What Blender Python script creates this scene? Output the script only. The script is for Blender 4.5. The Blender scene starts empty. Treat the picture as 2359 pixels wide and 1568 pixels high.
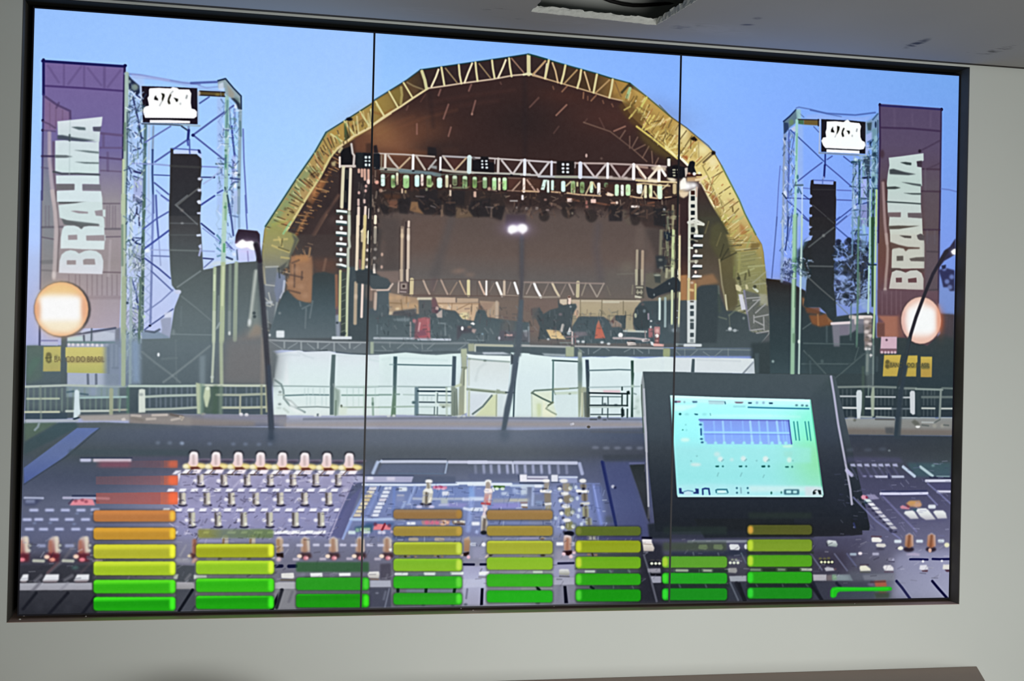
import bpy, bmesh, math, random
import numpy as np
from mathutils import Matrix, Vector

# ---------------------------------------------------------------- camera, sky, lamps, exposure
C = bpy.context.scene.collection
OZ = 1.66                                 # height of the middle of the screens above the floor
SW, SH, SD = 2.05, 1.215, 0.038          # lit size of the whole wall of screens, and how deep it sits in its recess
F_PX = 3088.22                            # focal length in pixels of the 2359 x 1568 photograph
def _rot(yaw, pitch, roll):
    cy, sy, cp, sp, cr, sr = math.cos(yaw), math.sin(yaw), math.cos(pitch), math.sin(pitch), math.cos(roll), math.sin(roll)
    return (np.array([[cy, -sy, 0], [sy, cy, 0], [0, 0, 1]]) @ np.array([[1, 0, 0], [0, cp, -sp], [0, sp, cp]])
            @ np.array([[cr, 0, sr], [0, 1, 0], [-sr, 0, cr]]))
CAM_R = _rot(-0.214678, 0.0090974, -0.0229547)
CAM_P = np.array([-0.646036, -2.794952, -0.0618088])     # from the middle of the screens, on the wall plane
cam = bpy.data.cameras.new('camera'); camo = bpy.data.objects.new('camera', cam); C.objects.link(camo)
rx, fw, up = CAM_R @ [1, 0, 0], CAM_R @ [0, 1, 0], CAM_R @ [0, 0, 1]
M = Matrix.Identity(4)
for i in range(3):
    M[i][0], M[i][1], M[i][2], M[i][3] = rx[i], up[i], -fw[i], CAM_P[i] + (OZ if i == 2 else 0)
camo.matrix_world = M
cam.sensor_width = 36; cam.lens = 36 * F_PX / 2359; cam.clip_start = .05
sc = bpy.context.scene; sc.camera = camo
sc.view_settings.view_transform = 'Standard'; sc.view_settings.look = 'None'
sc.view_settings.exposure = 0; sc.view_settings.gamma = 1; sc.view_settings.use_curve_mapping = False
wd = bpy.data.worlds.new('room_light'); sc.world = wd; wd.use_nodes = True
bg = wd.node_tree.nodes['Background']; bg.inputs['Color'].default_value = (.84, .96, .94, 1); bg.inputs['Strength'].default_value = .30
def area(name, loc, aim, sx, sy, power, color):
    l = bpy.data.lights.new(name, 'AREA'); l.shape = 'RECTANGLE'; l.size = sx; l.size_y = sy; l.energy = power; l.color = color
    o = bpy.data.objects.new(name, l); C.objects.link(o); o.location = loc
    o.rotation_euler = (Vector(aim) - Vector(loc)).to_track_quat('-Z', 'Y').to_euler(); return o
area('low_fill_light', (.55, -2.9, 1.08), (.5, 0, 1.02), 1.8, .7, 18.5, (1, .985, .955)).data.spread = math.radians(105)  # unseen fill lamp, added low to brighten the wall towards its foot

# ---------------------------------------------------------------- picture shown on the video wall
# The three panels show one video frame.  It is drawn here as vector shapes (numpy only) into a rectified
# picture of the whole wall, which is then put on the three flat screens.  Milky screen glare is mixed into its colours.
TW, TH = 2600, 1541
def _hom():
    src = []; dst = []
    for sx, sz, tx, ty in ((0, 1, 0, 0), (1, 1, TW, 0), (1, 0, TW, TH), (0, 0, 0, TH)):
        q = CAM_R.T @ (np.array([(sx - .5) * SW, SD, (sz - .5) * SH]) - CAM_P)
        src.append((1179.5 + F_PX * q[0] / q[1], 784 - F_PX * q[2] / q[1])); dst.append((tx, ty))
    A = []; b = []
    for (x, y), (u, v) in zip(src, dst):
        A.append([x, y, 1, 0, 0, 0, -u * x, -u * y]); b.append(u)
        A.append([0, 0, 0, x, y, 1, -v * x, -v * y]); b.append(v)
    return np.append(np.linalg.solve(np.array(A), np.array(b)), 1).reshape(3, 3)
HOM = _hom()
CV = np.zeros((TH, TW, 3), np.float32)
VX, VY, VS = 0., 0., 1.
def V(x, y, s=1.):
    global VX, VY, VS
    VX, VY, VS = float(x), float(y), float(s)
def nums(p):
    if isinstance(p, str): p = [float(t) for t in p.split()]
    return np.array(p, float).reshape(-1, 2)
def mp(p):
    p = nums(p) / VS + (VX, VY)
    q = np.c_[p, np.ones(len(p))] @ HOM.T
    return q[:, :2] / q[:, 2:]
def col(c):
    if isinstance(c, str):
        if len(c) == 3: c = ''.join(t * 2 for t in c)
        return np.array([int(c[i:i + 2], 16) for i in (0, 2, 4)], np.float32)
    return np.array(c, np.float32)
K = TW / 2150.                                   # picture pixels per photograph pixel, about
CLIP = None
def clip(p=None):
    global CLIP
    CLIP = None
    if p is None: return
    x0, y0, cv = cover([mp(p)]); m = np.zeros((TH, TW), np.float32); h, w = cv.shape
    sx, sy = max(x0, 0), max(y0, 0); ex, ey = min(x0 + w, TW), min(y0 + h, TH)
    m[sy:ey, sx:ex] = cv[sy - y0:ey - y0, sx - x0:ex - x0]; CLIP = m
def blend(x0, y0, cov, c, a):
    h, w = cov.shape
    sx0, sy0 = max(x0, 0), max(y0, 0); sx1, sy1 = min(x0 + w, TW), min(y0 + h, TH)
    if sx1 <= sx0 or sy1 <= sy0: return
    cov = cov[sy0 - y0:sy1 - y0, sx0 - x0:sx1 - x0, None] * a
    if getattr(c, 'ndim', 1) == 3: c = c[sy0 - y0:sy1 - y0, sx0 - x0:sx1 - x0]
    if CLIP is not None: cov = cov * CLIP[sy0:sy1, sx0:sx1, None]
    R = CV[sy0:sy1, sx0:sx1]
    R += (c - R) * cov
def blur(a, s):
    if s <= .3: return a
    r = int(s * 2.6) + 1
    k = np.exp(-.5 * (np.arange(-r, r + 1) / s) ** 2); k = (k / k.sum()).astype(np.float32)
    for ax in (0, 1):
        n = a.shape[ax]
        pad = [(0, 0)] * a.ndim; pad[ax] = (r, r)
        b = np.pad(a, pad, mode='edge'); o = np.zeros_like(a)
        for i, kv in enumerate(k):
            sl = [slice(None)] * a.ndim; sl[ax] = slice(i, i + n)
            o += kv * b[tuple(sl)]
        a = o
    return a
def cover(polys, pad=2):
    al = np.concatenate(polys)
    x0 = int(np.floor(max(al[:, 0].min(), -50))) - pad; x1 = int(np.ceil(min(al[:, 0].max(), TW + 50))) + pad + 1
    y0 = int(np.floor(max(al[:, 1].min(), -50))) - pad; y1 = int(np.ceil(min(al[:, 1].max(), TH + 50))) + pad + 1
    if x1 <= x0 or y1 <= y0: return 0, 0, np.zeros((1, 1), np.float32)
    W, H = x1 - x0, y1 - y0
    cv = np.zeros((H, W + 1), np.float32)
    xa = al[:, 0] - x0; ya = al[:, 1] - y0
    xb = np.concatenate([np.roll(q[:, 0], -1) for q in polys]) - x0; yb = np.concatenate([np.roll(q[:, 1], -1) for q in polys]) - y0
    if 1:
        lo, hi = np.minimum(ya, yb), np.maximum(ya, yb)
        dy = np.where(yb == ya, 1, yb - ya)
        r0 = max(int(lo.min() * 3), 0); r1 = min(int(hi.max() * 3) + 1, H * 3)
        for k in range(r0, r1):
            y = (k + .5) / 3
            m = (lo <= y) & (hi > y)
            if not m.any(): continue
            xs = np.sort(xa[m] + (y - ya[m]) / dy[m] * (xb[m] - xa[m]))
            row = cv[k // 3]
            for i in range(0, len(xs) - 1, 2):
                a_, b_ = max(xs[i], 0), min(xs[i + 1], W - .01)
                if b_ <= a_: continue
                ia, ib = int(a_), int(b_)
                if ia == ib: row[ia] += (b_ - a_) / 3
                else:
                    row[ia] += (ia + 1 - a_) / 3; row[ia + 1:ib] += 1 / 3; row[ib] += (b_ - ib) / 3
    return x0, y0, np.minimum(cv[:, :W], 1)
def grad(x0, y0, shp, stops, axis):
    # stops: (coordinate in the current view, colour), along y (axis 1) or x (axis 0)
    pos = []
    for t, c in stops:
        pos.append(mp([(0, t)] if axis == 1 else [(t, 0)])[0][axis])
    cs = np.array([col(c) for _, c in stops])
    n = shp[axis == 0]
    g = np.arange(n) + (y0 if axis == 1 else x0)
    a = np.stack([np.interp(g, pos, cs[:, i]) for i in range(3)], -1).astype(np.float32)
    return np.broadcast_to(a[:, None] if axis == 1 else a[None], shp + (3,))
def P(p, c, a=1., b=0., g=1):                    # filled polygon; c may be a list of gradient stops; b = soft edge
    ps = [mp(q) for q in (p if isinstance(p, list) and isinstance(p[0], (str, list)) else [p])]
    s = b / VS * K
    x0, y0, cv = cover(ps, 2 + int(s * 2.6))
    if s: cv = blur(cv, s)
    blend(x0, y0, cv, grad(x0, y0, cv.shape, c, g) if isinstance(c, list) else col(c), a)
def L(p, w, c, a=1., b=0.):                      # stroked polyline
    q = mp(p); hw = w / VS * K / 2; s = max(b / VS * K, 0.0)
    m = hw + 2 + s
    x0, y0 = np.floor(q.min(0) - m).astype(int); x1, y1 = np.ceil(q.max(0) + m).astype(int) + 1
    x0 = max(x0, -60); y0 = max(y0, -60); x1 = min(x1, TW + 60); y1 = min(y1, TH + 60)
    if x1 <= x0 or y1 <= y0: return
    cv = np.zeros((y1 - y0, x1 - x0), np.float32)
    for (ax, ay), (bx, by) in zip(q[:-1], q[1:]):
        u0, u1 = int(max(min(ax, bx) - m, x0)), int(min(max(ax, bx) + m + 1, x1))
        v0, v1 = int(max(min(ay, by) - m, y0)), int(min(max(ay, by) + m + 1, y1))
        if u1 <= u0 or v1 <= v0: continue
        yy, xx = np.mgrid[v0:v1, u0:u1].astype(np.float32) + .5
        dx, dy = bx - ax, by - ay; l2 = dx * dx + dy * dy + 1e-6
        t = np.clip(((xx - ax) * dx + (yy - ay) * dy) / l2, 0, 1)
        d = np.hypot(xx - ax - t * dx, yy - ay - t * dy)
        sub = cv[v0 - y0:v1 - y0, u0 - x0:u1 - x0]
        np.maximum(sub, np.clip((hw + .5 + s - d) / (1 + 2 * s), 0, 1) if hw > .5 else np.clip(1.2 - d, 0, 1) * min(1, hw * 2), out=sub)
    blend(x0, y0, cv, col(c), a)
def E(cx, cy, rx, ry, c, a=1., b=0.):            # ellipse
    t = np.linspace(0, 2 * np.pi, 28)[:-1]
    P(np.c_[cx + rx * np.cos(t), cy + ry * np.sin(t)].ravel(), c, a, b)
def S(cx, cy, rx, ry, c, a=1.):                  # soft round glow
    (x, y), (xr, _), (_, yr) = mp([(cx, cy), (cx + rx, cy), (cx, cy + ry)])
    rx, ry = abs(xr - x), abs(yr - y)
    x0, y0 = int(x - 2.4 * rx), int(y - 2.4 * ry); x1, y1 = int(x + 2.4 * rx) + 1, int(y + 2.4 * ry) + 1
    yy, xx = np.mgrid[y0:y1, x0:x1]
    blend(x0, y0, np.exp(-((xx - x) / rx) ** 2 - ((yy - y) / ry) ** 2).astype(np.float32), col(c), a)
def B(x0, y0, x1, y1, c, a=1., r=0., b=0., g=1): # box, rounded by r
    r = min(r, (x1 - x0) / 2, (y1 - y0) / 2)
    if r <= 0: p = [x0, y0, x1, y0, x1, y1, x0, y1]
    else:
        p = []
        for cx, cy, t0 in ((x1 - r, y0 + r, -90), (x1 - r, y1 - r, 0), (x0 + r, y1 - r, 90), (x0 + r, y0 + r, 180)):
            for t in range(t0, t0 + 91, 15):
                p += [cx + r * math.cos(math.radians(t)), cy + r * math.sin(math.radians(t))]
    P(p, c, a, b, g)
def LL(lines, w, c, a=1., b=0.):
    for l in lines.split(';'): L(l, w, c, a, b)
def EE(pts, r, c, a=1., b=0., ry=None):
    for x, y in nums(pts): E(x, y, r, ry or r, c, a, b)
def BB(boxes, c, a=1., r=0., b=0.):
    for q in boxes.split(';'): B(*[float(t) for t in q.split()], c, a, r, b)
def field(xs, ys, rows):                         # smooth colour field over photograph coordinates, whole picture
    yy, xx = np.mgrid[0:TH:4, 0:TW:4]
    q = np.c_[xx.ravel(), yy.ravel(), np.ones(xx.size)] @ np.linalg.inv(HOM).T
    px, py = q[:, 0] / q[:, 2], q[:, 1] / q[:, 2]
    cs = np.array([[col(c) for c in r.split()] for r in rows])
    fx = np.interp(px, xs, np.arange(len(xs))); fy = np.interp(py, ys, np.arange(len(ys)))
    i = np.minimum(fx.astype(int), len(xs) - 2); j = np.minimum(fy.astype(int), len(ys) - 2)
    u, v = (fx - i)[:, None], (fy - j)[:, None]
    o = (cs[j, i] * (1 - u) + cs[j, i + 1] * u) * (1 - v) + (cs[j + 1, i] * (1 - u) + cs[j + 1, i + 1] * u) * v
    o = o.reshape(xx.shape + (3,)).astype(np.float32)
    o = blur(o, 3)
    return np.repeat(np.repeat(o, 4, 0), 4, 1)[:TH, :TW]
def noise(n, seed, lo=-1, hi=1):                 # value noise over the whole picture, cell size n
    r = np.random.default_rng(seed)
    g = r.uniform(lo, hi, (TH // n + 3, TW // n + 3)).astype(np.float32)
    yy = np.arange(TH) / n; xx = np.arange(TW) / n
    i = yy.astype(int); j = xx.astype(int); v = (yy - i)[:, None]; u = (xx - j)[None]
    u = u * u * (3 - 2 * u); v = v * v * (3 - 2 * v)
    return (g[i][:, j] * (1 - u) + g[i][:, j + 1] * u) * (1 - v) + (g[i + 1][:, j] * (1 - u) + g[i + 1][:, j + 1] * u) * v

def clutter(quad, n, cols, ln, w, a, seed, dirs=None, b=0.):   # many small strokes inside a four-sided patch
    r = np.random.default_rng(seed); q = nums(quad); cs = cols.split()
    for k in range(n):
        u, v = r.random(2); p = (q[0] * (1 - u) + q[1] * u) * (1 - v) + (q[3] * (1 - u) + q[2] * u) * v
        t = math.radians(dirs[k % len(dirs)] + r.uniform(-8, 8)) if dirs else r.uniform(0, math.pi)
        l = ln * r.uniform(.4, 1.2) / 2; d = (math.cos(t) * l, math.sin(t) * l)
        L([p[0] - d[0], p[1] - d[1], p[0] + d[0], p[1] + d[1]], w * r.uniform(.6, 1.3), cs[k % len(cs)], a * r.uniform(.35, .85), b or .8)
def desat(y0, y1, f, g=1.):                                     # paler colours between two heights of the photograph
    yy = np.arange(TH); V(0, 0); a, b_ = mp([(1200, y0)])[0][1], mp([(1200, y1)])[0][1]
    m = (np.clip((yy - a) / 40, 0, 1) * np.clip((b_ - yy) / 40, 0, 1)).astype(np.float32)[:, None, None]
    l = CV.mean(-1, keepdims=True); CV[:] = CV + ((l + (CV - l) * f) * g - CV) * m
# lettering: text outlines turned into triangles, laid between two points of the current view
def TXT(s, x0, yb, x1, yt, c, a=1.):
    cu = bpy.data.curves.new('lettering', 'FONT'); cu.body = s; cu.offset = .012
    o = bpy.data.objects.new('lettering', cu); C.objects.link(o)
    me = o.to_mesh(); me.calc_loop_triangles()
    v = np.array([p.co[:2] for p in me.vertices]); t = [list(k.vertices) for k in me.loop_triangles]
    lo, hi = v.min(0), v.max(0); v = (v - lo) / (hi - lo)
    v = np.c_[x0 + v[:, 0] * (x1 - x0), yb + v[:, 1] * (yt - yb)]
    P([list(v[k].ravel()) for k in t], c, a, 2)
    o.to_mesh_clear(); bpy.data.objects.remove(o); bpy.data.curves.remove(cu)
# ---- sky, haze and ground colours
CV[:] = field((40, 450, 862, 868, 1200, 1560, 1570, 1800, 2210), (20, 180, 330, 560, 760, 900), (
    '96bffb 9ac3fe 9dc4fd 8ebcf5 86b4fb 82adf6 86b3f8 7fabf3 6f9fea',
    '9cc6ff a0c9ff a4caff 98c6ff 90bdff 86b2fd 8cb8ff 85b0fb 76a6ec',
    'a3caff a6cfff a9d2ff a5cfff 99c2ff 8cb6ff 8fb9ff 88b0ff 78a3ee',
    'b2cbff bcd6ff b2d5ff a9d0ff 9cc2ff 90b8ff 92b5ff 8cabfb 7d9be8',
    'a9b4ea c3d0ff bcd0ff b0cbff a0bcff 94b0ff 92aaf8 8096e4 6f8fd8',
    'a0a8d8 b0bce0 b0bce0 a0aad0 98a8d0 8ca0d0 8098d0 7890c8 7088c0'))
# ---- left banner
V(0, 0)
P('98 139 290 153 287 330 283 450 279 640 275 756 89 756 92 700 95 560 97 420', [(140, '76659a'), (330, '71699a'), (450, '969098'), (600, 'a09598'), (740, 'b2a6b6')])
P('98 300 112 300 122 420 130 560 124 690 92 700 95 560', [(300, '777098'), (420, '7d8490'), (560, '82878c'), (690, '9a9498')], .8, 4)
V(40, 120, 4.613)
P('290 490 560 640 560 720 430 740 410 830 290 830', '8a6c8c', .6, 6)
LL('325 145 440 320;680 150 540 340;750 170 890 350;1100 190 960 370', 22, '5c4c7c', .45, 6)
LL('495 130 495 350;710 150 710 370', 20, '5c4c7c', .5, 5)
L('925 165 925 370', 26, '5c4c7c', .55, 5)
L('290 358 700 382 1130 413', 20, '46346a', .85, 4)
L('268 95 1140 152', 26, '1f1f58', 1, 3); L('278 80 278 450', 24, '22205a', 1, 3); L('1140 140 1130 600 1117 1568', 20, '262048', .95, 3)
L('278 450 268 1000 262 1568', 16, '3c3a70', .8, 4)
E(278, 84, 14, 16, '1a1a50'); E(1146, 143, 18, 16, '1a1a50')
L('300 475 420 560 560 625 562 715', 22, '4c3c62', .75, 5); L('415 590 440 540', 20, '4c3c62', .6, 5)
LL('345 540 345 800;410 600 408 800;480 620 480 715', 14, '66506e', .4, 5)
E(270, 725, 14, 16, '24244e'); E(268, 830, 14, 16, '24244e')
L('270 735 340 765 400 805', 18, '584868', .7, 5); L('268 830 400 842', 16, '584868', .6, 5)
L('385 960 380 1200 400 1400 425 1568', 26, '64505e', .6, 8)
L('340 860 342 1150 365 1400 385 1568', 34, 'b4a6b2', .8, 8)
L('870 860 1115 885', 24, '5e4c70', .7, 6); L('880 1015 1115 1018', 18, '5e4c70', .6, 6); L('262 1105 570 1108', 20, '3a3050', .85, 5)
L('870 1118 1140 1142', 20, '504064', .75, 5); L('890 1258 1110 1270', 14, '5c4c66', .6, 5)
LL('915 870 915 1000;960 1070 960 1255', 24, '5c4c70', .5, 6); L('262 1225 320 1235', 16, '5a5270', .6, 6)
V(40, 440, 5.2267)
LL('1110 170 1105 430;1180 180 1180 440;1080 180 1080 430;1150 180 1148 440;340 180 340 420;380 180 380 420', 16, '6c6070', .35, 5)
LL('620 1010 620 1110;700 1010 700 1180;750 1010 750 1180;840 1010 840 1250;900 1010 900 1250;960 1010 960 1250;1020 1010 1020 1250;1080 1040 1080 1250;1140 1010 1140 1250;1200 1010 1200 1250', 14, '7c6c76', .4, 5)
L('1120 600 1100 1020', 26, 'b8aeb4', .5, 8)
LL('1030 150 1230 150;300 555 440 580;1060 552 1240 548', 16, '5c5260', .6, 5); LL('300 435 550 430;1050 455 1240 455', 24, '54505c', .55, 6)
L('300 855 430 850', 44, '62666a', .4, 8); L('300 952 450 960', 20, '6c6a70', .5, 6); L('1030 975 1240 980', 18, '6c5c66', .6, 5); L('860 1280 1240 1280', 40, '8a7a84', .4, 12)
L('460 0 480 300 505 520 490 700 480 960', 22, '6e6468', .6, 6)
L('420 0 455 250 468 450 455 800 440 1050', 42, 'bcb0b2', .9, 8); E(440, 1010, 22, 45, 'd8d0d0', .8, 8)
LL('290 0 285 560 275 1180', 14, '4a4a74', .7, 5)
# its lettering
WL = 'd3e2e6'
P(['500 985 508 840 532 765 580 725 640 710 700 722 742 752 770 740 810 720 875 710 950 722 1010 765 1035 840 1032 930 1022 1000', '595 835 615 832 705 832 705 885 595 885', '790 830 820 815 930 815 940 885 795 885'], [(700, 'd0dfe2'), (990, 'dfe2ee')], 1, 5)
P(['520 692 523 560 538 470 560 425 610 410 690 415 735 430 770 458 800 428 860 415 1046 430 1052 600 1045 705 800 700 620 690', '610 530 720 525 722 585 612 588', '828 535 1060 528 1060 598 830 595'], [(400, 'cfdfe1'), (690, 'd8e4e6')], 1, 5)
P(['494 168 700 140 960 98 1022 70 1026 205 1030 310 1046 330 1052 440 980 425 990 405 800 395 600 355 510 320', '640 240 700 235 850 250 850 270 740 268', '930 238 1060 220 1060 312 1000 300 945 295'], 'cdddde', 1, 5)
P('530 330 600 350 730 365 980 395 985 415 860 418 800 425 770 458 740 430 690 413 600 410 560 400', '5a6264', .85, 6)
P('484 0 1006 5 1020 75 900 105 760 105 600 120 500 100', [(0, 'd6e2e4'), (100, 'd0dcde')], 1, 5)
P('490 95 600 118 760 120 960 92 880 112 700 145 600 152 500 150', '4e5456', .85, 5)
V(40, 120, 4.613)
P('410 1310 868 1308 872 1405 690 1400 692 1475 890 1478 896 1590 420 1590 418 1475 606 1465 606 1400 412 1400', WL, 1, 4)
P('412 1402 606 1402 604 1462 416 1462', '6c6a6e', .9, 5); P('694 1408 885 1408 888 1464 694 1460', '74727c', .9, 5)
P('402 940 500 935 830 955 868 940 866 1288 700 1290 480 1280 402 1262', [(930, 'd0dde2'), (1280, 'cde0e0')], 1, 4)
P('425 735 660 712 905 686 895 780 880 795 805 795 805 838 880 842 872 950 830 955 700 935 430 880', [(690, 'd6e0e6'), (900, 'c8d6da')], 1, 4)
P('570 795 640 792 722 800 725 830 650 825', '4c5c62', .9, 5); P('800 796 890 792 880 842 812 838', '50545e', .85, 5)
P('425 885 480 880 600 905 715 920 830 938 700 950 560 938 425 925', '46525a', .85, 6)
P('400 1092 520 1095 590 1110 520 1122 400 1122', '4a5258', .8, 5); P('590 1040 740 1045 868 1058 868 1078 760 1068', '5a6a6e', .85, 5); P('600 1165 720 1168 868 1172 868 1186 720 1184', '4c5a5e', .85, 5)
L('385 1270 470 1293 640 1290 870 1303', 17, '465054', .85, 5); L('560 720 553 1300', 12, 'a8babc', .4, 5)
L('555 880 555 940', 18, '3c484e', .7, 4)
# ---- left tower
V(280, 150, 4.612)
L('35 90 200 105 350 132 640 185 830 205', 20, '7884c0', .75, 5); L('100 130 400 152 800 240 1050 270', 14, '93a4d8', .55, 6); L('120 110 330 135 500 160', 24, 'a9b4e6', .6, 8)
L('740 190 1020 178 1100 148', 22, '4a5aa0', .9, 5); L('820 215 900 240 1020 230', 14, '8090c8', .6, 5)
B(60, 130, 240, 1568, 'b4c6ec', .5, 0, 12)
P('60 90 100 140 190 220 195 290 165 330 140 300 110 270 80 270 70 200', '26304a', 1, 5); E(140, 235, 38, 34, '7c8d8a', 1, 8); E(85, 175, 14, 20, '8fa4ac', 1, 6)
LL('120 330 150 470 185 620 210 770;165 320 200 350', 17, '36406e', .95, 4); LL('80 430 180 485;140 715 240 785;205 880 130 905;75 1080 105 1145;130 1180 230 1215', 14, '3c4878', .85, 4); L('130 1128 220 1150', 20, '33386c', 1, 4)
LL('95 300 80 600;60 600 90 760', 16, '5a6f80', .6, 5); LL('110 560 100 900;170 940 90 1000', 20, '8fa4c0', .5, 8)
B(130, 1200, 228, 1450, 'a2aad6', .75, 0, 6); LL('130 1380 128 1440', 16, '404660', .8, 4)
LL('255 640 245 1000 240 1568', 30, '57727c', .95, 5); L('292 640 285 1568', 26, 'b4c8e4', .9, 5); L('338 650 330 900', 20, '8498b4', .9, 5); L('330 900 328 1150 340 1568', 18, '34487a', .95, 4)
E(292, 790, 16, 16, 'e4ecff', .8, 5); E(290, 1030, 16, 24, 'dfe8ff', .8, 5); E(250, 840, 18, 26, '3c5c60', .7, 6); E(250, 1050, 22, 22, '30506a', .7, 6)
LL('55 90 50 600 40 1000 25 1568', 40, 'a4bab0', .95, 5); LL('35 620 30 900', 26, '506c5c', .6, 6); L('20 1010 12 1568', 26, 'c4d2ae', .9, 5); L('62 500 60 1100 45 1568', 14, '3c5064', .7, 4)
L('250 820 390 730 520 650', 15, '6876b6', .95, 3); L('355 1028 520 915 700 792', 17, '5462a6', .95, 3); L('350 1250 500 1372', 16, '4a5898', .9, 3); L('370 1330 490 1445', 12, '7886c4', .7, 4); L('345 1165 510 1172', 11, '46569a', .95, 2); L('110 1043 360 1052 510 1066', 16, '8a98ce', .8, 4)
L('840 1076 1075 1086', 15, '7c8cd0', .9, 3); L('845 1190 985 1192', 13, '38447c', .95, 3); E(982, 1190, 14, 12, '2c3464'); L('870 1260 950 1208 1060 1110', 16, 'a4b4e0', .8, 4)
B(1015, 330, 1080, 1568, 'a6bcec', .6, 0, 8); LL('1030 450 1080 520;1080 520 1030 600;1030 600 1080 680;1080 680 1030 745;1030 745 1080 820', 12, '8ca4d8', .5, 4)
L('760 742 980 580 1190 430', 18, '525fa2', .95, 3); L('760 742 920 870 1090 1005', 17, '525fa2', .95, 3); E(760, 744, 19, 17, '28306a'); L('830 405 930 338', 15, '4c5ca0', .95, 3); L('845 1482 990 1388', 15, '4c5ca4', .95, 3); L('1020 1358 1075 1328', 15, '4c5ca4', .95, 3)
L('1005 1048 1095 1050', 16, '4c6478', .9, 4); L('1065 1090 1060 1140 1020 1160', 16, '6c84b4', .8, 4); L('1120 1055 1180 1090 1210 1120', 16, '4c5c98', .85, 4); L('1030 1200 1170 1205', 12, '9cb4d8', .7, 4); L('1115 1150 1140 1165', 14, '2c3c68', .9, 4)
L('1120 340 1118 900 1105 1568', 40, '9cc0b8', .95, 6); L('1125 380 1112 760', 20, '5f8c90', .8, 6); L('1108 960 1105 1100', 18, '2f705c', .7, 6); L('1148 470 1160 620 1130 700', 12, '4c6484', .7, 4); EE('1106 906 1100 1505', 12, '47705c', .8, 5)
LL('1100 1300 1130 1440 1145 1568', 14, '38505c', .9, 4); L('1170 650 1185 820 1202 965', 19, '4656a0', .95, 4); B(1172, 960, 1215, 1300, 'a8b4e8', .7, 0, 6)
L('1200 470 1205 640', 24, '6f82bc', .7, 6); L('1262 480 1255 900 1240 1568', 34, '8aa2b0', .95, 6); L('1260 600 1268 750', 18, '4f7480', .7, 6); L('1190 1030 1180 1110', 18, '5868a8', .8, 5)
E(1210, 1070, 14, 34, 'e8f0ff', .9, 5); E(1212, 1150, 26, 26, 'eef4ff', .9, 5); E(1205, 1280, 16, 30, 'eef4ff', .9, 5); L('1160 1200 1250 1212', 20, '445488', .9, 4); L('1165 1270 1200 1240 1240 1240', 16, '4c5c8c', .8, 4); LL('1180 1300 1170 1568', 24, '7f94bc', .7, 6); EE('1245 1165 1245 1300', 14, '34465c', .8, 5); B(1190, 1330, 1235, 1560, 'b8c4ec', .7, 0, 8)
L('1292 680 1300 1000 1332 1568', 14, '6676ba', .95, 3)
P('1020 180 1060 150 1112 142 1190 240 1272 325 1275 470 1240 470 1222 410 1160 345 1100 310 1095 240 1030 250', '8fa0a4', .9, 5); P('1030 200 1080 180 1090 270 1030 260', 'd0dcf0', .8, 6); P('1120 200 1200 300 1190 360 1140 330', '9c988c', .8, 8); P('1200 330 1250 360 1245 420 1215 400', '5a7470', .7, 8); E(1215, 438, 16, 26, 'e0e8f4', .9, 5)
L('1025 165 1105 145 1190 245 1270 328 1272 465', 14, '1c2c48', .9, 3); P('1160 350 1200 350 1260 410 1268 468 1240 468 1215 405', '262f40', .9, 6)
P('830 272 1095 286 1095 332 830 318', '5e5236', 1, 4); LL('830 276 1095 288;830 318 1095 332', 12, '241e26', .9, 3); E(1020, 312, 26, 14, '8c7f48', .7, 6); E(822, 300, 16, 28, 'b8b0ac', .9, 6)
P('214 222 530 232 804 245 808 628 226 608', '231d28', 1, 3); LL('205 225 208 500', 12, 'b0b8c4', .7, 4)
P('300 245 400 240 520 247 542 232 590 240 610 256 720 258 742 300 738 345 736 400 745 460 780 470 802 495 800 545 770 566 500 562 250 560 228 500 232 450 262 436 290 430 285 395 274 350 290 325 290 262', 'fefeff', 1, 3)
P('300 582 500 582 728 592 728 618 300 612', 'fefeff', 1, 3); L('225 622 500 630 640 640', 14, '4a525e', .9, 4); L('640 635 830 645', 18, '94aab4', .8, 4); L('815 300 820 600', 10, 'a4a8b0', .6, 4)
P('366 318 350 340 346 366 390 376 384 352 370 342', '201f1e', 1, 4); P('420 296 456 306 458 330 442 370 432 388 428 360 434 325', '24241c', 1, 4); L('432 380 405 430', 8, '9aa0a0', .8, 4); L('545 278 520 305', 8, '889090', .8, 4); P('515 308 530 312 508 370 520 412 500 415 488 388 495 350', '33322a', 1, 4); P('552 344 603 360 596 385 582 392 572 370', '22241f', 1, 4); E(625, 410, 8, 12, 'b4bcbc', 1, 4); L('695 325 688 350', 16, '888f90', .8, 4)
L('640 650 702 692', 16, '3a4a64', 1, 3); L('712 655 714 700', 22, '7c90b8', .9, 4); L('714 690 706 790', 24, '2a3478', 1, 4); L('700 800 708 848', 20, '4858a8', .9, 4); L('722 790 726 940', 13, '5464a8', .95, 3)
V(280, 450, 4.3556)
B(20, 0, 480, 1350, 'c8d4ff', .3, 0, 20)
LL('98 150 95 420 85 700', 30, 'c2d4e0', .9, 5); LL('20 0 22 600 10 1568', 40, 'b4c4a8', .95, 5); LL('48 0 45 700 40 1568', 14, '5c7468', .7, 4); L('8 300 8 700', 20, '4c685c', .5, 6)
P('115 10 160 20 230 70 215 110 160 90', '505a78', .7, 6); LL('155 120 152 180 175 200 180 300;150 180 118 230', 16, '3a4264', .9, 4); L('110 440 150 480 210 500', 18, '34406c', .95, 4); L('120 425 200 430', 14, '3a466c', .8, 4); B(110, 500, 205, 760, 'a0acc8', .7, 0, 6); LL('50 495 110 500;110 590 210 620;120 680 205 690', 16, '6c7c94', .6, 5)
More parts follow.
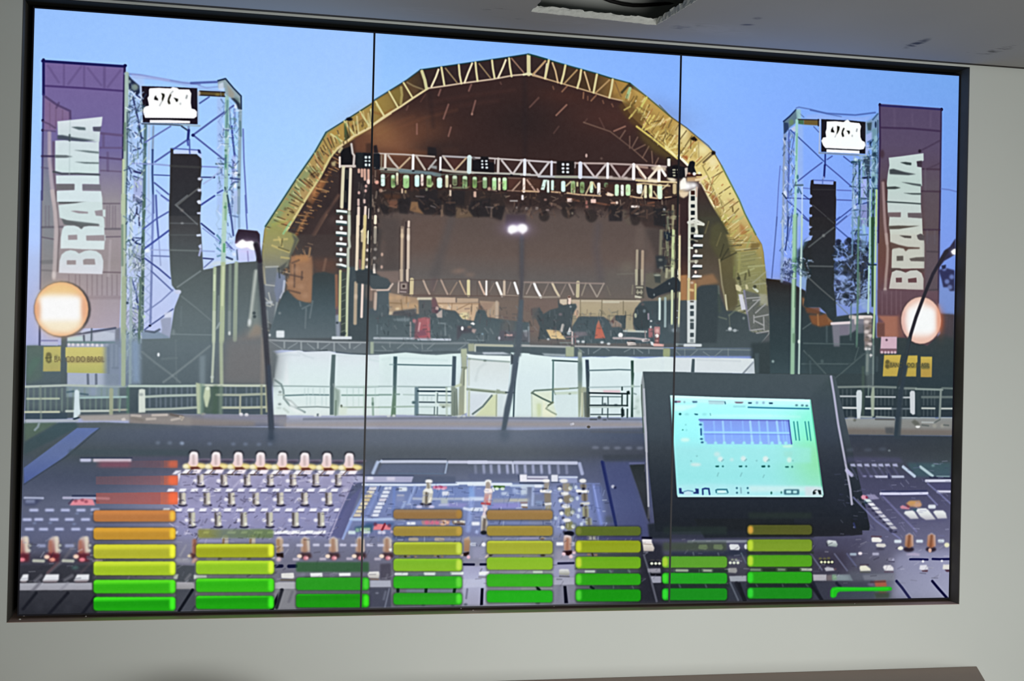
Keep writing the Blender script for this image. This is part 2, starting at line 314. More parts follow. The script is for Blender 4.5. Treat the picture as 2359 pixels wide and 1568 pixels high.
LL('100 830 150 990 175 1170', 16, '4f62a0', .9, 3); LL('180 830 150 960', 14, '6f80b8', .8, 3); B(45, 820, 195, 832, '9cb4d4', .8); E(55, 1078, 16, 14, '44546c', 1, 4); L('105 1085 95 1120 180 1150', 18, '4c5c84', .8, 5); B(30, 1145, 200, 1340, 'b4b8d8', .7, 0, 8); B(100, 1340, 195, 1360, '5c6c94', .8, 0, 4); B(0, 1375, 195, 1568, '7c94a8', .9, 0, 10); LL('60 1450 60 1568;110 1450 110 1568;160 1450 160 1568', 26, '98b4d0', .5, 8); L('20 1460 190 1465', 14, 'a8c4dc', .8, 4)
L('225 0 215 600 205 1350', 28, '54706a', .95, 5); L('208 420 206 640', 18, '2c4448', .6, 5); E(225, 1215, 14, 16, 'c8f0c0', .9, 5)
for k in range(11):
    y = 20 + k * 115
    L([240, y, 300, y + 55, 240, y + 110], 13, 'a4b8e4', .8, 4)
L('318 0 308 500 290 1280', 20, '6c7cb8', .8, 4); L('345 0 355 240 370 420', 17, '5666a8', .95, 3); L('375 450 392 700', 12, '8c9ccc', .7, 4); E(260, 555, 26, 20, 'e6f0ff', .9, 5)
L('475 352 290 490 220 540', 17, '4656a0', .95, 3); L('220 335 350 235 470 165', 15, '5464a8', .9, 3); L('400 0 480 55', 14, '5464a8', .9, 3); L('235 632 370 730 490 832', 15, '4656a0', .95, 3); L('300 760 510 955', 14, '5f70b0', .9, 3); L('300 545 480 550', 14, 'a0aed8', .8, 4); L('300 605 480 612', 14, '7080b8', .9, 3); L('515 948 400 1055 245 1168', 13, '7c8cc4', .9, 3); L('515 1140 380 1240 285 1305 230 1348', 13, '5464a0', .95, 3); E(285, 1306, 14, 12, '343c5c')
P('390 1240 500 1205 500 1435 390 1430 405 1330', '9ca6c4', .95, 6); P('430 1180 505 1160 505 1225 430 1225', 'd8e0f8', .9, 6); P('200 1352 260 1370 370 1360 400 1380 480 1420 490 1440 200 1445', '8298b0', .95, 6); L('240 1360 330 1372 380 1345', 20, '4c5a70', .8, 5)
V(0, 0)
clutter('296 190 334 215 330 800 286 800', 330, 'e6f0ff 34486a 6c8496 dce8fc 506c70 a4b8d8 2c3c58 c8dcc8', 15, 2.6, .85, 1, [60, 120, 90, 30, 150])
clutter('508 215 552 250 534 590 498 590', 170, 'e2ecff 4c6488 8ca8c4 dce8fc 5c8488 a4bcd8 3c4c78', 13, 2.4, .75, 2, [55, 125, 90, 0])
clutter('286 560 332 560 330 880 282 880', 110, '8ca4a8 5c747c b4c8d0 44585c a4b89c', 12, 2.6, .6, 3, [60, 120, 90])
V(280, 450, 4.3556)
# line array and dark tower base
P('484 -20 790 -20 790 280 802 420 812 600 820 745 920 728 960 706 1170 672 1342 660 1392 560 1422 800 1432 1600 195 1600 195 1440 485 1432 512 1250 530 1130 578 1010 592 960 540 945 505 900 490 750 478 500 475 200', [(-20, '34363c'), (300, '47484b'), (560, '535a5d'), (800, '5b6769'), (1200, '66757a'), (1568, '66777e')], 1, 4)
P('1250 1380 1432 1250 1432 1600 1100 1600 1180 1450', '867c78', .8, 50); 
V(280, 150, 4.612)
P('520 880 552 890 552 932 800 945 848 990 850 1075 840 1195 862 1210 850 1235 842 1320 850 1360 838 1440 845 1480 832 1600 508 1600 514 1200', [(900, '302e33'), (1568, '36383d')], 1, 4)
B(552, 902, 815, 942, 'c4d2fa', .9, 0, 3); L('540 884 825 903', 12, '5664ac', .9, 3); P('808 895 835 900 848 945 815 930', '262c62', 1, 4); L('722 900 726 940', 13, '5464a8', .95, 3)
P('800 945 850 990 852 940', 'b4c8f4', 1, 3)
L('520 1070 840 1085', 18, '50524f', .5, 8); L('590 1490 700 1400 820 1305', 16, '6a6c6c', .7, 4); L('590 1490 650 1545', 16, '6a6c6c', .5, 5)
EE('830 1208 828 1328 825 1450', 22, 'd6dcf0', .95, 5, 16); P('805 1440 850 1470 815 1475', 'c8d0ec', 1, 3)
V(280, 450, 4.3556)
L('660 0 540 95 640 180 760 290', 13, '777c80', .7, 4); L('490 278 760 282', 12, '70767a', .5, 5); L('480 396 760 398', 12, '5c6264', .6, 5); L('490 548 780 556', 14, '7c8686', .6, 5); L('790 760 660 850 560 920', 14, '8b989c', .7, 5); L('600 1010 740 1120 905 1260', 13, '7c8a8e', .6, 5); L('500 1390 920 1400', 12, '84949a', .6, 5); L('885 1510 800 1568', 12, '8a989c', .7, 4); L('600 1120 595 1300', 14, '74848a', .4, 6); E(605, 150, 20, 16, '8c8484', .4, 8); E(608, 278, 16, 10, 'a8acae', .6, 5)
E(520, 1370, 16, 30, '8c9ca2', .6, 8)
P('755 60 785 45 800 85 775 85', 'd4dcf4', 1, 3); P('755 170 795 165 795 190 760 188', 'ccd4f0', 1, 3); P('750 392 795 385 800 410 755 412', 'ccd6ee', 1, 3); P('770 505 800 485 805 530 780 530', 'bcc8ec', 1, 3); L('795 540 780 600', 20, 'a8b0dc', .9, 4)
E(570, 966, 28, 20, 'd2d9ee', 1, 5); P('520 948 590 960 592 985 540 985', 'c8d2f4', .8, 5)
# legs of that tower, right pair
L('800 95 930 5', 13, '4856a0', .95, 3); L('800 282 930 388', 15, '36427c', .95, 3); L('815 328 1000 472 1130 545', 12, '7c8cc8', .8, 3); L('820 630 920 638', 13, '343e78', .95, 3); L('830 722 915 645', 12, '6474b4', .9, 3); L('810 556 930 562', 14, '94a6d8', .8, 4); P('820 745 920 700 1120 660 1130 640 930 660 830 730', 'ccdcf4', .8, 6); L('930 690 1120 650', 30, 'cfe2ec', .7, 10)
LL('975 100 950 160 985 230 950 290 985 360 950 410', 14, 'a8c4e0', .6, 5); L('960 400 1000 450 985 480', 16, '4c7c94', .8, 5); LL('960 530 1000 560;965 610 1000 600', 16, '4c7c94', .7, 5)
L('1040 -10 1030 300 1020 680', 44, 'b2d0c2', .95, 6); L('1046 80 1044 240', 20, '7ca884', .7, 6); L('1030 490 1028 560', 20, '3c8c54', .7, 6); E(1040, 118, 14, 14, '548c68', .8, 5)
L('1062 0 1080 90', 16, '3c5464', .9, 4); L('1080 90 1105 260 1122 400', 17, '46548c', .95, 4); L('1140 20 1135 330', 26, 'a4b8dc', .7, 6); L('1175 20 1180 320', 22, '8098b4', .7, 6); LL('1090 200 1165 215;1110 30 1115 80', 16, '5c74a0', .7, 5); L('1050 470 1105 530', 16, '5464a0', .8, 4); L('1055 620 1110 640', 18, '3c4c74', .9, 4); E(1130, 590, 22, 20, 'e0ecff', .8, 6); L('1160 550 1165 640', 18, '445478', .8, 5)
L('1242 0 1250 180 1260 335', 13, '6474b8', .95, 3)
L('1020 690 1012 1000 1005 1600', 44, 'b6c79c', .95, 7); L('1022 720 1010 1100', 18, 'dfe8bc', .6, 6); L('936 730 930 1100 922 1600', 30, 'b6c8a4', .95, 6); L('932 800 930 950', 16, 'e0ecc8', .6, 5); L('1152 680 1145 1000 1138 1450', 34, 'a2b49c', .95, 7); L('1090 700 1082 1390', 26, '82938a', .8, 6); E(1082, 1385, 10, 18, 'd8dcd0', .8, 5); L('975 1010 965 1330', 14, '8a9c98', .6, 6); L('960 1325 985 1280', 16, '9cacac', .7, 5)
P('1320 780 1355 740 1370 1060 1385 1290 1400 1420 1260 1420 1300 1280 1320 1050', '96a29a', .45, 14); L('1350 760 1322 980 1300 1180 1280 1300', 30, 'c4ccc4', .75, 10); E(1285, 1270, 16, 32, 'dfe6ea', .8, 8); EE('1330 1180 1335 1215', 16, '3a464c', .8, 5); P('1340 1290 1400 1320 1400 1400 1260 1430 1290 1380', 'a08a78', .6, 14)
# lamp on the console, left
P('1164 545 1344 560 1352 656 1176 668', 'c9d2ff', 1, 5); L('1265 560 1272 660', 13, '8c8cc0', .8, 4)
P('1172 338 1250 345 1362 356 1388 390 1392 545 1352 560 1330 500 1138 482 1146 400', [(340, '342a38'), (400, '2b2634'), (480, '6c4a74')], 1, 4)
S(1260, 500, 110, 60, 'e8c8e8', .7); P('1140 498 1182 456 1216 440 1250 462 1310 455 1350 490 1372 520 1340 550 1300 545 1262 520 1200 532 1160 520', 'ffffff', 1, 6)
# ---- far left: dark hedge, yellow sign, fence
V(40, 700, 5.2267)
P('110 500 580 495 600 560 595 985 100 985', [(500, '5a6e74'), (700, '576d74'), (985, '56666f')], 1, 5); P('110 505 310 500 300 900 100 960', '5b7268', .7, 20); P('190 640 290 650 140 900 110 800', '55806c', .35, 16)
P('260 270 480 400 490 500 265 490', 'b8bce6', .8, 5); L('270 270 268 490', 22, '3c4670', .9, 5); LL('290 440 480 440', 14, '6c74b0', .8, 5); LL('290 475 480 478', 20, 'b4c4dc', .6, 6)
P('600 400 780 340 1230 290 1230 520 600 520', 'a4acc0', .9, 6); P('600 400 780 385 790 440 600 445', 'bfe0e2', .9, 6); P('820 370 890 360 890 440 815 440', 'bccce0', .9, 5); P('915 360 1050 330 1170 350 1170 440 920 440', 'c2cce0', .9, 6); L('600 380 820 345 1180 290', 24, '4e5670', .9, 5); P('760 330 880 290 890 320 770 350', 'c8d4f0', .8, 6); LL('895 300 890 440;800 380 805 450', 18, '4c5c6c', .8, 5); L('600 462 1170 465', 26, '5c8484', .8, 6)
EE('620 488 670 490 730 492 785 490 850 492 905 492 960 497 1020 498 1080 498', 17, 'ece8ec', .95, 6)
P('1180 300 1240 280 1240 520 1180 520', '6e7484', .7, 6); B(1115, 490, 1215, 770, '7c86a4', .9, 0, 5); LL('1138 500 1135 750;1192 500 1190 740', 24, 'd4dcf4', .9, 5); L('1150 770 1210 770', 22, '3e4658', .8, 5); B(600, 840, 1220, 1000, 'a9b6cc', .95, 0, 8); LL('848 850 852 975;948 850 950 975', 26, '667286', .9, 5)
P('530 395 600 395 600 985 520 985', '55636c', .95, 6)
B(1080, 515, 1112, 840, '4c564c', .9, 0, 4)
P('316 516 524 512 520 810 308 812', [(512, 'c9c26c'), (700, 'b6b266'), (812, 'b8ae66')], 1, 5); P('562 520 1082 518 1085 835 596 828 600 650 575 640', [(518, 'd6ce74'), (640, 'cfc670'), (830, 'b9bc68')], 1, 5)
P('350 590 375 580 405 590 418 640 410 700 375 715 345 690 340 640', '6c6a44', .9, 6); EE('378 640 378 672', 14, 'aca85c', .8, 5); L('340 650 415 640', 9, '4e5038', .7, 4); E(470, 640, 24, 26, '8c8c58', .8, 8); E(425, 650, 12, 26, 'd8d484', .6, 6); B(600, 640, 1048, 706, '9e9060', .75, 10, 8)
TXT('BANCO DO BRASIL', 445, 700, 1050, 628, '776a48', .75)
L('560 400 552 700 545 985', 40, '56666c', 1, 5)
P('90 985 1568 985 1568 1330 90 1400', [(985, '5c6c74'), (1200, '55666c'), (1330, '46545c')], .95, 6); B(590, 985, 1225, 1120, '8fa6b4', .8, 0, 8); P('100 1310 600 1310 600 1385 100 1385', '3e5060', .9, 6)
for k in range(17): L([130 + k * 68, 1020, 128 + k * 68, 1280], 20, '7c9488' if k % 3 else '8aa494', .45, 6)
LL('600 1060 680 1050;760 1080 850 1090', 20, '486474', .8, 6); B(860, 1000, 960, 1100, '90a0c0', .6, 0, 8)
L('100 995 600 978 960 988', 26, 'b6c4bc', .95, 5); L('960 985 1230 990 1600 985', 26, 'b4c8c4', .9, 5); L('120 1140 500 1138', 22, 'b2c0aa', .95, 5); L('760 1128 1320 1118', 24, 'a4c4c4', .95, 5); L('95 1300 500 1298', 24, 'c4cab0', .95, 5); L('590 1290 1110 1285', 26, 'c0ccc4', .95, 5); L('1150 1275 1320 1272', 24, 'b2b4a4', .9, 5)
L('100 1408 400 1408 720 1400', 30, 'a8b0bc', .95, 6); L('1130 1030 1128 1320', 42, 'a6b090', .9, 6); L('280 1000 285 1380', 20, '86968c', .6, 6); LL('1340 1010 1340 1300', 50, '54806c', .6, 10); L('1240 1130 1230 1290', 18, '8cac9c', .7, 6)
P('690 1040 720 1028 745 1050 748 1180 760 1320 715 1378 675 1370 682 1200', 'd4e6ee', 1, 6); L('680 1385 755 1362', 18, '1c2c3c', .9, 5); P('1460 1030 1495 1020 1535 1030 1540 1300 1465 1310 1455 1200', 'dbe2da', 1, 6); E(1490, 1095, 36, 14, '7c8c90', .7, 8)
P('720 1340 1200 1330 1568 1310 1568 1400 800 1405', 'a8a29e', .95, 10); P('1250 1380 1290 1365 1310 1400 1260 1405', 'e8e0dc', .9, 5)
# ---- stage: dark vault, tarpaulin band
V(0, 0)
ARCH = '600 640 604 570 609 530 612 520 638 481 684 410 724 353 751 306 793 279 854 240 864 231 936 185 969 161 1089 144 1170 132 1217 125 1235 128 1302 150 1371 169 1451 192 1490 222 1547 270 1582 296 1607 317 1645 351 1663 382 1684 422 1703 460 1716 492 1741 540 1755 563 1759 582 1762 614 1765 643 1773 704 1778 761 1780 800 615 800 612 700'
P(ARCH, [(130, '3a2a29'), (260, '3a2b2a'), (400, '3a2d2c'), (520, '47403e'), (640, '5a5654'), (800, '55626a')], 1, .8)
P('870 470 1530 490 1530 560 1520 800 860 800', [(470, '5e524e'), (540, '655853'), (600, '6a6462'), (660, '7c6d64'), (730, '7a6c66'), (800, '5d676c')], 1, 10)
S(900, 330, 80, 55, '96664a', .75); S(960, 300, 70, 40, '6a4636', .6); S(870, 300, 40, 30, '9a7048', .6); S(820, 420, 40, 40, '3c3434', .5); S(1420, 270, 120, 40, '553630', .5); S(1010, 350, 50, 30, '2c2628', .6); S(1210, 280, 80, 50, '2c2526', .6); S(1300, 220, 60, 18, '4c302a', .5)
V(860, 100, 5.2275)
LL('20 1150 300 1020 600 900 1000 800;20 1080 260 960 480 880', 30, '7c503c', .25, 20); LL('700 700 1200 620 1700 560;720 800 1100 740 1500 690', 40, '4e3430', .3, 20)
L('690 600 720 1000', 40, '2c2426', .4, 25); L('1820 400 1830 1350', 60, '2e2628', .5, 25); L('640 600 660 1200', 20, '4a3a36', .2, 15)
LL('810 555 785 625;1180 495 1150 570;905 735 845 905;1230 690 1185 855;935 1010 905 1115;525 970 525 1090', 20, 'a0746a', .6, 6); LL('1990 650 1880 770;420 750 400 800;1530 470 1540 490', 16, '7c5a52', .5, 6); L('630 610 570 700', 14, '6c4a40', .5, 6); E(1190, 850, 12, 16, 'c09888', .6, 5)
V(1180, 100, 5.2275)
LL('655 740 530 865;1360 998 1225 1055', 20, 'a47868', .75, 5); LL('320 660 220 760;1050 900 1110 1020;900 910 870 950;560 1000 500 1080', 16, '6c504a', .5, 6); LL('700 470 600 580;860 590 855 660;1010 625 950 690', 18, 'a4785c', .7, 5); LL('490 520 500 550;1090 690 1100 720;910 640 910 680;1200 730 1215 760', 18, '8c6450', .6, 5)
LL('860 950 1180 1060 1450 1270 1620 1420', 18, '7c6256', .7, 5); LL('1360 1050 1300 1140;1415 1120 1415 1260;1510 1130 1445 1250;1470 1285 1600 1220;1645 1240 1570 1375;1680 1300 1690 1440;1760 1380 1720 1460', 18, '866a5c', .7, 5); E(893, 1350, 14, 24, 'd4b8b0', .9, 4); E(1075, 1385, 16, 14, '7c6860', .7, 6)
S(1240, 1280, 240, 160, '40302f', .5)
# band
V(0, 0)
P('969 161 1089 144 1170 132 1217 125 1217 173 1100 190 986 204', '35292a', 1, 1); P('1217 125 1302 150 1371 169 1451 192 1436 232 1404 226 1293 192 1217 173', [(1217, '35282a'), (1290, '3c2e28'), (1370, '4a3828'), (1410, '7a5e38'), (1440, 'a58348')], 1, 1, 0)
P('864 231 936 185 969 161 986 204 920 245 862 287', [(862, '9c8448'), (890, '8a7042'), (930, '5e4a32'), (986, '3c302a')], 1, 1, 0)
P('603 600 609 530 612 520 638 481 684 410 724 353 751 306 793 279 864 231 862 290 800 330 781 341 761 362 738 408 707 454 657 540 640 640 606 640', [(230, 'a48a4e'), (300, 'ac935a'), (400, 'ab9060'), (480, 'a59a62'), (560, '98905c'), (640, '8f8a70')], 1, 1)
P('1440 195 1490 222 1547 270 1582 296 1607 317 1645 351 1663 382 1684 422 1703 460 1716 492 1741 540 1755 563 1759 582 1762 614 1765 643 1773 704 1778 761 1700 770 1672 640 1655 540 1640 480 1613 420 1584 378 1534 341 1500 310 1455 268 1432 232', [(195, 'a8884c'), (240, 'b89c58'), (280, 'd8c078'), (330, 'e6d890'), (390, 'd8c888'), (450, 'bda468'), (520, '9c8f58'), (600, '8a8a58'), (700, '8c8f76'), (770, '78827c')], 1, 1)
V(600, 240, 5.2267)
for pts, w in (('60 1470 200 1255 440 885 650 585 790 345', 26), ('790 345 1010 205 1330 0', 14)): L(pts, w, '4e8078', .55, 6)
P('70 1500 210 1270 450 910 560 740 640 780 540 930 420 1130 260 1330 140 1560', '769a72', .55, 16)
L('60 1470 200 1255 440 885 650 585 790 335 1010 200 1330 0', 10, '1c3038', .8, 3)
P('540 1130 720 890 780 930 600 1190', 'b07c50', .6, 14); P('650 1000 790 900 800 960 620 1200', 'b47a4c', .7, 14); P('860 760 900 720 780 960 600 1260 560 1280 700 1020', '7a5238', .7, 12)
P('880 780 960 740 960 1260 880 1568 420 1568 560 1330 760 1000', '3c3232', .95, 10); LL('560 1330 430 1568', 30, 'a8774e', .7, 10); L('940 1100 740 1390 640 1568', 34, '806052', .55, 12); L('800 1330 660 1568', 16, '94705a', .6, 8); S(880, 1400, 60, 60, '6c5a56', .4); S(820, 1200, 80, 80, '302b2e', .5)
P('1130 400 1330 350 1340 560 1150 560', '6a4636', .8, 14); P('980 500 1090 460 1120 600 980 620', '4a3c30', .8, 8)
EE('700 600 640 870 720 640 750 790 690 860', 30, '4c3c34', .55, 12, 22); EE('620 850 690 690 840 560 590 950 960 390', 22, '5a4230', .55, 10); EE('500 1100 400 1200 300 1400 560 1050 430 1290', 34, 'b89a68', .5, 12); EE('570 1190 450 1350 300 1260 390 1300', 20, '5c4c34', .6, 8); EE('640 1060 500 1480 300 1400 840 570', 30, 'b8865c', .55, 12)
LL('820 620 740 560;860 680 800 740;690 800 610 850;540 1160 600 1200;420 1330 480 1370;350 1420 400 1400;690 1040 740 1060;730 890 800 940', 14, '4c3a2a', .7, 5)
P('850 350 1000 230 1015 430 960 460', 'b0904c', .8, 8); P('1010 230 1090 420 1010 440', '3c3c2c', .9, 6); P('1100 200 1320 60 1320 150 1130 290', 'a48850', .7, 10); E(1070, 180, 40, 22, '1c1c20', 1, 6); LL('1110 270 1230 190 1290 220', 24, '6c5434', .6, 8)
L('300 1540 420 1350 560 1120 720 870 840 640 930 530', 26, 'd3c68c', .95, 5); L('930 530 1120 385 1340 270', 26, 'd9c594', 1, 4); L('1340 260 1568 110', 22, 'd8c494', 1, 4)
LL('655 590 690 690 730 780;440 905 540 980;430 960 480 1100;570 740 690 820', 18, 'b8c08c', .85, 5); LL('850 360 990 450;1010 205 1130 370;1200 90 1310 260;1330 60 1320 250;1400 10 1490 140', 22, 'cfc88e', .95, 4); L('1020 240 1030 420', 16, '4c7048', .6, 5)
V(860, 100, 5.2275)
L('0 690 400 445 570 318', 16, '24424c', .8, 4); L('570 318 1200 228 1620 168 1870 128 2091 190', 14, '14343c', .9, 4)
P('20 700 180 600 280 770 150 860 20 820', 'a08a48', .5, 16); L('10 830 120 860 220 800', 26, '8c5c34', .6, 12)
P('200 590 330 520 340 690 300 740', '8a7a40', .7, 10); P('350 490 400 450 560 550 480 640', '5c4632', .8, 10)
L('0 975 130 880 320 765 490 650 660 540', 24, 'dacb9c', 1, 4); L('660 540 860 512 1080 478 1440 430 1680 385 1870 370', 20, 'cdb8a0', .95, 4)
LL('30 700 125 865;190 580 295 765;365 475 470 650', 22, 'd8cf98', 1, 4); LL('335 530 345 620 330 730', 30, 'a89a60', .9, 6); L('410 470 480 510 600 555', 20, '8c7c5c', .8, 5)
L('585 335 620 440 640 540', 38, 'ccc898', 1, 5); LL('785 315 755 400 700 520;1190 240 1140 360 1100 470;1595 200 1560 290 1505 410', 24, 'e8dab8', 1, 4); LL('820 290 835 380 855 500;1030 260 1040 380 1060 480;1230 230 1240 340 1255 450;1430 205 1440 300 1460 415;1635 180 1645 280 1665 395', 26, 'd6ceA0', 1, 4); LL('870 300 1010 475;1275 245 1410 415', 18, '9c8562', .85, 4); L('1665 180 1810 350', 18, 'a07c68', .85, 4); L('2070 215 1935 365', 22, 'c0a090', .9, 4); L('1870 150 1870 240 1872 370', 48, 'd2cb9e', 1, 5); L('1810 375 1870 360 1930 380', 26, 'dcd8b0', 1, 5)
L('1930 375 2091 430', 20, 'c8ac98', .9, 4); L('2091 250 2070 410', 26, 'd8d0b8', 1, 4)
V(1180, 100, 5.2275)
L('190 130 420 195 640 258 1000 358 1190 420 1420 480 1640 660 1920 895', 15, '1c4440', .85, 4)
P('1200 430 1420 490 1370 560 1320 570 1220 620', 'ac8648', .7, 14); P('1430 500 1480 520 2000 960 1950 1050 1500 640', 'c8a85c', .5, 16)
L('245 385 400 425 590 480 800 540 1000 600 1170 655 1330 690', 18, 'bca07c', .95, 4); L('1330 690 1400 730 1500 800 1630 900', 18, 'b0a060', .8, 5)
LL('440 205 420 310 395 420;640 265 620 370 590 480;830 320 815 430 785 535;1020 375 1000 480 980 590;1210 435 1195 540 1170 650', 28, 'd6cc9a', 1, 4); LL('485 235 520 330 550 470;870 345 900 440 935 560', 22, 'c8ac84', 1, 4); LL('400 210 250 370;780 320 630 480;1170 440 1010 590', 20, 'b49468', .9, 4); L('1240 470 1310 640', 16, '7c6040', .8, 5); L('1420 540 1380 650', 36, 'a4c494', .9, 5); L('1410 490 1320 590', 28, '2c2c22', .8, 8); L('1620 650 1515 830', 24, 'cfc870', 1, 5)
P('1330 700 1420 700 1540 830 1600 900 1540 1040 1420 950 1280 760', '5a4428', .7, 18)
LL('1480 700 1430 760;1540 770 1640 830;1500 640 1470 720', 20, '5c4c28', .6, 8); LL('1350 800 1420 760;1600 850 1500 770;1440 860 1410 900;1490 800 1430 880', 20, 'c4b468', .8, 5); LL('1660 870 1570 1025;1710 870 1650 960;1600 1040 1700 990', 24, 'd8c470', .95, 5); LL('1700 990 1780 970', 30, 'd0b88c', .9, 6)
P('1500 990 1620 1090 1980 1380 1900 1400 1700 1300 1560 1150', '6a5c2e', .6, 30)
L('1500 1000 1700 1150 1990 1385', 26, 'd8c66c', .95, 6); LL('1760 1060 1720 1140;1830 1130 1850 1240;1905 1190 1870 1250;1860 1280 1980 1240;2060 1300 2010 1370', 24, 'e0d088', .95, 5); P('1640 900 1820 1000 1980 1160 1990 1300 1880 1200 1760 1100', 'c8ac5c', .4, 20)
LL('1930 900 1880 980;1770 830 1740 890', 10, '8c7444', .7, 5); L('1820 950 1900 900', 26, 'f0d898', .7, 10)
V(0, 0); clip('1440 195 1490 222 1547 270 1582 296 1607 317 1645 351 1663 382 1684 422 1703 460 1716 492 1741 540 1640 480 1613 420 1584 378 1534 341 1500 310 1455 268')
V(1500, 240, 5.2267)
S(380, 340, 80, 110, 'fcf4c0', .8); S(620, 540, 110, 90, 'f6eeb8', .8); S(740, 690, 80, 90, 'f6ecc0', .7); S(430, 480, 90, 60, 'f0e6ac', .5)
clip()
L('100 10 240 155 430 285 560 395 690 500 760 590 850 745 960 960 1060 1150 1130 1320 1260 1568', 12, '4c4c38', .75, 4); L('850 745 960 960 1060 1150 1130 1320 1260 1568', 22, '5c8a60', .5, 8)
LL('250 190 205 280;425 320 350 420;860 810 730 885;950 990 820 1080;1050 1170 950 1240', 14, '6c5a38', .8, 4); L('740 600 630 700', 24, '5c4c34', .85, 6); L('480 420 475 530', 16, '6c5a2c', .8, 5); P('470 410 520 385 560 430 530 450 490 430', '241c18', 1, 5); E(750, 585, 26, 24, '221c1c', 1, 6); P('500 470 560 470 550 660 480 600', 'b09448', .6, 10); E(525, 550, 14, 22, 'f8f0c8', .9, 5); L('570 460 575 640', 12, 'a09060', .7, 5)
P('590 930 720 1000 900 1380 1000 1568 880 1568 700 1180', 'a4904e', .6, 14); P('640 930 700 960 740 1020 680 1080', '94603c', .9, 10); P('720 1090 790 1100 830 1200 760 1240', '9c6842', .9, 10); P('360 620 440 620 440 680 380 650', 'a05c34', .9, 8); LL('820 1120 870 1260 900 1380;700 900 780 1100;620 740 700 900', 16, '7c7044', .6, 6)
L('330 620 440 730', 32, 'fbf6d8', 1, 4); L('590 940 660 1060 770 1250', 26, 'f0e6bc', 1, 5); L('180 520 300 630', 30, 'f0e6a8', 1, 4); LL('350 600 400 560;600 910 665 865;710 960 680 1060;680 1090 760 1040;770 1250 830 1215;890 1290 850 1390;870 1415 920 1370', 24, 'eadca4', .95, 5); LL('1010 1320 980 1420;990 1420 1090 1370;1120 1340 1020 1420;1090 1520 1210 1500', 22, 'b4b478', .8, 6); L('770 1250 850 1400 950 1568', 22, '98905c', .7, 6); L('980 1240 985 1290', 18, '5c4c2c', .8, 6); P('910 1130 1000 1160 1040 1200 960 1220', 'c09468', .5, 10)
V(0, 0); rg = np.random.default_rng(9)
def brace(o, i, n, cols, w, a):
    o, i = nums(o), nums(i)
    def along(q, t):
        s = np.r_[0, np.cumsum(np.hypot(*np.diff(q, axis=0).T))]; s /= s[-1]
        return np.array([np.interp(t, s, q[:, 0]), np.interp(t, s, q[:, 1])])
    for k in range(n):
        t0 = (k + rg.random() * .5) / n; t1 = np.clip(t0 + rg.uniform(-1, 1) / n * 1.6, 0, 1); u0, u1 = sorted(rg.uniform(0.05, 1, 2))
        pa, pb = along(o, t0), along(i, t1); A = pa + (pb - pa) * u0; Bq = pa + (pb - pa) * u1
        L([*A, *Bq], w * rg.uniform(.6, 1.4), cols.split()[k % len(cols.split())], a, .6)
lo, li = '609 530 638 481 684 410 724 353 751 306 793 279 854 240', '657 540 707 454 738 408 761 362 781 341 857 292'
brace(lo, li, 90, '4a3a28 d4c890 5c4a30 8a9a68 e0d4a0 3c3226 b87c50', 3, .6)
brace('657 540 707 454 738 408 761 362 781 345', '700 545 745 470 770 420 785 390 800 350', 50, '5c4030 b8865c 3c302c c49a68', 3.4, .55)
ro, ri = '1451 192 1547 270 1607 317 1645 351 1684 422 1716 492 1741 540', '1436 232 1500 310 1584 378 1613 420 1655 500 1690 580'
brace(ro, ri, 80, '6c5834 f0e6b0 8c7440 d8c884 5a4828 fff4c8 a4683c', 2.6, .55)
brace('1741 540 1759 582 1765 643 1773 704', '1660 540 1680 600 1690 680 1700 740', 70, '5c5a40 b0b088 74744c c8c4a0 44443a', 2.6, .55)
clutter('1480 230 1560 330 1580 372 1470 300', 60, 'd8c878 4c3c24 e8dca0 6c5830', 16, 2.6, .7, 21)
clutter('1605 420 1640 400 1700 560 1660 560', 60, 'a4603c d8c898 6c5a34 e8dcb0 8c7c50', 14, 2.8, .6, 22)
clutter('640 560 720 560 712 690 660 690', 90, '5c4438 d0a078 3c3230 b07c50 e0bc94', 17, 3, .55, 23, [10, 80, 150, 60])
clutter('606 560 655 545 650 690 612 770', 90, 'c8c4b0 4c5254 8c8c74 dce0dc 6c7478 a89c68', 17, 2.8, .55, 24, [20, 70, 120])
clutter('1700 640 1765 640 1775 770 1705 765', 80, 'b4b8b8 4c5454 8c9090 d0d0c4 3c4444', 22, 2.6, .6, 25, [30, 60, 130, 90])
# dark triangle between tower and band, right
V(1500, 240, 5.2267)
P('560 960 600 960 720 1200 860 1420 940 1568 560 1568', [(960, '42302e'), (1200, '403a36'), (1568, '4a4a38')], 1, 8); S(800, 1450, 90, 90, '56602f', .35)
V(1500, 500, 4.9)
P('530 0 760 0 860 240 900 420 930 600 960 760 975 980 940 1060 850 1060 820 880 760 760 600 760 530 780', [(0, '45443a'), (400, '50493e'), (600, '5c5248'), (760, '6a5c48'), (1060, '65634a')], 1, 10)
P('760 470 960 390 985 560 960 700 975 980 855 1050 815 860 790 700', '625c40', .9, 12); P('770 60 960 380 770 480 660 300 680 100', '57563c', .7, 20); P('940 400 1180 380 1290 600 1310 900 1200 1000 1000 780 950 700', '8c8c60', .75, 20); LL('1000 400 990 620', 26, '9c9a62', .6, 8); L('940 560 935 680', 22, '7c8450', .5, 8)
LL('820 310 780 440;870 360 780 500;960 400 800 480', 16, '3a3a2e', .7, 6); LL('650 50 610 180;790 180 740 320', 14, '7c7450', .6, 6); L('770 480 800 760 860 1050', 20, '9c9474', .85, 6); L('840 880 855 1040', 20, 'd0cca8', .9, 5)
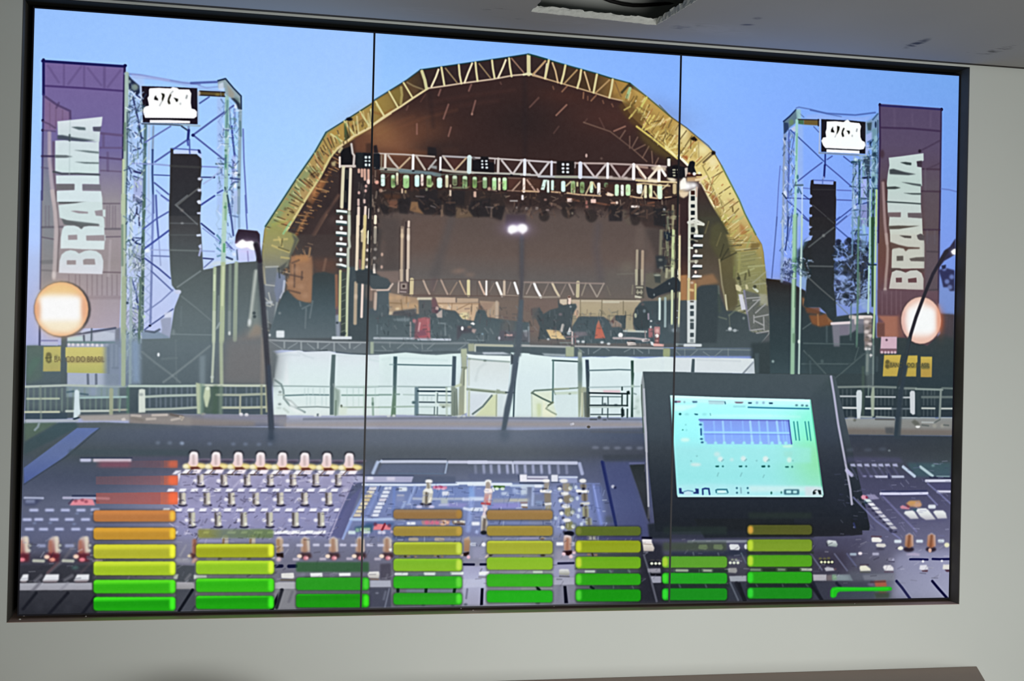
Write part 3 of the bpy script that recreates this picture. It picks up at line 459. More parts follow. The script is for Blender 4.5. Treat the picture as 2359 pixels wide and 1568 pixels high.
LL('800 30 860 -20;880 60 940 0;1000 220 1140 150;900 210 960 150;860 40 830 -30', 22, 'c0b86c', .8, 6); P('1000 60 1060 120 1080 190 1010 200', 'a4683c', .6, 12); LL('1100 560 1280 545;1000 640 1160 580', 20, 'a8aa7c', .8, 6); LL('1150 740 1290 620;1170 760 1300 745', 18, 'a4a688', .7, 6); L('1080 340 1130 210', 20, '9ca468', .7, 6); P('1130 290 1240 290 1210 350 1120 370', '74623c', .8, 10)
LL('980 640 1000 700 1010 760;1070 640 1060 700;1100 600 1110 660', 20, '4c4a34', .7, 8); P('950 760 980 760 1020 800 1010 845 960 820', 'e0d8a8', .9, 5); P('1060 760 1085 760 1100 810 1070 815', 'd8d0a0', .9, 5); L('1160 800 1200 835', 30, 'd8e0cc', .9, 5); EE('1170 785 985 690', 20, '34362c', .8, 6)
P('1040 820 1220 870 1250 960 1200 1010 1290 980 1330 1000 1340 1280 1110 1280 1080 1060', '5c6264', .8, 8); P('985 870 1030 870 1075 1040 1020 1050', 'd8daea', .95, 5); L('1050 830 1085 1100 1110 1280', 24, '8c8ca4', .9, 5); P('1220 860 1320 880 1340 1000 1230 980', 'a6a890', .9, 10)
LL('1080 915 1230 905;1090 1060 1220 930;1150 940 1230 930;1180 1080 1290 980;1170 1130 1350 1095;1170 1170 1270 1220;1110 1280 1260 1260;1330 1000 1355 1280;1190 1310 1360 1280;1350 1290 1215 1440;1160 1110 1160 1190;1270 1130 1275 1270', 17, 'a4a6a6', .85, 4); LL('1230 1310 1150 1410', 18, '707c80', .7, 6)
P('960 1060 1085 1100 1110 1280 1190 1320 1330 1310 1230 1440 1140 1480 500 1480 500 1000 520 800 570 770 740 770 760 850 850 1060', [(770, '3c474c'), (1100, '465357'), (1480, '4c5a60')], 1, 8); P('740 770 780 900 790 1080 740 1080', '4c5a50', .7, 14); L('760 780 765 860', 20, '6c7c74', .6, 8); L('880 1100 890 1240', 16, '747c70', .5, 6); LL('760 1125 850 1150;940 1060 880 1110', 18, '748070', .6, 6)
E(890, 1262, 22, 22, 'd8e0e4', .9, 6); E(945, 1278, 22, 16, 'c4ced4', .9, 6); L('850 1278 980 1278', 14, '8c989c', .6, 6); E(1045, 1140, 14, 16, '8c9c98', .8, 6)
# far right of the stage: hedge line and bright lamps
P('1300 690 1568 740 1568 1568 1330 1568 1340 1000 1318 860', [(690, '2e2824'), (860, '3a3a3a'), (1100, '44504f'), (1568, '485a60')], 1, 5); P('1320 880 1568 880 1568 1100 1340 1050', '4c3c34', .6, 30)
L('1470 880 1468 1100 1458 1470', 26, '8c8478', .8, 8); L('1525 920 1520 1400', 20, '6a6c66', .7, 8); E(1515, 1375, 14, 18, '7c8884', .7, 6)
S(1440, 800, 90, 70, 'd89858', .8); EE('1335 775 1380 780 1500 805 1548 815', 28, 'ffe8b8', .95, 8, 22); EE('1450 740 1420 780 1450 840 1440 880', 30, 'fff8dc', 1, 8, 28); P('1340 760 1430 770 1430 730 1470 735 1480 780 1470 860 1450 900 1410 880 1400 820 1350 790', 'fffbe4', 1, 7)
# ---- lighting grid
V(840, 340, 5.2263)
P('60 500 500 520 1000 490 1720 520 1700 700 1640 880 1500 830 1310 830 1090 830 960 810 720 800 540 760 160 800 90 760', '37302f', .85, 14); P('110 40 200 70 320 70 360 0 100 0', '6c4a3a', .6, 16); P('330 20 760 40 760 90 330 70', '6e4836', .7, 20); P('760 -10 860 0 870 100 760 100', '262428', .9, 8); P('920 0 1140 0 1130 90 940 90', '4a342e', .5, 20)
P('200 280 1990 380 1990 530 1700 520 1000 500 200 500', '4a342e', .75, 14)
P('275 100 540 120 420 250', '5c3c30', .8, 8); P('630 110 850 140 760 250', '4c3230', .8, 8); P('960 120 1210 140 1080 270', '523430', .8, 8); P('1660 155 1900 165 1780 300', '41302f', .8, 8)
L('120 68 480 82 840 108', 20, 'b8aaa2', 1, 4); L('940 102 1390 125', 24, 'a8a3a6', 1, 4); L('1490 126 1990 158', 20, 'c2bab8', 1, 4); L('1310 120 1330 160', 30, '5c5658', .8, 6)
L('190 252 420 268 560 285', 38, 'a2a498', .95, 5); L('430 280 800 310 900 330', 44, '70838a', .95, 8); P('780 210 870 220 870 260 800 245', 'a4aeb0', .8, 6); L('930 268 1060 285 1300 300', 30, 'b8b4a8', .95, 5); L('1300 300 1990 322', 26, 'b0b0a8', 1, 4); L('1340 322 1990 345', 12, '28242a', .9, 4); LL('200 290 560 310;860 325 1260 318', 14, '68766c', .8, 6)
for x, y0, y1, w, c in ((205, 95, 240, 16, '867c6c'), (250, 85, 240, 30, 'dad2c8'), (585, 95, 262, 32, 'f2f2f8'), (914, 120, 278, 26, 'f6f6fc'), (1262, 115, 288, 54, 'cfe2e2'), (1610, 135, 300, 32, 'c4bcb8'), (1932, 150, 322, 34, 'dcdce8'), (1570, 140, 190, 16, 'b8b0b0')): L([x, y0, x - 4, y1], w, c, 1, 4)
LL('285 95 345 180 405 245;625 105 725 262;950 110 1070 272', 26, 'bfb4aa', 1, 4); LL('545 120 420 245;1218 130 1092 268', 22, 'bba488', 1, 4); L('858 150 770 258', 24, 'aaa6a4', 1, 4); LL('1652 155 1775 310;1902 150 1790 310', 26, 'c4bcbc', 1, 4)
EE('585 278 255 262 915 288 1768 332', 18, '1c1e24', .9, 4, 12)
B(112, 75, 185, 260, '23252c', 1, 4, 4); P('1400 105 1490 110 1495 170 1560 180 1560 300 1300 280 1300 150 1395 140', '1d1c20', 1, 5); BB('1403 150 1428 172;1450 150 1480 172;1403 188 1430 210;1452 188 1482 210;1405 225 1432 250;1455 228 1486 252', 'e4f2f8', 1, 8, 4)
B(-30, 60, 78, 245, '1e2026', 1, 4, 4); BB('0 100 30 132;45 100 72 132;0 150 30 170;45 150 72 170;2 190 30 225;45 192 72 225', 'e0f4f2', 1, 6, 4); B(-110, 60, -35, 235, '23262b', 1, 6, 5)
cans = ((220, 320, 465, 50, 'dcfcf0'), (345, 328, 485, 54, '88b070'), (392, 300, 450, 30, 'd6c8a8'), (500, 330, 490, 74, 'a0cc8c'), (632, 330, 472, 60, 'd4fcf2'), (692, 318, 462, 36, 'e8d2ca'), (775, 332, 480, 60, '86a868'), (902, 360, 486, 64, 'd4fef0'), (990, 328, 482, 40, 'cec6a6'), (1085, 335, 460, 60, '808868'), (1207, 340, 492, 60, '8cac78'), (1325, 350, 488, 54, '7ca060'), (1447, 355, 492, 54, '8ca87c'), (1562, 360, 512, 54, 'b0dca0'), (1622, 362, 515, 34, 'e0d2ba'), (1685, 360, 512, 54, 'b0e09a'))
for x, y0, y1, w, c in cans:
    B(x - w / 2 - 12, y0 - 6, x + w / 2 + 12, y1 + 12, '221c1e', .75, 20, 6); B(x - w / 2, y0, x + w / 2, y1, c, 1, w * .4, 5)
    B(x - w / 2 + 4, y0, x + w / 2 - 4, y0 + 40, 'e6fbe6', .7, 14, 6)
for x in (775, 1085, 1207, 1325, 345): E(x, 415, 18, 34, '58644a', .7, 8)
P('320 470 380 460 400 420 350 490', 'c8d0a8', .8, 5); P('740 450 800 480 830 440 815 400 800 450', 'c4d4a0', .8, 5); EE('148 415 1500 495 195 515', 22, 'd8b4a0', .8, 6); P('1050 470 1260 470 1240 495 1060 490', '8a9878', .7, 6)
LL('1885 400 1780 515;1955 390 1990 450', 20, 'b09484', .9, 5); L('1918 380 1915 525', 32, 'f2dcd2', 1, 4); L('1720 515 1990 530', 14, '9a7c6c', .8, 5); P('1730 380 1880 370 1760 500 1730 480', '553832', .8, 8); LL('1730 365 1990 375', 12, '8c746a', .7, 5)
P('560 650 640 650 660 720 720 800 540 760', '8c6c50', .9, 8); P('270 630 400 630 395 720 300 705', '7c5646', .8, 10); P('1095 720 1240 740 1310 830 1100 850', '6e5c4c', .9, 10); L('935 700 925 820', 24, '7c6858', .8, 8); L('1525 730 1525 830', 24, '74645c', .7, 8); P('230 560 430 560 430 620 240 620', '5c3e30', .6, 14); L('250 690 380 720', 14, 'a07058', .5, 8)
for p in ('400 620 560 600 525 800 420 790', '640 600 930 610 915 805 720 805 650 720', '960 640 1090 620 1095 800 1040 835 970 810', '1260 650 1520 610 1505 830 1310 830 1250 740', '1540 700 1690 700 1650 870 1540 830', '180 680 290 680 290 800 190 800', '1050 510 1210 520 1200 700 1060 690', '660 500 880 490 880 620 660 640'): P(p, '2b292c', .8, 9)
LL('620 585 710 590;800 700 850 720;1460 715 1540 720', 16, '6c6464', .8, 6)
for x, y, w, h, c in ((452, 520, 22, 62, 'e4cab0'), (492, 530, 26, 40, 'b09c78'), (1032, 545, 24, 78, 'e6d2be'), (1033, 462, 18, 40, 'e6d2be'), (1328, 562, 34, 72, 'dcb8a6'), (1903, 600, 26, 60, 'f2eaec'), (1795, 640, 100, 18, 'b0acaa'), (165, 755, 22, 40, 'a89c90'), (1828, 720, 22, 26, '8c8480'), (1950, 735, 30, 34, '887c78'), (745, 500, 30, 40, '8c8c74')): B(x - w / 2, y - h / 2, x + w / 2, y + h / 2, c, .9, 8, 5)
V(1200, 340, 5.2263)
P('0 560 700 560 1100 600 1600 620 1880 640 1890 720 1700 980 1500 960 1300 720 500 680 0 700', '3a302f', .75, 14); P('0 370 240 380 230 530 0 530', '54392f', .7, 10); P('0 380 20 380 30 520 0 520', '3c2e2c', .8, 8)
P('105 185 330 185 215 330', '3c2e2e', .9, 8); P('780 205 1010 210 895 345', '3c2b2c', .9, 8); P('1090 210 1320 225 1205 345', '452e2e', .9, 8); P('1400 230 1620 250 1520 350', '4c3433', .9, 8)
L('0 150 430 178', 24, 'c0b8ba', 1, 4); L('650 186 1000 190 1530 212 1750 228', 24, 'b2a09c', 1, 5); L('655 180 650 240', 18, 'a8a0a0', .9, 4); L('1390 225 1520 240', 30, 'a88c80', .9, 6)
L('0 325 210 332', 24, 'b4b0ae', 1, 4); L('215 345 420 350 700 352 940 360', 30, 'b2b4b8', 1, 5); L('420 352 680 354', 24, '989c84', .8, 6); L('940 358 1500 388', 34, 'a49890', .95, 6); L('1390 395 1870 420', 26, 'd8c498', 1, 5); LL('220 370 940 385;1020 400 1400 410', 11, '28262c', .85, 4); LL('1560 425 1870 432', 12, '4c3a2c', .8, 4); EE('1260 362 1080 352', 30, 'd0c4c0', .8, 8, 14)
EE('1560 390 1620 400 1800 370 1830 390', 40, 'f4e8cc', .9, 10, 24)
for x, y0, y1, w, c in ((45, 150, 320, 34, 'dfe4f0'), (370, 170, 326, 30, 'd8d8e6'), (716, 190, 352, 50, 'd9dff0'), (1045, 195, 358, 34, 'f0f0fa'), (1358, 205, 370, 42, 'f6f0f0'), (1664, 230, 392, 42, 'fffaf2')): L([x, y0, x - 2, y1], w, c, 1, 4)
LL('95 180 210 335;335 180 220 330', 28, 'c6c0c2', 1, 4); LL('765 195 880 345;1022 205 905 348', 28, 'c6bcbc', 1, 4); LL('1085 205 1190 352;1330 220 1222 352', 28, 'b4a4a2', 1, 4); LL('1395 225 1500 365;1645 250 1540 370', 32, 'eadccc', 1, 4); L('1690 255 1740 335', 34, 'fffaf4', 1, 5); P('1560 240 1640 215 1750 240 1740 290 1700 260 1600 280', 'e8d8c0', .8, 8); LL('1420 290 1440 330 1480 370', 16, 'b08c78', .8, 5)
B(430, 160, 640, 325, '221e1f', 1, 6, 6); BB('492 186 524 218;545 188 580 218;490 236 524 262;545 238 580 262;494 278 524 306;546 280 580 308', 'e6f2fc', 1, 8, 4)
P('1755 120 1800 110 1810 240 1760 230', '14141a', 1, 5); B(1762, 130, 1800, 225, 'fbf6e4', 1, 10, 5); P('1820 215 1870 205 1940 230 1980 240 1970 370 1900 370 1770 360 1760 240 1810 250', '1b1a1e', 1, 6); BB('1825 258 1862 276;1880 258 1905 276;1825 292 1860 308;1885 295 1905 308;1830 325 1862 345', 'c8c8ac', .9, 4, 4)
S(1960, 450, 60, 50, 'fff4dc', 1.); S(1930, 530, 60, 40, 'e8d0a4', .8)
P('270 385 320 385 280 510 238 505', 'd8f8ea', 1, 5)
for x, y0, y1, w, c in ((328, 390, 545, 30, 'e8fff4'), (380, 390, 515, 36, 'd4f4e6'), (510, 400, 532, 52, 'dafcf6'), (628, 400, 555, 56, 'a0ba88'), (680, 410, 470, 26, 'd0caa0'), (738, 410, 550, 54, '8ca878'), (850, 405, 545, 42, 'd8fbd6'), (938, 420, 570, 40, 'fefaf6'), (1025, 420, 480, 50, '6c8060'), (1155, 440, 582, 52, 'd0f2d0'), (1220, 445, 582, 38, 'f8fff2'), (1290, 440, 580, 60, 'c8ecba'), (1428, 430, 556, 70, 'eef8f2'), (1500, 450, 612, 36, 'ece8c0'), (1562, 440, 605, 42, 'e6eec0'), (1672, 440, 622, 62, 'def8dc'), (1850, 430, 560, 46, 'c8b48c')):
    B(x - w / 2 - 10, y0 + 10, x + w / 2 + 10, y1 + 6, '2c2420', .7, 14, 6); B(x - w / 2, y0, x + w / 2, y1, c, 1, w * .4, 5)
for x, y in ((628, 470), (738, 480), (1540, 520)): E(x, y, 18, 40, '586434', .6, 8)
LL('20 520 210 530;370 530 470 540;560 545 700 565 960 580;1030 560 1110 570;1320 585 1400 600 1460 605;1560 600 1640 610;1740 600 1810 595', 20, 'd4b490', .9, 6); LL('75 390 165 510;200 500 215 525', 22, 'b8988a', .95, 5); L('38 380 36 525', 32, 'f2e0d6', 1, 4); LL('545 460 600 410;780 560 850 420;1450 590 1500 460;1600 530 1640 590;1700 500 1770 440', 20, 'd8c8a0', .85, 6); P('1040 530 1110 560 1100 585 1035 580', 'f4dcc8', .9, 5); LL('1400 440 1480 430 1640 450 1790 460;870 420 900 480', 20, 'e0c898', .8, 6); B(1020, 440, 1120, 530, '4a322c', .7, 10, 6); B(1330, 450, 1380, 550, '3c302a', .7, 10, 6); B(1735, 500, 1770, 590, '42302a', .8, 8, 6)
L('1500 625 1700 635 1880 590', 20, '241c20', .8, 6); LL('560 610 700 640;880 660 1060 690;1440 690 1600 700;1530 670 1600 660', 22, '8c5c48', .7, 8)
for x, y, rx, ry in ((280, 825, 65, 65), (565, 770, 75, 80), (850, 820, 75, 80), (1375, 865, 66, 72)): E(x, y, rx, ry, '332e2e', .85, 10)
P('1050 700 1225 690 1218 885 1060 885', '2c2a2d', .9, 9); P('1590 720 1745 700 1740 960 1600 930', '2a2a2d', .9, 9); P('1310 720 1440 720 1440 830 1310 830', '302c2e', .9, 9); P('230 540 350 540 350 760 210 760', '332c2c', .8, 10); P('470 660 650 660 640 760 490 760', '322c2c', .8, 10); L('1240 780 1300 900', 60, '5f574e', .6, 16); P('1440 680 1590 690 1600 900 1450 880', '3c3534', .7, 12)
for x, y, w, h, c in ((587, 632, 60, 46, 'f8e2d8'), (872, 642, 64, 48, 'fbd8cc'), (1156, 662, 30, 34, 'ffe6d6'), (1110, 664, 60, 22, 'd8a48c'), (1378, 708, 105, 28, 'fff2ea'), (1727, 745, 28, 28, 'ffffff'), (790, 660, 26, 50, 'a87068'), (20, 600, 28, 60, 'f4ecf0'), (72, 733, 36, 36, '887c78'), (192, 730, 36, 34, '8c807c'), (322, 750, 46, 24, '847470'), (295, 626, 34, 26, '987870'), (370, 685, 20, 40, '8c7068'), (795, 710, 34, 36, '9c6c64'), (620, 790, 24, 30, '7c7468'), (1388, 795, 70, 18, '645c58'), (1775, 832, 26, 24, 'a8a088')): B(x - w / 2, y - h / 2, x + w / 2, y + h / 2, c, .9, 9, 5)
V(0, 0)
clutter('872 405 1545 440 1545 470 872 445', 160, '2c2624 8c6c54 5c4438 c8b098 3a302c', 9, 3, .5, 31)
clutter('872 445 1545 468 1545 500 872 490', 200, '2a2628 4c3c38 6c5448 241f22 8c7464 3a3234', 16, 5, .5, 32)
V(1200, 340, 5.2263)
# backdrop folds and poles
L('930 940 900 1200 960 1568', 90, '58545a', .4, 40); L('1520 1000 1500 1300', 50, '5c5450', .5, 30); P('1380 960 1480 960 1490 1240 1370 1240', '6c605a', .5, 20)
V(840, 340, 5.2263)
P('1000 830 1090 830 900 1568 770 1568', '555355', .5, 30); P('560 830 1000 830 900 1200 560 1250', '66544d', .5, 40); P('160 800 420 860 420 1500 200 1500 230 1200', '4e4746', .7, 30)
L('452 960 447 1200 440 1600', 36, 'bfaa94', .95, 6); L('425 960 420 1600', 14, '443a38', .7, 6); L('527 980 522 1600', 34, 'd0bfae', .98, 5); L('532 890 530 945', 26, 'e8d4c4', .95, 5); L('498 900 490 1600', 16, '382e30', .8, 6); E(452, 1060, 18, 30, 'dcc8a8', .8, 8); E(525, 1080, 16, 40, 'e8dcd0', .8, 8); L('470 870 450 960', 30, '4c403c', .5, 10)
EE('1160 1480 1100 1490 1270 1530', 60, '9a7c6c', .5, 20, 24)
V(1200, 340, 5.2263)
L('1400 1240 1392 1600', 32, 'aa9f8c', .95, 6); L('1466 1250 1460 1600', 36, 'ae9c88', .95, 6); LL('1432 1240 1428 1600', 20, '54504c', .8, 6); S(1280, 1450, 90, 90, '7a7468', .5)
P('1500 980 1660 960 1800 1000 1810 1568 1600 1568 1620 1300', '453f3e', .7, 24)
LL('1690 1010 1680 1280', 40, '8c8c74', .7, 12); LL('1760 1130 1768 1290;1790 1480 1785 1568', 34, 'a0a280', .8, 8); LL('1765 840 1775 970', 30, '7c8470', .7, 8); P('1720 1010 1800 1010 1805 1110 1760 1130 1720 1070', '26303a', .95, 8); P('1620 1300 1740 1300 1740 1420 1640 1460', '30383e', .85, 12); EE('1680 1350 1690 1445 1640 1530', 26, '8a9088', .7, 8, 16); L('1600 1530 1680 1545', 20, 'a8a898', .7, 8); L('1750 1360 1700 1568', 30, '3c464c', .6, 10)
L('1830 700 1828 1000', 32, '94886c', .9, 6); L('1836 1000 1830 1300 1826 1600', 40, 'c6d4a0', .98, 6); L('1880 1080 1880 1600', 14, '1c1c24', 1, 3); L('1915 690 1912 1060', 28, 'a07c70', .9, 6); L('1912 1070 1908 1600', 30, 'e2d8b0', .98, 5); EE('1882 1095 1882 1170 1880 1345 1878 1470 1880 1560', 10, 'd8d8cc', .9, 4)
V(0, 0); clutter('825 380 872 380 872 640 822 640', 130, '1c1c20 e0d0bc 3c3436 c8b098 2a2629 8c7464', 13, 3.2, .6, 35, [90, 90, 80, 100])
clutter('1525 480 1560 490 1560 660 1522 660', 90, '1c1e22 b8b894 3c4444 8c8c70 262c30 a4a484', 13, 4, .55, 36, [90, 90, 0])
# ---- left stage tower
V(600, 240, 5.2267)
P('1110 760 1330 760 1340 1568 1100 1568', '2f2c30', .75, 12)
P('960 560 990 540 1100 500 1110 730 970 730', '1c1c20', 1, 6); LL('955 640 955 755', 24, 'e8dcd2', 1, 4); L('1095 480 1110 590 1130 620 1120 750', 26, 'cac4c0', .95, 5); L('975 745 1145 745', 28, 'cdc2ba', 1, 4); L('950 570 975 530', 34, 'd0c498', .8, 6); P('850 700 910 680 900 750 860 740', 'c8b888', .8, 8)
L('1000 765 990 1000 980 1235', 42, 'd6d0b2', 1, 6); L('1085 780 1078 1000 1070 1265', 36, 'ded6c2', 1, 5); P('1020 770 1064 775 1050 1260 1002 1250', '22242a', 1, 4); LL('1040 800 1045 890;1020 1050 1025 1170', 24, '4c4e44', .6, 6)
B(1150, 590, 1240, 760, '23272b', 1, 8, 5); B(1360, 590, 1430, 760, '202329', 1, 6, 5); P('1360 500 1400 490 1420 590 1365 590', '2a2427', 1, 6); P('1270 470 1340 470 1340 590 1270 590', '3c2c28', .7, 10)
LL('1185 790 1185 815;1222 790 1222 865;1256 790 1258 905;1300 795 1300 945', 30, 'd8ac9a', .95, 5); E(1300, 930, 22, 30, 'f4d8d0', .9, 6); EE('1186 1065 1266 1042 1272 985', 16, 'e0b8b0', .9, 5, 20); LL('1180 1150 1180 1210;1252 1155 1252 1180', 28, 'd8bcb4', .9, 5); L('1182 1245 1178 1445', 32, 'e6d2c6', .95, 5); L('1265 1240 1255 1445', 30, 'eed8ca', .95, 5); L('1310 1260 1305 1370', 18, 'f4e6e0', .9, 4); EE('1400 940', 22, 'e8a898', .9, 6); LL('1385 1350 1382 1430;1380 1485 1378 1600', 28, 'e6d8bc', .95, 4); E(1418, 1275, 12, 20, '8c7c74', .8, 5); LL('1172 1490 1170 1600;1220 1530 1250 1500 1255 1600;1300 1540 1296 1600', 28, 'ecdcc0', .95, 5)
for k, (y0, y1) in enumerate(((1268, 1300), (1398, 1432), (1528, 1562))):
    P([912 - k * 3, y0, 975, y0 + 4, 1048 - k * 2, y0 + 14, 1045, y1 + 12, 970, y1 + 2, 915 - k * 4, y1], 'e4fdf6', 1, 4); L([915, y1 + 16, 1045, y1 + 22], 14, '2c5c58', .5, 6)
LL('1068 1300 1068 1568', 32, 'c0c8b0', .8, 8); EE('972 1360 972 1492', 17, 'f0f0e4', 1, 5, 22)
V(600, 500, 4.75)
P('700 0 960 0 1060 560 850 600 560 640 540 420 420 250 640 0', '453a3a', .5, 40); P('970 540 1190 560 1180 1360 960 1340', '48555c', .95, 8)
for y in (50, 172, 290, 404, 520):
    P([828, y - 16, 885, y - 14, 945, y - 6 + (12 if y == 520 else 0), 940, y + 22 + (12 if y == 520 else 0), 880, y + 14, 826, y + 10], 'eefcfc', 1, 4); L([835, y + 24, 940, y + 34], 14, '2c5c64', .5, 6)
EE('885 5 885 122 882 237 880 355 878 468', 17, 'eef0ec', 1, 5, 22); L('970 -10 972 120 968 240 975 320 960 350 958 540', 30, 'c4ccbc', .95, 6)
L('1066 -10 1060 300 1052 570', 32, 'e6d6be', 1, 5); L('1145 -10 1135 300 1122 570', 34, 'd4c48e', 1, 6); L('1112 160 1112 260', 26, 'e8d8b0', .8, 6); L('1185 155 1178 285', 22, 'ecebd4', 1, 4); LL('1258 -10 1256 62;1258 112 1254 278', 28, 'f0e2ca', 1, 4); EE('1172 362 1168 465 1165 545 1258 352 1250 448', 18, 'e4d8cc', .95, 5); L('1246 520 1243 600', 24, 'f0e4d8', 1, 4); EE('1330 408 1326 545', 14, 'd0b0a0', .9, 5, 20); EE('1350 275', 16, '5c504c', .8, 6); L('1088 470 1088 560', 18, '9c6c6c', .8, 5)
P('1220 100 1330 130 1300 560 1230 560', '3a3a3c', .5, 14)
# tarp patch, loudspeaker stack, stage edge on the left
P('330 430 390 420 560 425 575 520 570 640 565 930 480 940 400 905 290 790 295 700 325 620', 'a77b5c', .95, 10); P('380 420 520 420 530 480 370 500', 'b08058', .8, 12); LL('330 630 460 660;375 520 370 760;455 600 450 680;310 800 430 830;350 500 420 470;530 330 535 430', 18, '5c4a44', .7, 8); EE('390 580 440 760 490 860 330 720', 40, 'c09474', .5, 14, 30); L('545 340 530 430', 20, 'a08060', .8, 6); P('550 460 830 460 850 600 600 610', '6c4c40', .7, 30); L('715 460 690 580', 24, '8c6a58', .6, 10)
P('10 560 40 230 130 80 380 190 420 250 330 420 300 540 260 560 200 620 270 640 270 760 240 860 180 960 140 1200 60 1100 30 860', [(80, '98985c'), (300, '989468'), (480, '8a8a74'), (700, '7c8490'), (1100, '6c7880')], .95, 8)
P('60 560 180 540 180 700 60 730', '717c88', .8, 8); P('180 600 270 640 272 740 180 940 150 800', '7c88a4', .9, 8); L('262 700 250 820 220 880', 22, 'c4cce0', .8, 6); P('340 180 420 240 330 430 240 600 190 560 300 480 370 260', '4c5050', .75, 8)
LL('130 310 200 340 310 380;200 220 240 320;150 250 290 240;230 440 310 450', 20, 'c8b878', .75, 7); LL('200 330 310 370;240 240 230 310', 14, '4c4a34', .6, 6); LL('130 80 350 30', 30, 'a4a45c', .7, 12); L('330 50 250 180', 20, '94c08c', .85, 5); L('270 80 330 30', 20, 'b07c58', .5, 10); L('20 550 45 720', 30, 'b8b090', .8, 8); LL('60 545 190 540;60 740 150 750;40 880 140 960;90 830 120 960;50 960 110 975', 17, 'b4b8b4', .8, 5); L('60 940 120 930', 26, 'c4ccd4', .7, 8); L('60 1030 75 1200', 30, 'a4aeb0', .6, 10); L('180 940 160 1100 130 1240', 22, '9ca8ac', .8, 6); L('200 560 210 660', 16, '2f3a40', .6, 6)
P('575 640 600 610 700 600 825 630 830 1320 90 1330 100 1250 180 1000 250 830 300 800 350 870 410 910 560 950', [(610, '3e484b'), (800, '44545a'), (1000, '50626a'), (1320, '63727a')], 1, 7)
L('830 640 835 990', 30, '9c6c54', .9, 8); L('838 990 838 1080', 26, '74606c', .7, 8); L('845 1090 850 1290', 44, '9ca8bc', .8, 10); E(840, 1155, 16, 12, '38444c', .9, 5); LL('500 1000 490 1210;570 920 540 1100;430 930 440 970;460 1000 540 960', 18, '7c8a90', .5, 6); E(210, 1050, 16, 14, '8c989c', .7, 6)
L('875 590 872 800 868 1130', 28, 'd2d494', .98, 6); L('962 560 950 800 940 1300', 30, 'cdd8b2', .98, 6); P('890 600 935 600 930 1280 885 1280', '47544f', .9, 5); for_y = [680, 760, 830, 910, 1000, 1080, 1160, 1240]
for y in for_y: L([888, y + 12, 932, y - 6], 9, '8c9c84', .55, 3)
B(172, 1240, 262, 1318, 'e6eef4', 1, 12, 6); E(100, 1290, 14, 16, 'dde4e8', .9, 5)
B(780, 1304, 1000, 1336, 'dfe7ee', 1, 8, 5); P('870 1270 940 1260 930 1296 880 1292', '38444a', .8, 5)
L('1045 720 1040 900 1035 1160', 36, 'c0ab90', .95, 7); E(1045, 870, 16, 30, 'dcc4ac', .7, 8); L('1118 730 1112 900 1106 1090', 26, 'f8ddd0', 1, 5); L('1260 830 1255 1000', 36, 'c8aa9a', .8, 8); LL('1215 750 1210 900', 26, 'b09080', .7, 10); P('1150 720 1260 740 1240 900 1140 880', '8c7468', .5, 20)
P('1040 590 1190 560 1300 640 1400 680 1420 720 1410 760 1360 775 1220 770 1190 740 1050 720', '3d464c', 1, 7); L('1215 790 1390 800 1420 750', 18, 'd0b8a8', .8, 6); L('1350 650 1340 760', 10, '5c6c74', .8, 5)
P('1290 810 1420 800 1430 1320 1190 1340 1190 1000 1270 1000', '50606a', .9, 8)
# stage edge, left part (y ~ 780..820)
V(600, 780, 6.2733)
P('100 0 2000 60 2000 190 1500 235 1100 190 700 180 300 160 120 180', [(0, '6a747c'), (120, '707c84'), (200, '717d84')], 1, 6)
L('120 20 400 30 1000 48 1540 55', 24, 'a3acb2', .9, 7); LL('130 30 320 150;530 60 400 140;680 70 780 150;1000 70 880 150;1130 70 1230 150;1450 70 1350 140', 16, '94a0a6', .75, 6); LL('345 50 345 130;588 50 590 150;830 50 830 130;1065 60 1065 180;1290 60 1290 130', 24, 'a0abb0', .8, 6); L('620 180 760 188 960 165', 18, '46525a', .8, 6); L('1100 195 1300 220 1540 228', 26, '46545c', .8, 6)
# ---- stage, middle
V(840, 620, 6.2079)
P('340 330 500 370 780 410 780 650 560 590 400 620 350 660', [(340, 'b4957a'), (500, 'b89a78'), (640, 'b6a28c')], .9, 8); EE('380 410 480 400 600 440 650 530 480 560 720 520 580 540', 50, 'd4ac80', .6, 16, 36); LL('360 480 520 490;600 390 600 480;520 440 540 600', 18, '8c7050', .6, 8); E(370, 630, 40, 26, 'dcc8a8', .8, 10); E(470, 565, 30, 18, 'ecd8b0', .7, 8)
L('770 422 950 420', 40, 'd6cdb4', 1, 7); P('780 340 1000 340 1000 395 780 390', '6c5c58', .5, 14)
P('1010 400 1300 405 1300 480 1040 478', 'd2b69c', 1, 6); P('1320 412 1625 418 1625 470 1320 480', 'c0a68c', 1, 6); P('1040 480 1630 480 1620 590 1590 650 1580 740 1400 715 1350 640 1290 590 1150 570 1060 540', 'd2b290', 1, 8); P('1640 450 1925 470 1915 705 1740 680 1745 600 1660 500', 'b39a82', 1, 8); E(1425, 665, 75, 52, 'e8daa8', .95, 10); LL('1250 490 1240 590;1530 490 1525 640;1050 490 1650 495;1320 580 1500 490', 14, '9c7c60', .7, 6); P('1650 470 1860 470 1800 560 1720 600', 'a08474', .7, 12); L('1890 470 1890 690', 40, 'c8b4a0', .8, 10); L('1640 500 1650 560', 20, '7c5c4c', .5, 8); P('1180 530 1240 520 1230 580 1170 570', 'f0d8bc', .7, 8); E(1090, 535, 30, 24, 'e8cca8', .8, 8); E(1420, 680, 24, 14, '9c8c58', .7, 6)
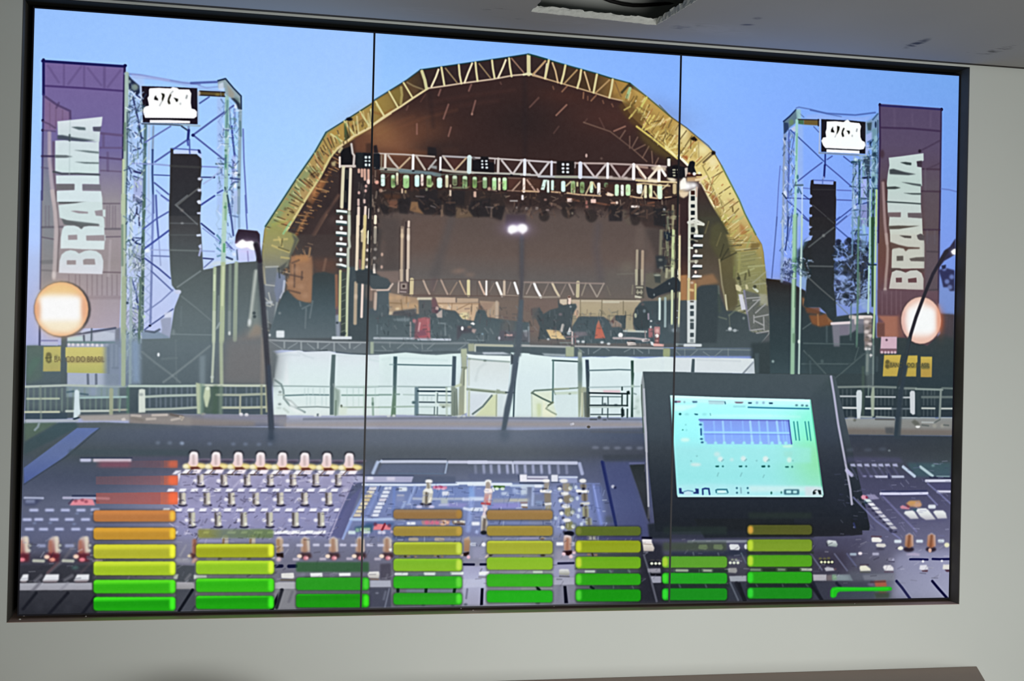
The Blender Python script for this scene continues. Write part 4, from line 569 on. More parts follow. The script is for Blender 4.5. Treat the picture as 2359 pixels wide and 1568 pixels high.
P('340 660 780 640 930 560 1050 540 1130 580 1300 600 1400 715 1560 745 1600 610 1640 575 1720 590 1760 690 1920 710 2160 740 2359 760 2359 1060 60 1060 60 640 180 660', [(540, '4f5d63'), (750, '55666d'), (1060, '5f6f77')], .97, 8); P('2000 700 2150 720 2140 900 1940 880', '746a66', .5, 30); P('180 300 340 320 345 660 180 660', '55636a', .95, 8); P('500 590 740 560 740 690 400 650 420 600', '565a60', .9, 10)
P('770 440 950 440 1000 600 920 690 780 690', '5c6468', .95, 10); P('960 410 1010 420 1060 560 1040 630 960 620', '785660', .8, 10); E(1035, 560, 22, 30, 'ecc8bc', .9, 6); P('1020 640 1110 570 1110 692 1040 690', 'c4b4ac', .95, 7); E(1030, 600, 24, 30, '5c4854', .7, 8)
P('400 710 660 690 640 745 430 735', '8c9ca4', .6, 10); LL('655 760 655 960', 22, 'a8a0a0', .8, 6); LL('1060 770 1150 775 1155 940', 22, '86949a', .7, 7); LL('180 800 180 920;240 830 240 860', 18, '788a92', .6, 7)
P('760 700 860 685 935 690 942 990 720 990 730 850', [(690, 'b2686e'), (990, 'b0606c')], 1, 8); P('680 700 770 720 760 980 710 980 720 800', '7c5c66', .85, 8); P('760 880 860 860 890 940 760 960', '85586a', .8, 10); L('790 770 770 880', 26, 'd8a8ac', .8, 7); EE('710 740', 26, 'd08088', .8, 8); L('900 700 925 990', 16, 'd07c80', .6, 8)
L('140 985 700 990', 32, 'b0bcc6', .95, 8); L('770 1000 1222 1006', 30, 'c8d2e0', 1, 6); L('700 985 940 995', 22, 'a08894', .7, 8)
P('1320 800 1580 840 1600 900 1400 920 1320 1020', '55545e', .8, 12); E(1397, 845, 19, 30, 'ffffff', 1, 5); P('1505 775 1550 755 1580 780 1560 800', 'f8f4f0', 1, 5); E(1500, 825, 30, 20, '8c7870', .8, 8); P('1540 850 1600 860 1570 920 1530 890', 'ccb0a8', .8, 8); E(1685, 925, 16, 14, '8cacc0', .8, 6)
P('1940 870 2200 900 2120 1020 1900 1020', '665866', .5, 14); B(2000, 926, 2115, 956, 'd4aca8', .95, 6, 6); E(1925, 985, 16, 26, 'd0d0dc', .9, 6); L('1470 1012 1700 1018', 20, '7a8c94', .8, 6); P('2260 870 2330 870 2325 960 2290 960', 'b8c4cc', .6, 8)
V(0, 0); clutter('868 700 1225 705 1225 790 868 785', 190, '3c484e 74848a 50565c 8c969a 5c4c54 2f3a40', 11, 3.2, .4, 33, [0, 90, 90, 60])
V(840, 620, 6.2079)
for pts, w, c, a in (('675 150 668 350', 56, 'd8c89a', 1), ('840 160 880 260 928 355', 28, 'baa494', 1), ('1040 150 985 300', 18, '9c8478', .6), ('1092 150 1140 260 1185 355', 26, 'b8a090', .9), ('1320 190 1220 360', 20, 'a8907c', .7), ('1360 170 1400 260 1445 355', 24, 'c6aa8a', .9), ('1485 165 1485 370', 46, 'e4d8a4', 1), ('1640 180 1680 280 1715 355', 28, 'd8b8a2', 1), ('1742 170 1740 372', 28, 'fff4ee', 1), ('1850 200 1780 330', 16, '9c887c', .6), ('1890 195 1925 280 1965 378', 36, 'fff8ee', 1), ('1998 170 1996 372', 36, 'd0bca6', 1), ('2090 190 2040 340', 18, 'a8948a', .6), ('2145 195 2170 270 2195 345', 34, 'ffffff', 1)): L(pts, w, c, a, 5)
L('640 158 1300 140 2190 165', 12, '5c4c48', .6, 6); L('560 368 1300 378 2180 385', 16, '6c5a54', .9, 6); LL('1960 370 2200 378', 14, 'b0a090', .7, 5); LL('1800 160 1780 370;1610 170 1610 370', 10, '5c4a44', .4, 6)
P('930 150 1040 100 1010 330 940 330', '66545a', .4, 20)
L('490 170 482 330', 26, 'c8b4a8', .9, 6); B(500, 180, 625, 345, '6c5c5c', .95, 4, 5); B(515, 200, 605, 285, 'a8988e', .9, 6, 5); B(540, 222, 578, 262, '4c403e', 1, 6, 5); L('510 320 590 325', 16, 'b8a8a4', .9, 5); P('500 0 548 0 545 170 505 170', 'c8b49c', .95, 6); P('590 0 632 0 620 170 590 160', 'd4c2ae', .95, 6); L('638 0 636 340', 10, '3c3436', .8, 4)
P('80 80 200 90 330 140 368 190 360 260 300 290 120 280 80 240', '4c585e', 1, 8); P('120 0 150 0 160 60 120 60', 'e4d8cc', 1, 5); P('170 30 500 20 500 180 380 200 330 130 220 100', '84716a', .85, 12); L('180 300 340 295 400 210', 26, 'd2bcae', .9, 7); LL('160 350 155 450 150 570', 34, 'c8b4a4', .85, 8)
# ---- stage, right half
V(1200, 620, 6.2079)
P('0 420 540 430 540 560 320 620 200 570 30 600', '7c6a64', .8, 14); P('720 435 1300 440 1700 445 1720 480 1640 560 1600 640 1610 890 1490 880 1500 660 1340 660 1290 740 1180 680 830 672 740 720', [(440, 'b3a488'), (600, 'ac9f80'), (880, 'aca68c')], 1, 8); P('1200 20 1640 0 1640 430 1200 430', '6c655f', .6, 30); L('740 452 1700 455', 24, 'cabfa6', .9, 8); LL('850 440 850 660;1160 440 1155 660;1465 460 1465 640', 14, '7c735c', .8, 6); P('740 440 840 450 840 640 780 720 740 640', 'cdb49c', .8, 10); P('860 480 1140 480 1130 640 870 640', 'c4b490', .5, 20); L('1180 470 1400 470', 22, 'd0ccb4', .9, 8); P('730 690 800 640 800 820 730 820', 'a89c80', .9, 10); LL('770 590 800 680', 22, 'dcaa8c', .7, 8)
P('530 410 555 500 620 515 700 495 785 492 802 540 745 640 722 820 730 1000 250 1000 270 820 190 640 260 540 320 640 420 580 535 550', '4b585e', .97, 8); P('150 560 260 540 270 700 160 720', '5c5e60', .8, 14); P('555 430 660 425 660 500 605 510 555 480', 'd8c8b0', 1, 6); L('690 400 700 440 695 480', 44, 'f4d8c8', 1, 6); E(690, 395, 24, 16, '5c4038', .9, 6); E(710, 535, 16, 16, 'a0a8ac', .8, 5); E(565, 645, 26, 20, '8c7c84', .7, 8)
P('730 820 820 690 860 676 1180 680 1260 740 1300 830 1400 820 1460 850 1480 870 1480 1060 730 1060', [(680, '4f5e65'), (1060, '54656c')], 1, 8); P('1290 740 1340 720 1440 780 1440 820 1310 820', '9c8c80', .9, 10); E(1310, 750, 22, 26, '5c4444', .8, 8); L('1390 740 1450 790 1440 820', 18, 'a8b0b0', .6, 6); P('1350 660 1500 662 1495 850 1450 850 1440 780 1350 720', '4a575c', 1, 6)
P('1640 560 1700 480 1760 455 1960 450 2190 440 2190 1060 1480 1060 1480 890 1640 890 1610 780', [(450, '46545a'), (1060, '50616a')], 1, 8); P('1610 660 1640 560 1750 500 1830 600 1830 840 1660 860 1610 780', '3f4b51', .9, 10); EE('1640 660', 18, 'd4d8b8', .9, 6, 34); L('1822 640 1825 710', 26, 'b8a4b8', .8, 7); E(1765, 597, 20, 24, '8ca0ac', .7, 8); E(1862, 740, 18, 14, 'd4dcdc', .9, 5); E(1742, 500, 24, 20, '746464', .6, 8)
P('1112 720 1140 790 1208 985 1055 992 1080 800', [(720, 'b87c6c'), (820, 'cc6c58'), (990, 'c87262')], 1, 7)
P('360 862 420 862 570 882 640 1000 430 992', [(862, 'dfbe88'), (990, 'eccf98')], 1, 7); L('575 880 595 930 640 930', 26, '3c4448', .8, 6); L('600 800 580 880', 40, 'd8d0c8', .85, 8); P('700 820 722 890 690 910 672 890', 'ffffff', 1, 5); P('660 890 720 920 690 940 660 930', 'c8d4dc', .8, 6); L('735 900 735 1060', 26, 'dcc8c4', .9, 6); P('770 890 930 895 960 940 840 960 780 990', '8c808a', .7, 12); L('650 970 810 960', 24, '9c8488', .7, 8); L('770 920 780 1050', 16, '9c6064', .7, 7)
E(1425, 942, 34, 36, 'fdfafa', 1, 6); L('1325 985 1600 985 1830 1010', 32, 'c2b6b8', .9, 8); L('1475 882 1790 892', 30, 'bcc8c4', .95, 6); L('1778 890 1780 970', 20, 'a89c9c', .8, 6); P('1720 1010 1790 980 1820 1030 1740 1040', 'e4d8d8', .9, 6); P('1530 860 1630 860 1650 890 1520 890', 'c8c4a8', .9, 8)
B(1825, 840, 1890, 975, 'ae7076', .95, 10, 7); B(1905, 820, 1990, 940, 'c88a8c', .95, 14, 7); B(1912, 920, 1980, 1070, '8a5a5c', .95, 10, 6); E(1945, 950, 28, 28, 'fff4ee', 1, 6); E(1940, 1022, 24, 16, 'd89490', .9, 6); E(1858, 825, 16, 18, 'd8dedc', .95, 5); E(1950, 878, 24, 30, 'ecbab4', .8, 8)
P('1850 1030 1900 1060 2045 1070 2040 1105 1900 1100', 'f2b8b0', 1, 6); P('1850 1030 1890 1040 1900 1095 1860 1080', 'dce8ec', .9, 5); P('1510 1040 1550 1020 1640 1050 1650 1080 1530 1090', 'd8ccc6', 1, 6); L('1535 1030 1630 1030', 16, '3c3c40', .9, 5)
EE('1160 1045 1255 1065 815 1032 890 1035', 26, 'dde4e8', .9, 7, 18); E(390, 1000, 20, 16, 'c4ccd0', .9, 6); L('560 1050 720 1050', 16, '8c9c98', .7, 6); LL('75 880 80 960;110 830 115 1030', 24, 'aab6bc', .6, 8); P('0 900 130 880 130 1040 0 1040', '66606a', .5, 14)
V(0, 0); clutter('1205 715 1530 715 1530 795 1205 795', 190, '3a464c 74828a 4c545a 94989c 5c4a50 2c363c', 11, 3.2, .4, 34, [0, 90, 90, 60])
V(1200, 620, 6.2079)
for pts, w, c, a in (('150 200 80 350', 20, 'a89890', .8), ('190 200 225 290 285 398', 36, 'ffffff', 1), ('390 210 310 380', 18, '9c8c84', .7), ('450 200 490 290 545 385', 34, 'd6c6a8', 1), ('640 220 570 360', 18, '9c8c82', .7), ('690 215 755 360', 26, 'b6a69c', .9), ('817 190 810 382', 52, 'c9be9a', 1), ('930 200 870 370', 22, 'a09484', .8), ('985 210 1085 392', 24, 'a89c90', .9), ('1185 205 1095 385', 22, 'a89c90', .9), ('50 190 30 380', 18, 'a09488', .6), ('1230 240 1280 370', 16, '847c6c', .5), ('1600 230 1590 350', 22, '8c8674', .7)): L(pts, w, c, a, 5)
L('40 185 600 192 1190 205', 22, 'a08e86', .85, 7); L('30 392 280 400 550 395', 24, 'a29689', .85, 7); L('740 415 1640 430', 14, '5f5a50', .6, 8); L('1380 70 1620 60', 16, '7c7a70', .5, 8)
P('1632 0 1672 0 1668 232 1636 232', 'b4b096', .95, 6); P('1712 0 1750 0 1750 232 1715 232', 'b0a892', .95, 6); P('1675 0 1708 0 1708 230 1675 230', '54504a', .8, 5); B(1640, 235, 1765, 415, '5e5c54', .95, 6, 6); LL('1655 258 1735 260;1660 330 1730 330;1640 400 1720 400', 24, 'b8b49c', .9, 6); LL('1668 300 1670 350;1722 300 1722 350', 20, 'a4a08a', .9, 5); L('1640 385 1700 400', 26, 'd8d4c0', .8, 6)
P('1780 60 2180 40 2180 170 1960 260 1890 280 1790 250 1800 430 1780 430', '6c6a5c', .8, 14); P('1900 440 2150 340 2250 300 2280 400 2100 440', '8a8c6c', .8, 14); P('1900 60 2000 80 2000 200 1920 190', '3a4446', .8, 10); EE('1950 85', 50, 'b4b8a4', .8, 8, 14)
L('2090 0 2080 110', 40, 'b4b494', .8, 10); L('2165 -10 2165 130', 38, 'd0d8b0', 1, 6); L('2268 -10 2272 150', 34, 'e6dab0', 1, 6); L('2235 30 2240 70', 26, 'd8d8c8', .9, 5); P('2290 80 2359 80 2359 440 2290 450', 'b0824a', .95, 10)
P('1788 248 1890 282 1960 240 2100 150 2180 110 2260 150 2285 200 2275 300 2220 330 2130 320 1960 380 1880 425 1820 400 1800 330', '333c43', 1, 7); EE('2122 205 1905 365', 12, '8c989c', .8, 5, 18)
L('1985 420 1985 560 1983 712', 36, 'd6eae6', .95, 6); L('2065 415 2065 600 2062 815', 36, 'a4bcbe', .9, 7); L('2162 310 2162 500 2158 780', 34, 'd4e0b4', 1, 6); L('2272 340 2266 560 2258 812', 32, 'e0e4b6', 1, 6); LL('2210 590 2250 595;2210 690 2250 690', 12, 'a4b4b8', .8, 4); E(2190, 870, 34, 26, 'c8d8e8', .8, 10); P('2100 780 2330 790 2320 900 2120 900', '66747c', .5, 14)
# stage edge
V(840, 620, 6.2079)
P('60 1035 2359 1055 2359 1250 60 1250', '63737a', .95, 8); L('140 1042 900 1060 1480 1055', 26, '8c989f', .8, 10); LL('560 1060 470 1130;1000 1060 900 1140;1440 1080 1340 1150;250 1100 300 1150;700 1080 760 1130;360 1045 362 1110;820 1060 825 1140', 16, '8c9a9e', .7, 6); LL('150 1165 400 1170;820 1170 960 1165', 18, '85949a', .7, 7)
P('110 1190 400 1215 600 1190 800 1205 1000 1200 1220 1195 1400 1225 1390 1180 1200 1170 120 1175', '47555b', .5, 8)
B(80, 1035, 130, 1210, 'a6b6a2', .95, 8, 8); B(1480, 1062, 1570, 1172, 'a8b096', 1, 10, 8); B(1570, 1075, 1592, 1180, 'd4dccc', .95, 4, 6); L('1590 1082 2110 1095', 34, 'bcc0ac', .95, 7); L('2175 1090 2359 1100', 34, 'c0c0b4', .95, 7); P('1600 1110 2359 1125 2359 1230 1980 1210 1600 1180', '53646c', 1, 7); P('1680 1185 1980 1185 2090 1215 1700 1215', 'd0dce8', .9, 8); 
P('2110 0 2280 0 2180 1242 2120 1242 2140 700', '5c666c', .0)
V(1200, 620, 6.2079)
P('0 1095 2200 1130 2200 1250 0 1250', '54646b', .97, 8); P('300 1200 640 1215 640 1250 340 1235', 'b4c4cc', .8, 8); L('0 1092 400 1102 700 1110', 30, 'b0b6b6', .95, 7); L('780 1100 1300 1112 2030 1132', 26, 'aeb0b0', .95, 7); LL('1040 1195 1140 1130;1480 1180 1560 1140;1740 1195 1660 1140;820 1130 900 1190;965 1140 968 1210;1618 1150 1618 1210;1830 1140 1830 1200;1210 1120 1260 1160', 16, '84949a', .75, 6)
B(640, 1105, 760, 1250, 'acb89a', 1, 8, 8); B(820, 1150, 870, 1250, '8c9c8c', .8, 8, 8); P('2040 1140 2130 1140 2130 1250 2040 1250', 'a4b088', 1, 8); E(2230, 1080, 20, 20, 'a8b8b8', .7, 8)
# ---- right stage tower
V(1500, 240, 5.2267)
P('340 1180 460 1080 460 1568 340 1568', '3a2c2d', .95, 8)
P('465 690 500 680 530 700 520 760 545 830 440 820 440 760', '1a1b20', 1, 5); P('400 770 440 760 440 850 410 880', 'd8ccc0', .9, 5); P('340 760 400 755 405 870 350 890', '1e1e24', 1, 5); L('440 855 600 852', 24, '3c1c18', 1, 5); EE('520 838', 20, 'ffffff', 1, 5); E(458, 832, 18, 12, 'd4a890', .9, 5); E(580, 828, 18, 16, 'e8ecd0', .9, 6); P('430 880 600 870 580 930 430 930', 'c8a478', .9, 8); L('540 910 610 900 665 870', 26, 'ecd4a8', .95, 6)
S(430, 985, 70, 50, 'ffffff', 1); S(510, 975, 50, 40, 'ffffff', .9); P('340 1060 460 1050 440 1100 390 1130 350 1110', 'e8d4b4', .95, 8); P('350 930 390 880 420 890 420 1010 350 1030', 'fffdf4', .9, 6)
P('455 1050 560 990 556 1200 560 1430 450 1450 448 1200', 'dcdcd0', 1, 5); L('548 1000 545 1110', 16, 'c8a898', .9, 5); for_sq = ((1040, 1090), (1105, 1160), (1205, 1245), (1282, 1332), (1370, 1410))
for y0, y1 in for_sq: B(478, y0, 526, y1, '232a2e' if y0 > 1090 else '3a2420', 1, 6, 4)
P('450 1440 560 1440 550 1568 445 1568', 'b8bcae', .9, 8); B(478, 1480, 530, 1540, '22282a', 1, 8, 5); L('550 1440 628 1448', 28, 'e4e6da', 1, 5); P('560 1480 640 1480 630 1568 570 1568', '2c3232', .7, 10)
V(1500, 500, 4.9)
L('432 60 428 400 425 700', 34, 'd4dacb', 1, 6); P('340 0 412 0 412 660 335 660', [(0, '3a2b2d'), (400, '382d2f'), (660, '5a4034')], .95, 7); B(450, 10, 490, 48, '1c2022', 1, 5, 4); L('420 60 500 30 590 80', 30, 'd8dad0', 1, 6); L('500 70 515 180', 34, 'd0d4c6', .95, 6)
for y in (212, 318, 436, 552, 668):
    P([478, y - 16, 588 - (y - 212) * .03, y - 12, 584 - (y - 212) * .03, y + 16, 474 - (y - 212) * .04, y + 14], 'eef6fc', 1, 4); L([480 - (y - 212) * .04, y + 26, 570, y + 26], 18, '1c2c34', .7, 6)
P('450 200 480 195 480 235 450 235', '181c1e', 1, 4); EE('510 160 508 385 505 505', 16, 'e4e0d0', .95, 5, 22); L('430 345 465 348', 24, 'dfe4d8', 1, 4); L('440 250 520 270', 18, 'a4a894', .8, 6); L('440 500 520 495', 26, 'b4b4a0', .8, 8); E(502, 620, 14, 18, 'f8d8c8', 1, 4); EE('475 140 470 282', 24, '24282a', .9, 6)
P('335 660 410 650 410 940 335 940', 'b07c50', .95, 8); P('440 700 530 690 590 660 700 640 760 740 640 760 540 780 440 900', 'a87a54', .7, 14); P('440 720 500 720 500 940 430 940', 'b07c50', .9, 8); L('425 700 422 950', 32, 'd8c890', 1, 6); L('500 760 500 940', 26, 'd4c87c', .95, 6); L('440 820 470 825', 30, 'e8c488', .9, 6); E(460, 740, 20, 14, 'dcc8b0', .8, 6)
P('405 940 515 935 510 1200 500 1420 405 1420', 'd6dfe0', 1, 6)
for y0, y1, c in ((945, 960, '4c4640'), (995, 1035, '44525a'), (1060, 1115, '46555c'), (1150, 1180, '5c6a6c'), (1190, 1265, '4c5a60'), (1305, 1352, '47545a')): B(440, y0, 482, y1, c, 1, 5, 4)
B(440, 1375, 480, 1415, '8c989c', .9, 4, 5); P('330 940 402 940 402 1440 320 1440', '4a575f', .97, 7); B(365, 1428, 572, 1462, 'dbe3e8', 1, 12, 6); L('280 1432 360 1435', 16, '8c9ca2', .8, 6)
P('515 950 530 800 570 775 745 775 760 1060 740 1420 510 1420', '3d494f', .85, 10)
P('270 1475 1140 1475 1140 1568 270 1568', '56666d', .9, 8); L('270 1490 700 1490 1140 1500', 16, '7c8c92', .8, 6); LL('280 1510 330 1560;380 1490 380 1568;440 1568 520 1500;590 1520 660 1568;800 1500 720 1568;870 1490 870 1568', 12, '84949a', .7, 5); P('140 1480 210 1480 205 1568 135 1568', 'a0ac80', 1, 8)
# ---- right of the stage: tree, shed, tower
V(0, 0); P('1730 790 1850 780 2080 830 2080 905 1730 880', '3b484c', 1, 3)
V(1760, 500, 4.3567)
P('20 620 170 630 270 660 420 740 440 900 700 1000 1060 950 1120 980 1130 1568 60 1568 60 1100 30 700', [(620, '2c2624'), (760, '34383a'), (1000, '354248'), (1300, '36474d'), (1568, '3f535a')], 1, 6)
rg = np.random.default_rng(5)
for k in range(210):                                                   # leaves of the dark tree
    x, y = rg.uniform(700, 1040), rg.uniform(240, 900)
    if (x - 860) ** 2 / 200 ** 2 + (y - 540) ** 2 / 370 ** 2 > 1: continue
    E(x, y, rg.uniform(16, 46), rg.uniform(14, 34), ('2c3448', '343a52', '28323a', '3a4456')[k % 4], .75, 6)
P('860 330 1040 340 1040 660 880 640 780 520', '33383e', .8, 24); EE('750 250 860 235', 26, '262c44', 1, 6)
EE('730 700 820 620 760 600 850 600 790 690 830 720 760 780 820 830 930 720 1000 700 890 800 990 830 770 520 720 600 840 660 800 640 1010 760 860 860', 28, '8aa6e0', .75, 9, 20); EE('740 790 800 850 905 870 1020 900 790 610', 38, '92aeea', .9, 8, 30); P('1000 680 1050 670 1060 980 1010 900 960 880', '87a8d4', .7, 14)
P('400 240 480 190 480 600 420 620 380 590', '2f3d44', .9, 12); P('330 330 460 240 450 540 330 560', '304040', .8, 14); EE('420 360 390 590', 22, 'a4b8c4', .7, 8)
P('170 430 330 430 330 680 170 660', '4a5080', .5, 14); EE('210 420 240 450 200 490 250 520 215 590 260 600 205 560', 22, 'b4c4ec', .7, 7); EE('260 430 230 470 190 530 250 570', 20, '343c5c', .7, 7)
P('400 590 480 590 440 740 350 690 330 660', '86a8d8', .9, 8)
P('380 800 430 830 420 900 390 890', 'b87848', .8, 10); P('410 905 560 900 560 980 430 960', '7a4c34', .9, 10); P('450 980 540 985 620 970 680 1080 560 1100 480 1070', '8c5634', .95, 10); P('620 960 660 960 690 1060 650 1060', 'a06c44', .8, 8); LL('540 980 545 1080', 20, 'b07848', .7, 6)
P('680 1060 860 1050 880 985 960 985 1080 990 1080 1090 1000 1080 850 1180 760 1190 760 1300 700 1300', '8a8898', .85, 8); L('680 1068 860 1058', 28, 'e6d8dc', 1, 6); L('870 1000 920 1010 925 1060', 40, 'dccfcc', .9, 8); L('960 1003 1075 1003', 36, 'ece0dc', 1, 6); P('760 1090 840 1090 850 1180 760 1180', '7a7488', .8, 8); B(925, 1070, 1000, 1165, '6a707c', .9, 4, 8); P('1000 1010 1080 1010 1080 1330 1010 1330', '988a88', .95, 8)
for k, y in enumerate((1050, 1100, 1150, 1190, 1230, 1275, 1320)): E(1030 + (k % 2) * 34, y, 26, 18, ('e8dcd8', '7c6c64')[k % 3 == 1], .8, 8); E(1070 - (k % 2) * 34, y + 16, 20, 12, '54504c', .6, 6)
E(1070, 1388, 12, 22, 'f0ece4', .9, 5); L('1040 1340 1035 1568', 40, '7c908c', .7, 12)
LL('390 1120 470 1065;400 1340 610 1568;990 1370 780 1568;620 940 740 850;440 600 560 700 840 970', 14, '6c7c7c', .55, 5); LL('400 1265 900 1275;380 1472 900 1470', 13, '6c8080', .5, 6); LL('630 1100 630 1250;870 1090 870 1230', 20, '5c7074', .5, 8); EE('90 1447', 14, '94acac', .9, 5)
V(1760, 220, 5.2267)
L('195 850 175 1100 150 1568', 14, '6478c0', .9, 4); L('250 740 215 900', 12, '8ca0d8', .5, 5)
B(380, 350, 470, 1568, 'a8c0e4', .45, 0, 14); B(1075, 760, 1370, 1568, '93a8d4', .5, 0, 14); B(230, 450, 290, 1568, '8c9cc8', .5, 0, 8)
L('390 150 420 140 560 165 760 220 930 255', 16, '5a74b4', .85, 4); L('560 175 760 215 1100 235 1340 205', 20, '4a64ac', .85, 5); L('400 190 480 260', 14, '5c74a4', .8, 4); P('500 240 660 220 860 255 1180 260 1300 240 1240 310 700 290 520 290', '9cb4ee', .6, 12)
P('236 312 385 170 410 190 420 300 330 370 290 400 240 470', '5c7480', .9, 6); L('236 312 310 250 385 170', 18, '20305c', .95, 4); P('320 400 375 360 390 440 345 430', 'bcc8e8', .95, 5); E(330, 320, 28, 34, '6c8c5c', .7, 8); P('236 320 290 330 300 400 270 440 240 465', '26365c', .85, 6); P('385 165 440 165 450 300 400 310', '9cc4c4', .85, 8)
P('410 285 480 290 480 350 410 340', '466c50', 1, 6); P('480 288 660 296 660 360 480 350', '6c5c38', 1, 5); LL('410 288 660 294', 14, '2c2830', .9, 4); L('655 290 655 362', 18, '241e24', .9, 4)
L('320 415 520 600 720 790', 17, '445ca4', .95, 3); L('745 830 900 960 1070 1110 1140 1195', 17, '4a5ca8', .95, 3); L('700 805 560 910 410 1030', 17, '4a5ca8', .95, 3); L('760 770 820 730', 16, '4a5ca8', .9, 3); L('600 375 660 440', 14, '5468a8', .9, 3); L('960 735 1060 815', 16, '4458a0', .95, 3); L('470 1112 560 1122', 15, '6478c0', .9, 4); L('880 1138 1050 1144', 15, '5c6cb8', .9, 4); L('260 1232 380 1236 560 1245', 16, '4456a0', .9, 4); L('880 1255 1060 1262', 16, '5060a8', .9, 4); L('280 1265 420 1385 545 1510', 16, '4456a0', .9, 3); L('870 1505 980 1420 1130 1300', 16, '4458a4', .95, 3); L('880 1560 1060 1410', 12, '7080c4', .8, 4); L('480 1200 545 1250', 14, '38488c', .9, 3); L('300 1210 370 1170', 14, '6478b0', .7, 4)
L('300 420 300 900 285 1230', 22, '4c5ea8', .85, 5); L('375 440 330 680', 14, '5468a8', .8, 4); L('250 480 235 1000 230 1568', 26, '8c9cb4', .85, 6); E(255, 520, 14, 20, '2c406c', .9, 5); EE('262 870 250 1170 262 1200', 18, 'dce6fc', .9, 6, 26); L('225 1180 270 1240', 18, '2c3c58', .9, 5); L('280 1280 290 1568', 24, '6c80ac', .8, 5); L('350 1370 320 1568', 16, '5068b0', .85, 4)
L('395 300 390 900 370 1568', 36, 'a2d2c8', .95, 6); L('400 460 388 780', 16, '6ca48c', .7, 6); L('460 1100 458 1568', 18, 'bcd4f4', .9, 4); EE('405 980 410 1150 400 1440', 12, '2c5c68', .8, 5, 28); L('375 1080 465 1078', 22, '4c6474', .9, 5); L('415 1110 450 1180', 18, '3c5c7c', .8, 5)
P('690 284 860 292 1040 300 1225 318 1220 700 690 676', '201e26', 1, 4); LL('675 290 665 700', 14, 'b8bcc8', .9, 4); L('665 690 860 702 1150 718', 18, '7c8ca0', .9, 5); L('1150 722 1230 724', 24, '9ab0bc', .8, 6); L('1232 320 1228 720', 14, 'b0b8cc', .8, 4)
P('755 312 860 308 960 318 985 298 1010 290 1040 320 1150 332 1170 370 1160 420 1162 500 1180 540 1215 560 1222 600 1200 645 1150 652 920 640 740 632 712 600 690 545 712 505 748 500 740 440 752 400', 'f8fdff', 1, 3); P('752 645 920 652 1150 664 1150 700 752 682', 'f8fdff', 1, 3)
P('832 372 808 410 806 440 848 446 842 420 832 412', '1f1f1d', 1, 4); P('880 364 912 374 908 410 888 450 872 470 880 420', '26261e', 1, 4); L('872 465 855 500', 8, '98a0a0', .8, 4); P('958 386 972 395 952 440 966 492 944 498 932 460 940 420', '2a2a26', 1, 4); P('992 420 1032 424 1034 450 1020 470 1010 444', '22241f', 1, 4); E(1062, 485, 9, 14, 'b4bcbc', 1, 4); L('1120 405 1115 430', 16, '7c8488', .8, 4)
L('738 710 735 840', 22, '2c3c84', .95, 4); L('732 840 724 980', 26, '222a6c', .98, 4); L('718 985 708 1050', 26, '8ca0d8', .9, 5)
P('565 1020 600 1010 600 1060 830 1070 835 1030 868 1035 865 1200 870 1250 860 1620 545 1620 548 1500 580 1450 545 1420 550 1350 580 1330 550 1300 552 1240 580 1220 556 1180 556 1100', [(1020, '25232a'), (1568, '2b2a2e')], 1, 4); P('600 1014 838 1028 834 1072 600 1062', '94acf0', 1, 4); L('600 1018 840 1026', 14, '5468b4', .9, 4); L('706 1010 706 1060', 18, '5c74b8', .8, 4); L('590 1320 720 1430 840 1545', 13, '4c4c50', .7, 5); L('590 1130 860 1135', 12, '3c3c40', .6, 5)
for y in (1210, 1330, 1445, 1560): P([545, y + 10, 582, y + 4, 575, y - 16, 560, y - 10], 'a4b4ee', 1, 4)
L('1150 780 1150 1200 1145 1300', 26, '24485c', .9, 5); L('1090 740 1075 1100 1070 1568', 34, '92b0d4', .8, 8); L('1075 800 1072 1200', 14, '4c6ca8', .7, 5); L('1060 800 1130 800', 28, '244458', .9, 6); E(1105, 770, 18, 20, 'd0ecf0', .8, 6); P('1190 740 1280 730 1275 980 1230 960 1200 830', '2f4050', .85, 10); E(1195, 830, 18, 22, 'b8dce0', .9, 6); L('1200 870 1200 960', 36, '74a4ac', .8, 8); L('1190 992 1280 985', 24, '1c2440', .95, 5); B(1172, 1010, 1235, 1230, 'a4b0ec', .9, 0, 6); L('1250 740 1255 1200 1250 1568', 30, '37485c', .85, 6); L('1165 1240 1150 1568', 26, '4c6080', .8, 6); B(1170, 1310, 1240, 1568, '8a90c4', .8, 0, 6); LL('1170 1240 1240 1240;1160 1310 1240 1290', 16, '3c4c8c', .9, 4); E(1110, 1215, 22, 20, 'c8dcf4', .8, 6); E(1095, 1340, 18, 30, 'c8dcf4', .8, 6); L('1085 1400 1110 1568', 14, '8ca4b4', .7, 5)
P('1225 320 1300 280 1385 200 1390 440 1300 520 1230 560', '7c98b4', .8, 8); P('1240 330 1300 320 1290 420 1250 420', '37474f', .9, 7); L('1310 290 1370 220', 18, '3a5c88', .9, 5); P('1230 470 1320 430 1310 520 1230 560', 'a4b4ec', .9, 6); L('1285 560 1275 620', 24, '20345c', .95, 5); E(1345, 350, 12, 40, '1c2c48', .9, 5); L('1250 560 1340 510', 14, '4c6494', .8, 5); B(1232, 590, 1262, 700, 'a8b8ec', .8, 0, 5)
L('1330 430 1330 700 1325 1110', 70, '6c94a4', .85, 12); L('1370 300 1372 700 1370 1130', 14, '2c4050', .8, 5); EE('1320 640 1345 520 1310 960 1345 1030', 22, '9cc4d0', .7, 9, 40); EE('1330 720 1318 1010', 20, '1c3850', .8, 8, 40); L('1280 1115 1370 1120', 16, '2c4c60', .8, 5)
V(0, 0); clutter('1806 300 1832 300 1830 640 1798 640', 190, 'dce8ff 34486c 7c98c0 4c6488 c8dcf4 5c7088', 13, 2.4, .75, 41, [60, 120, 90])
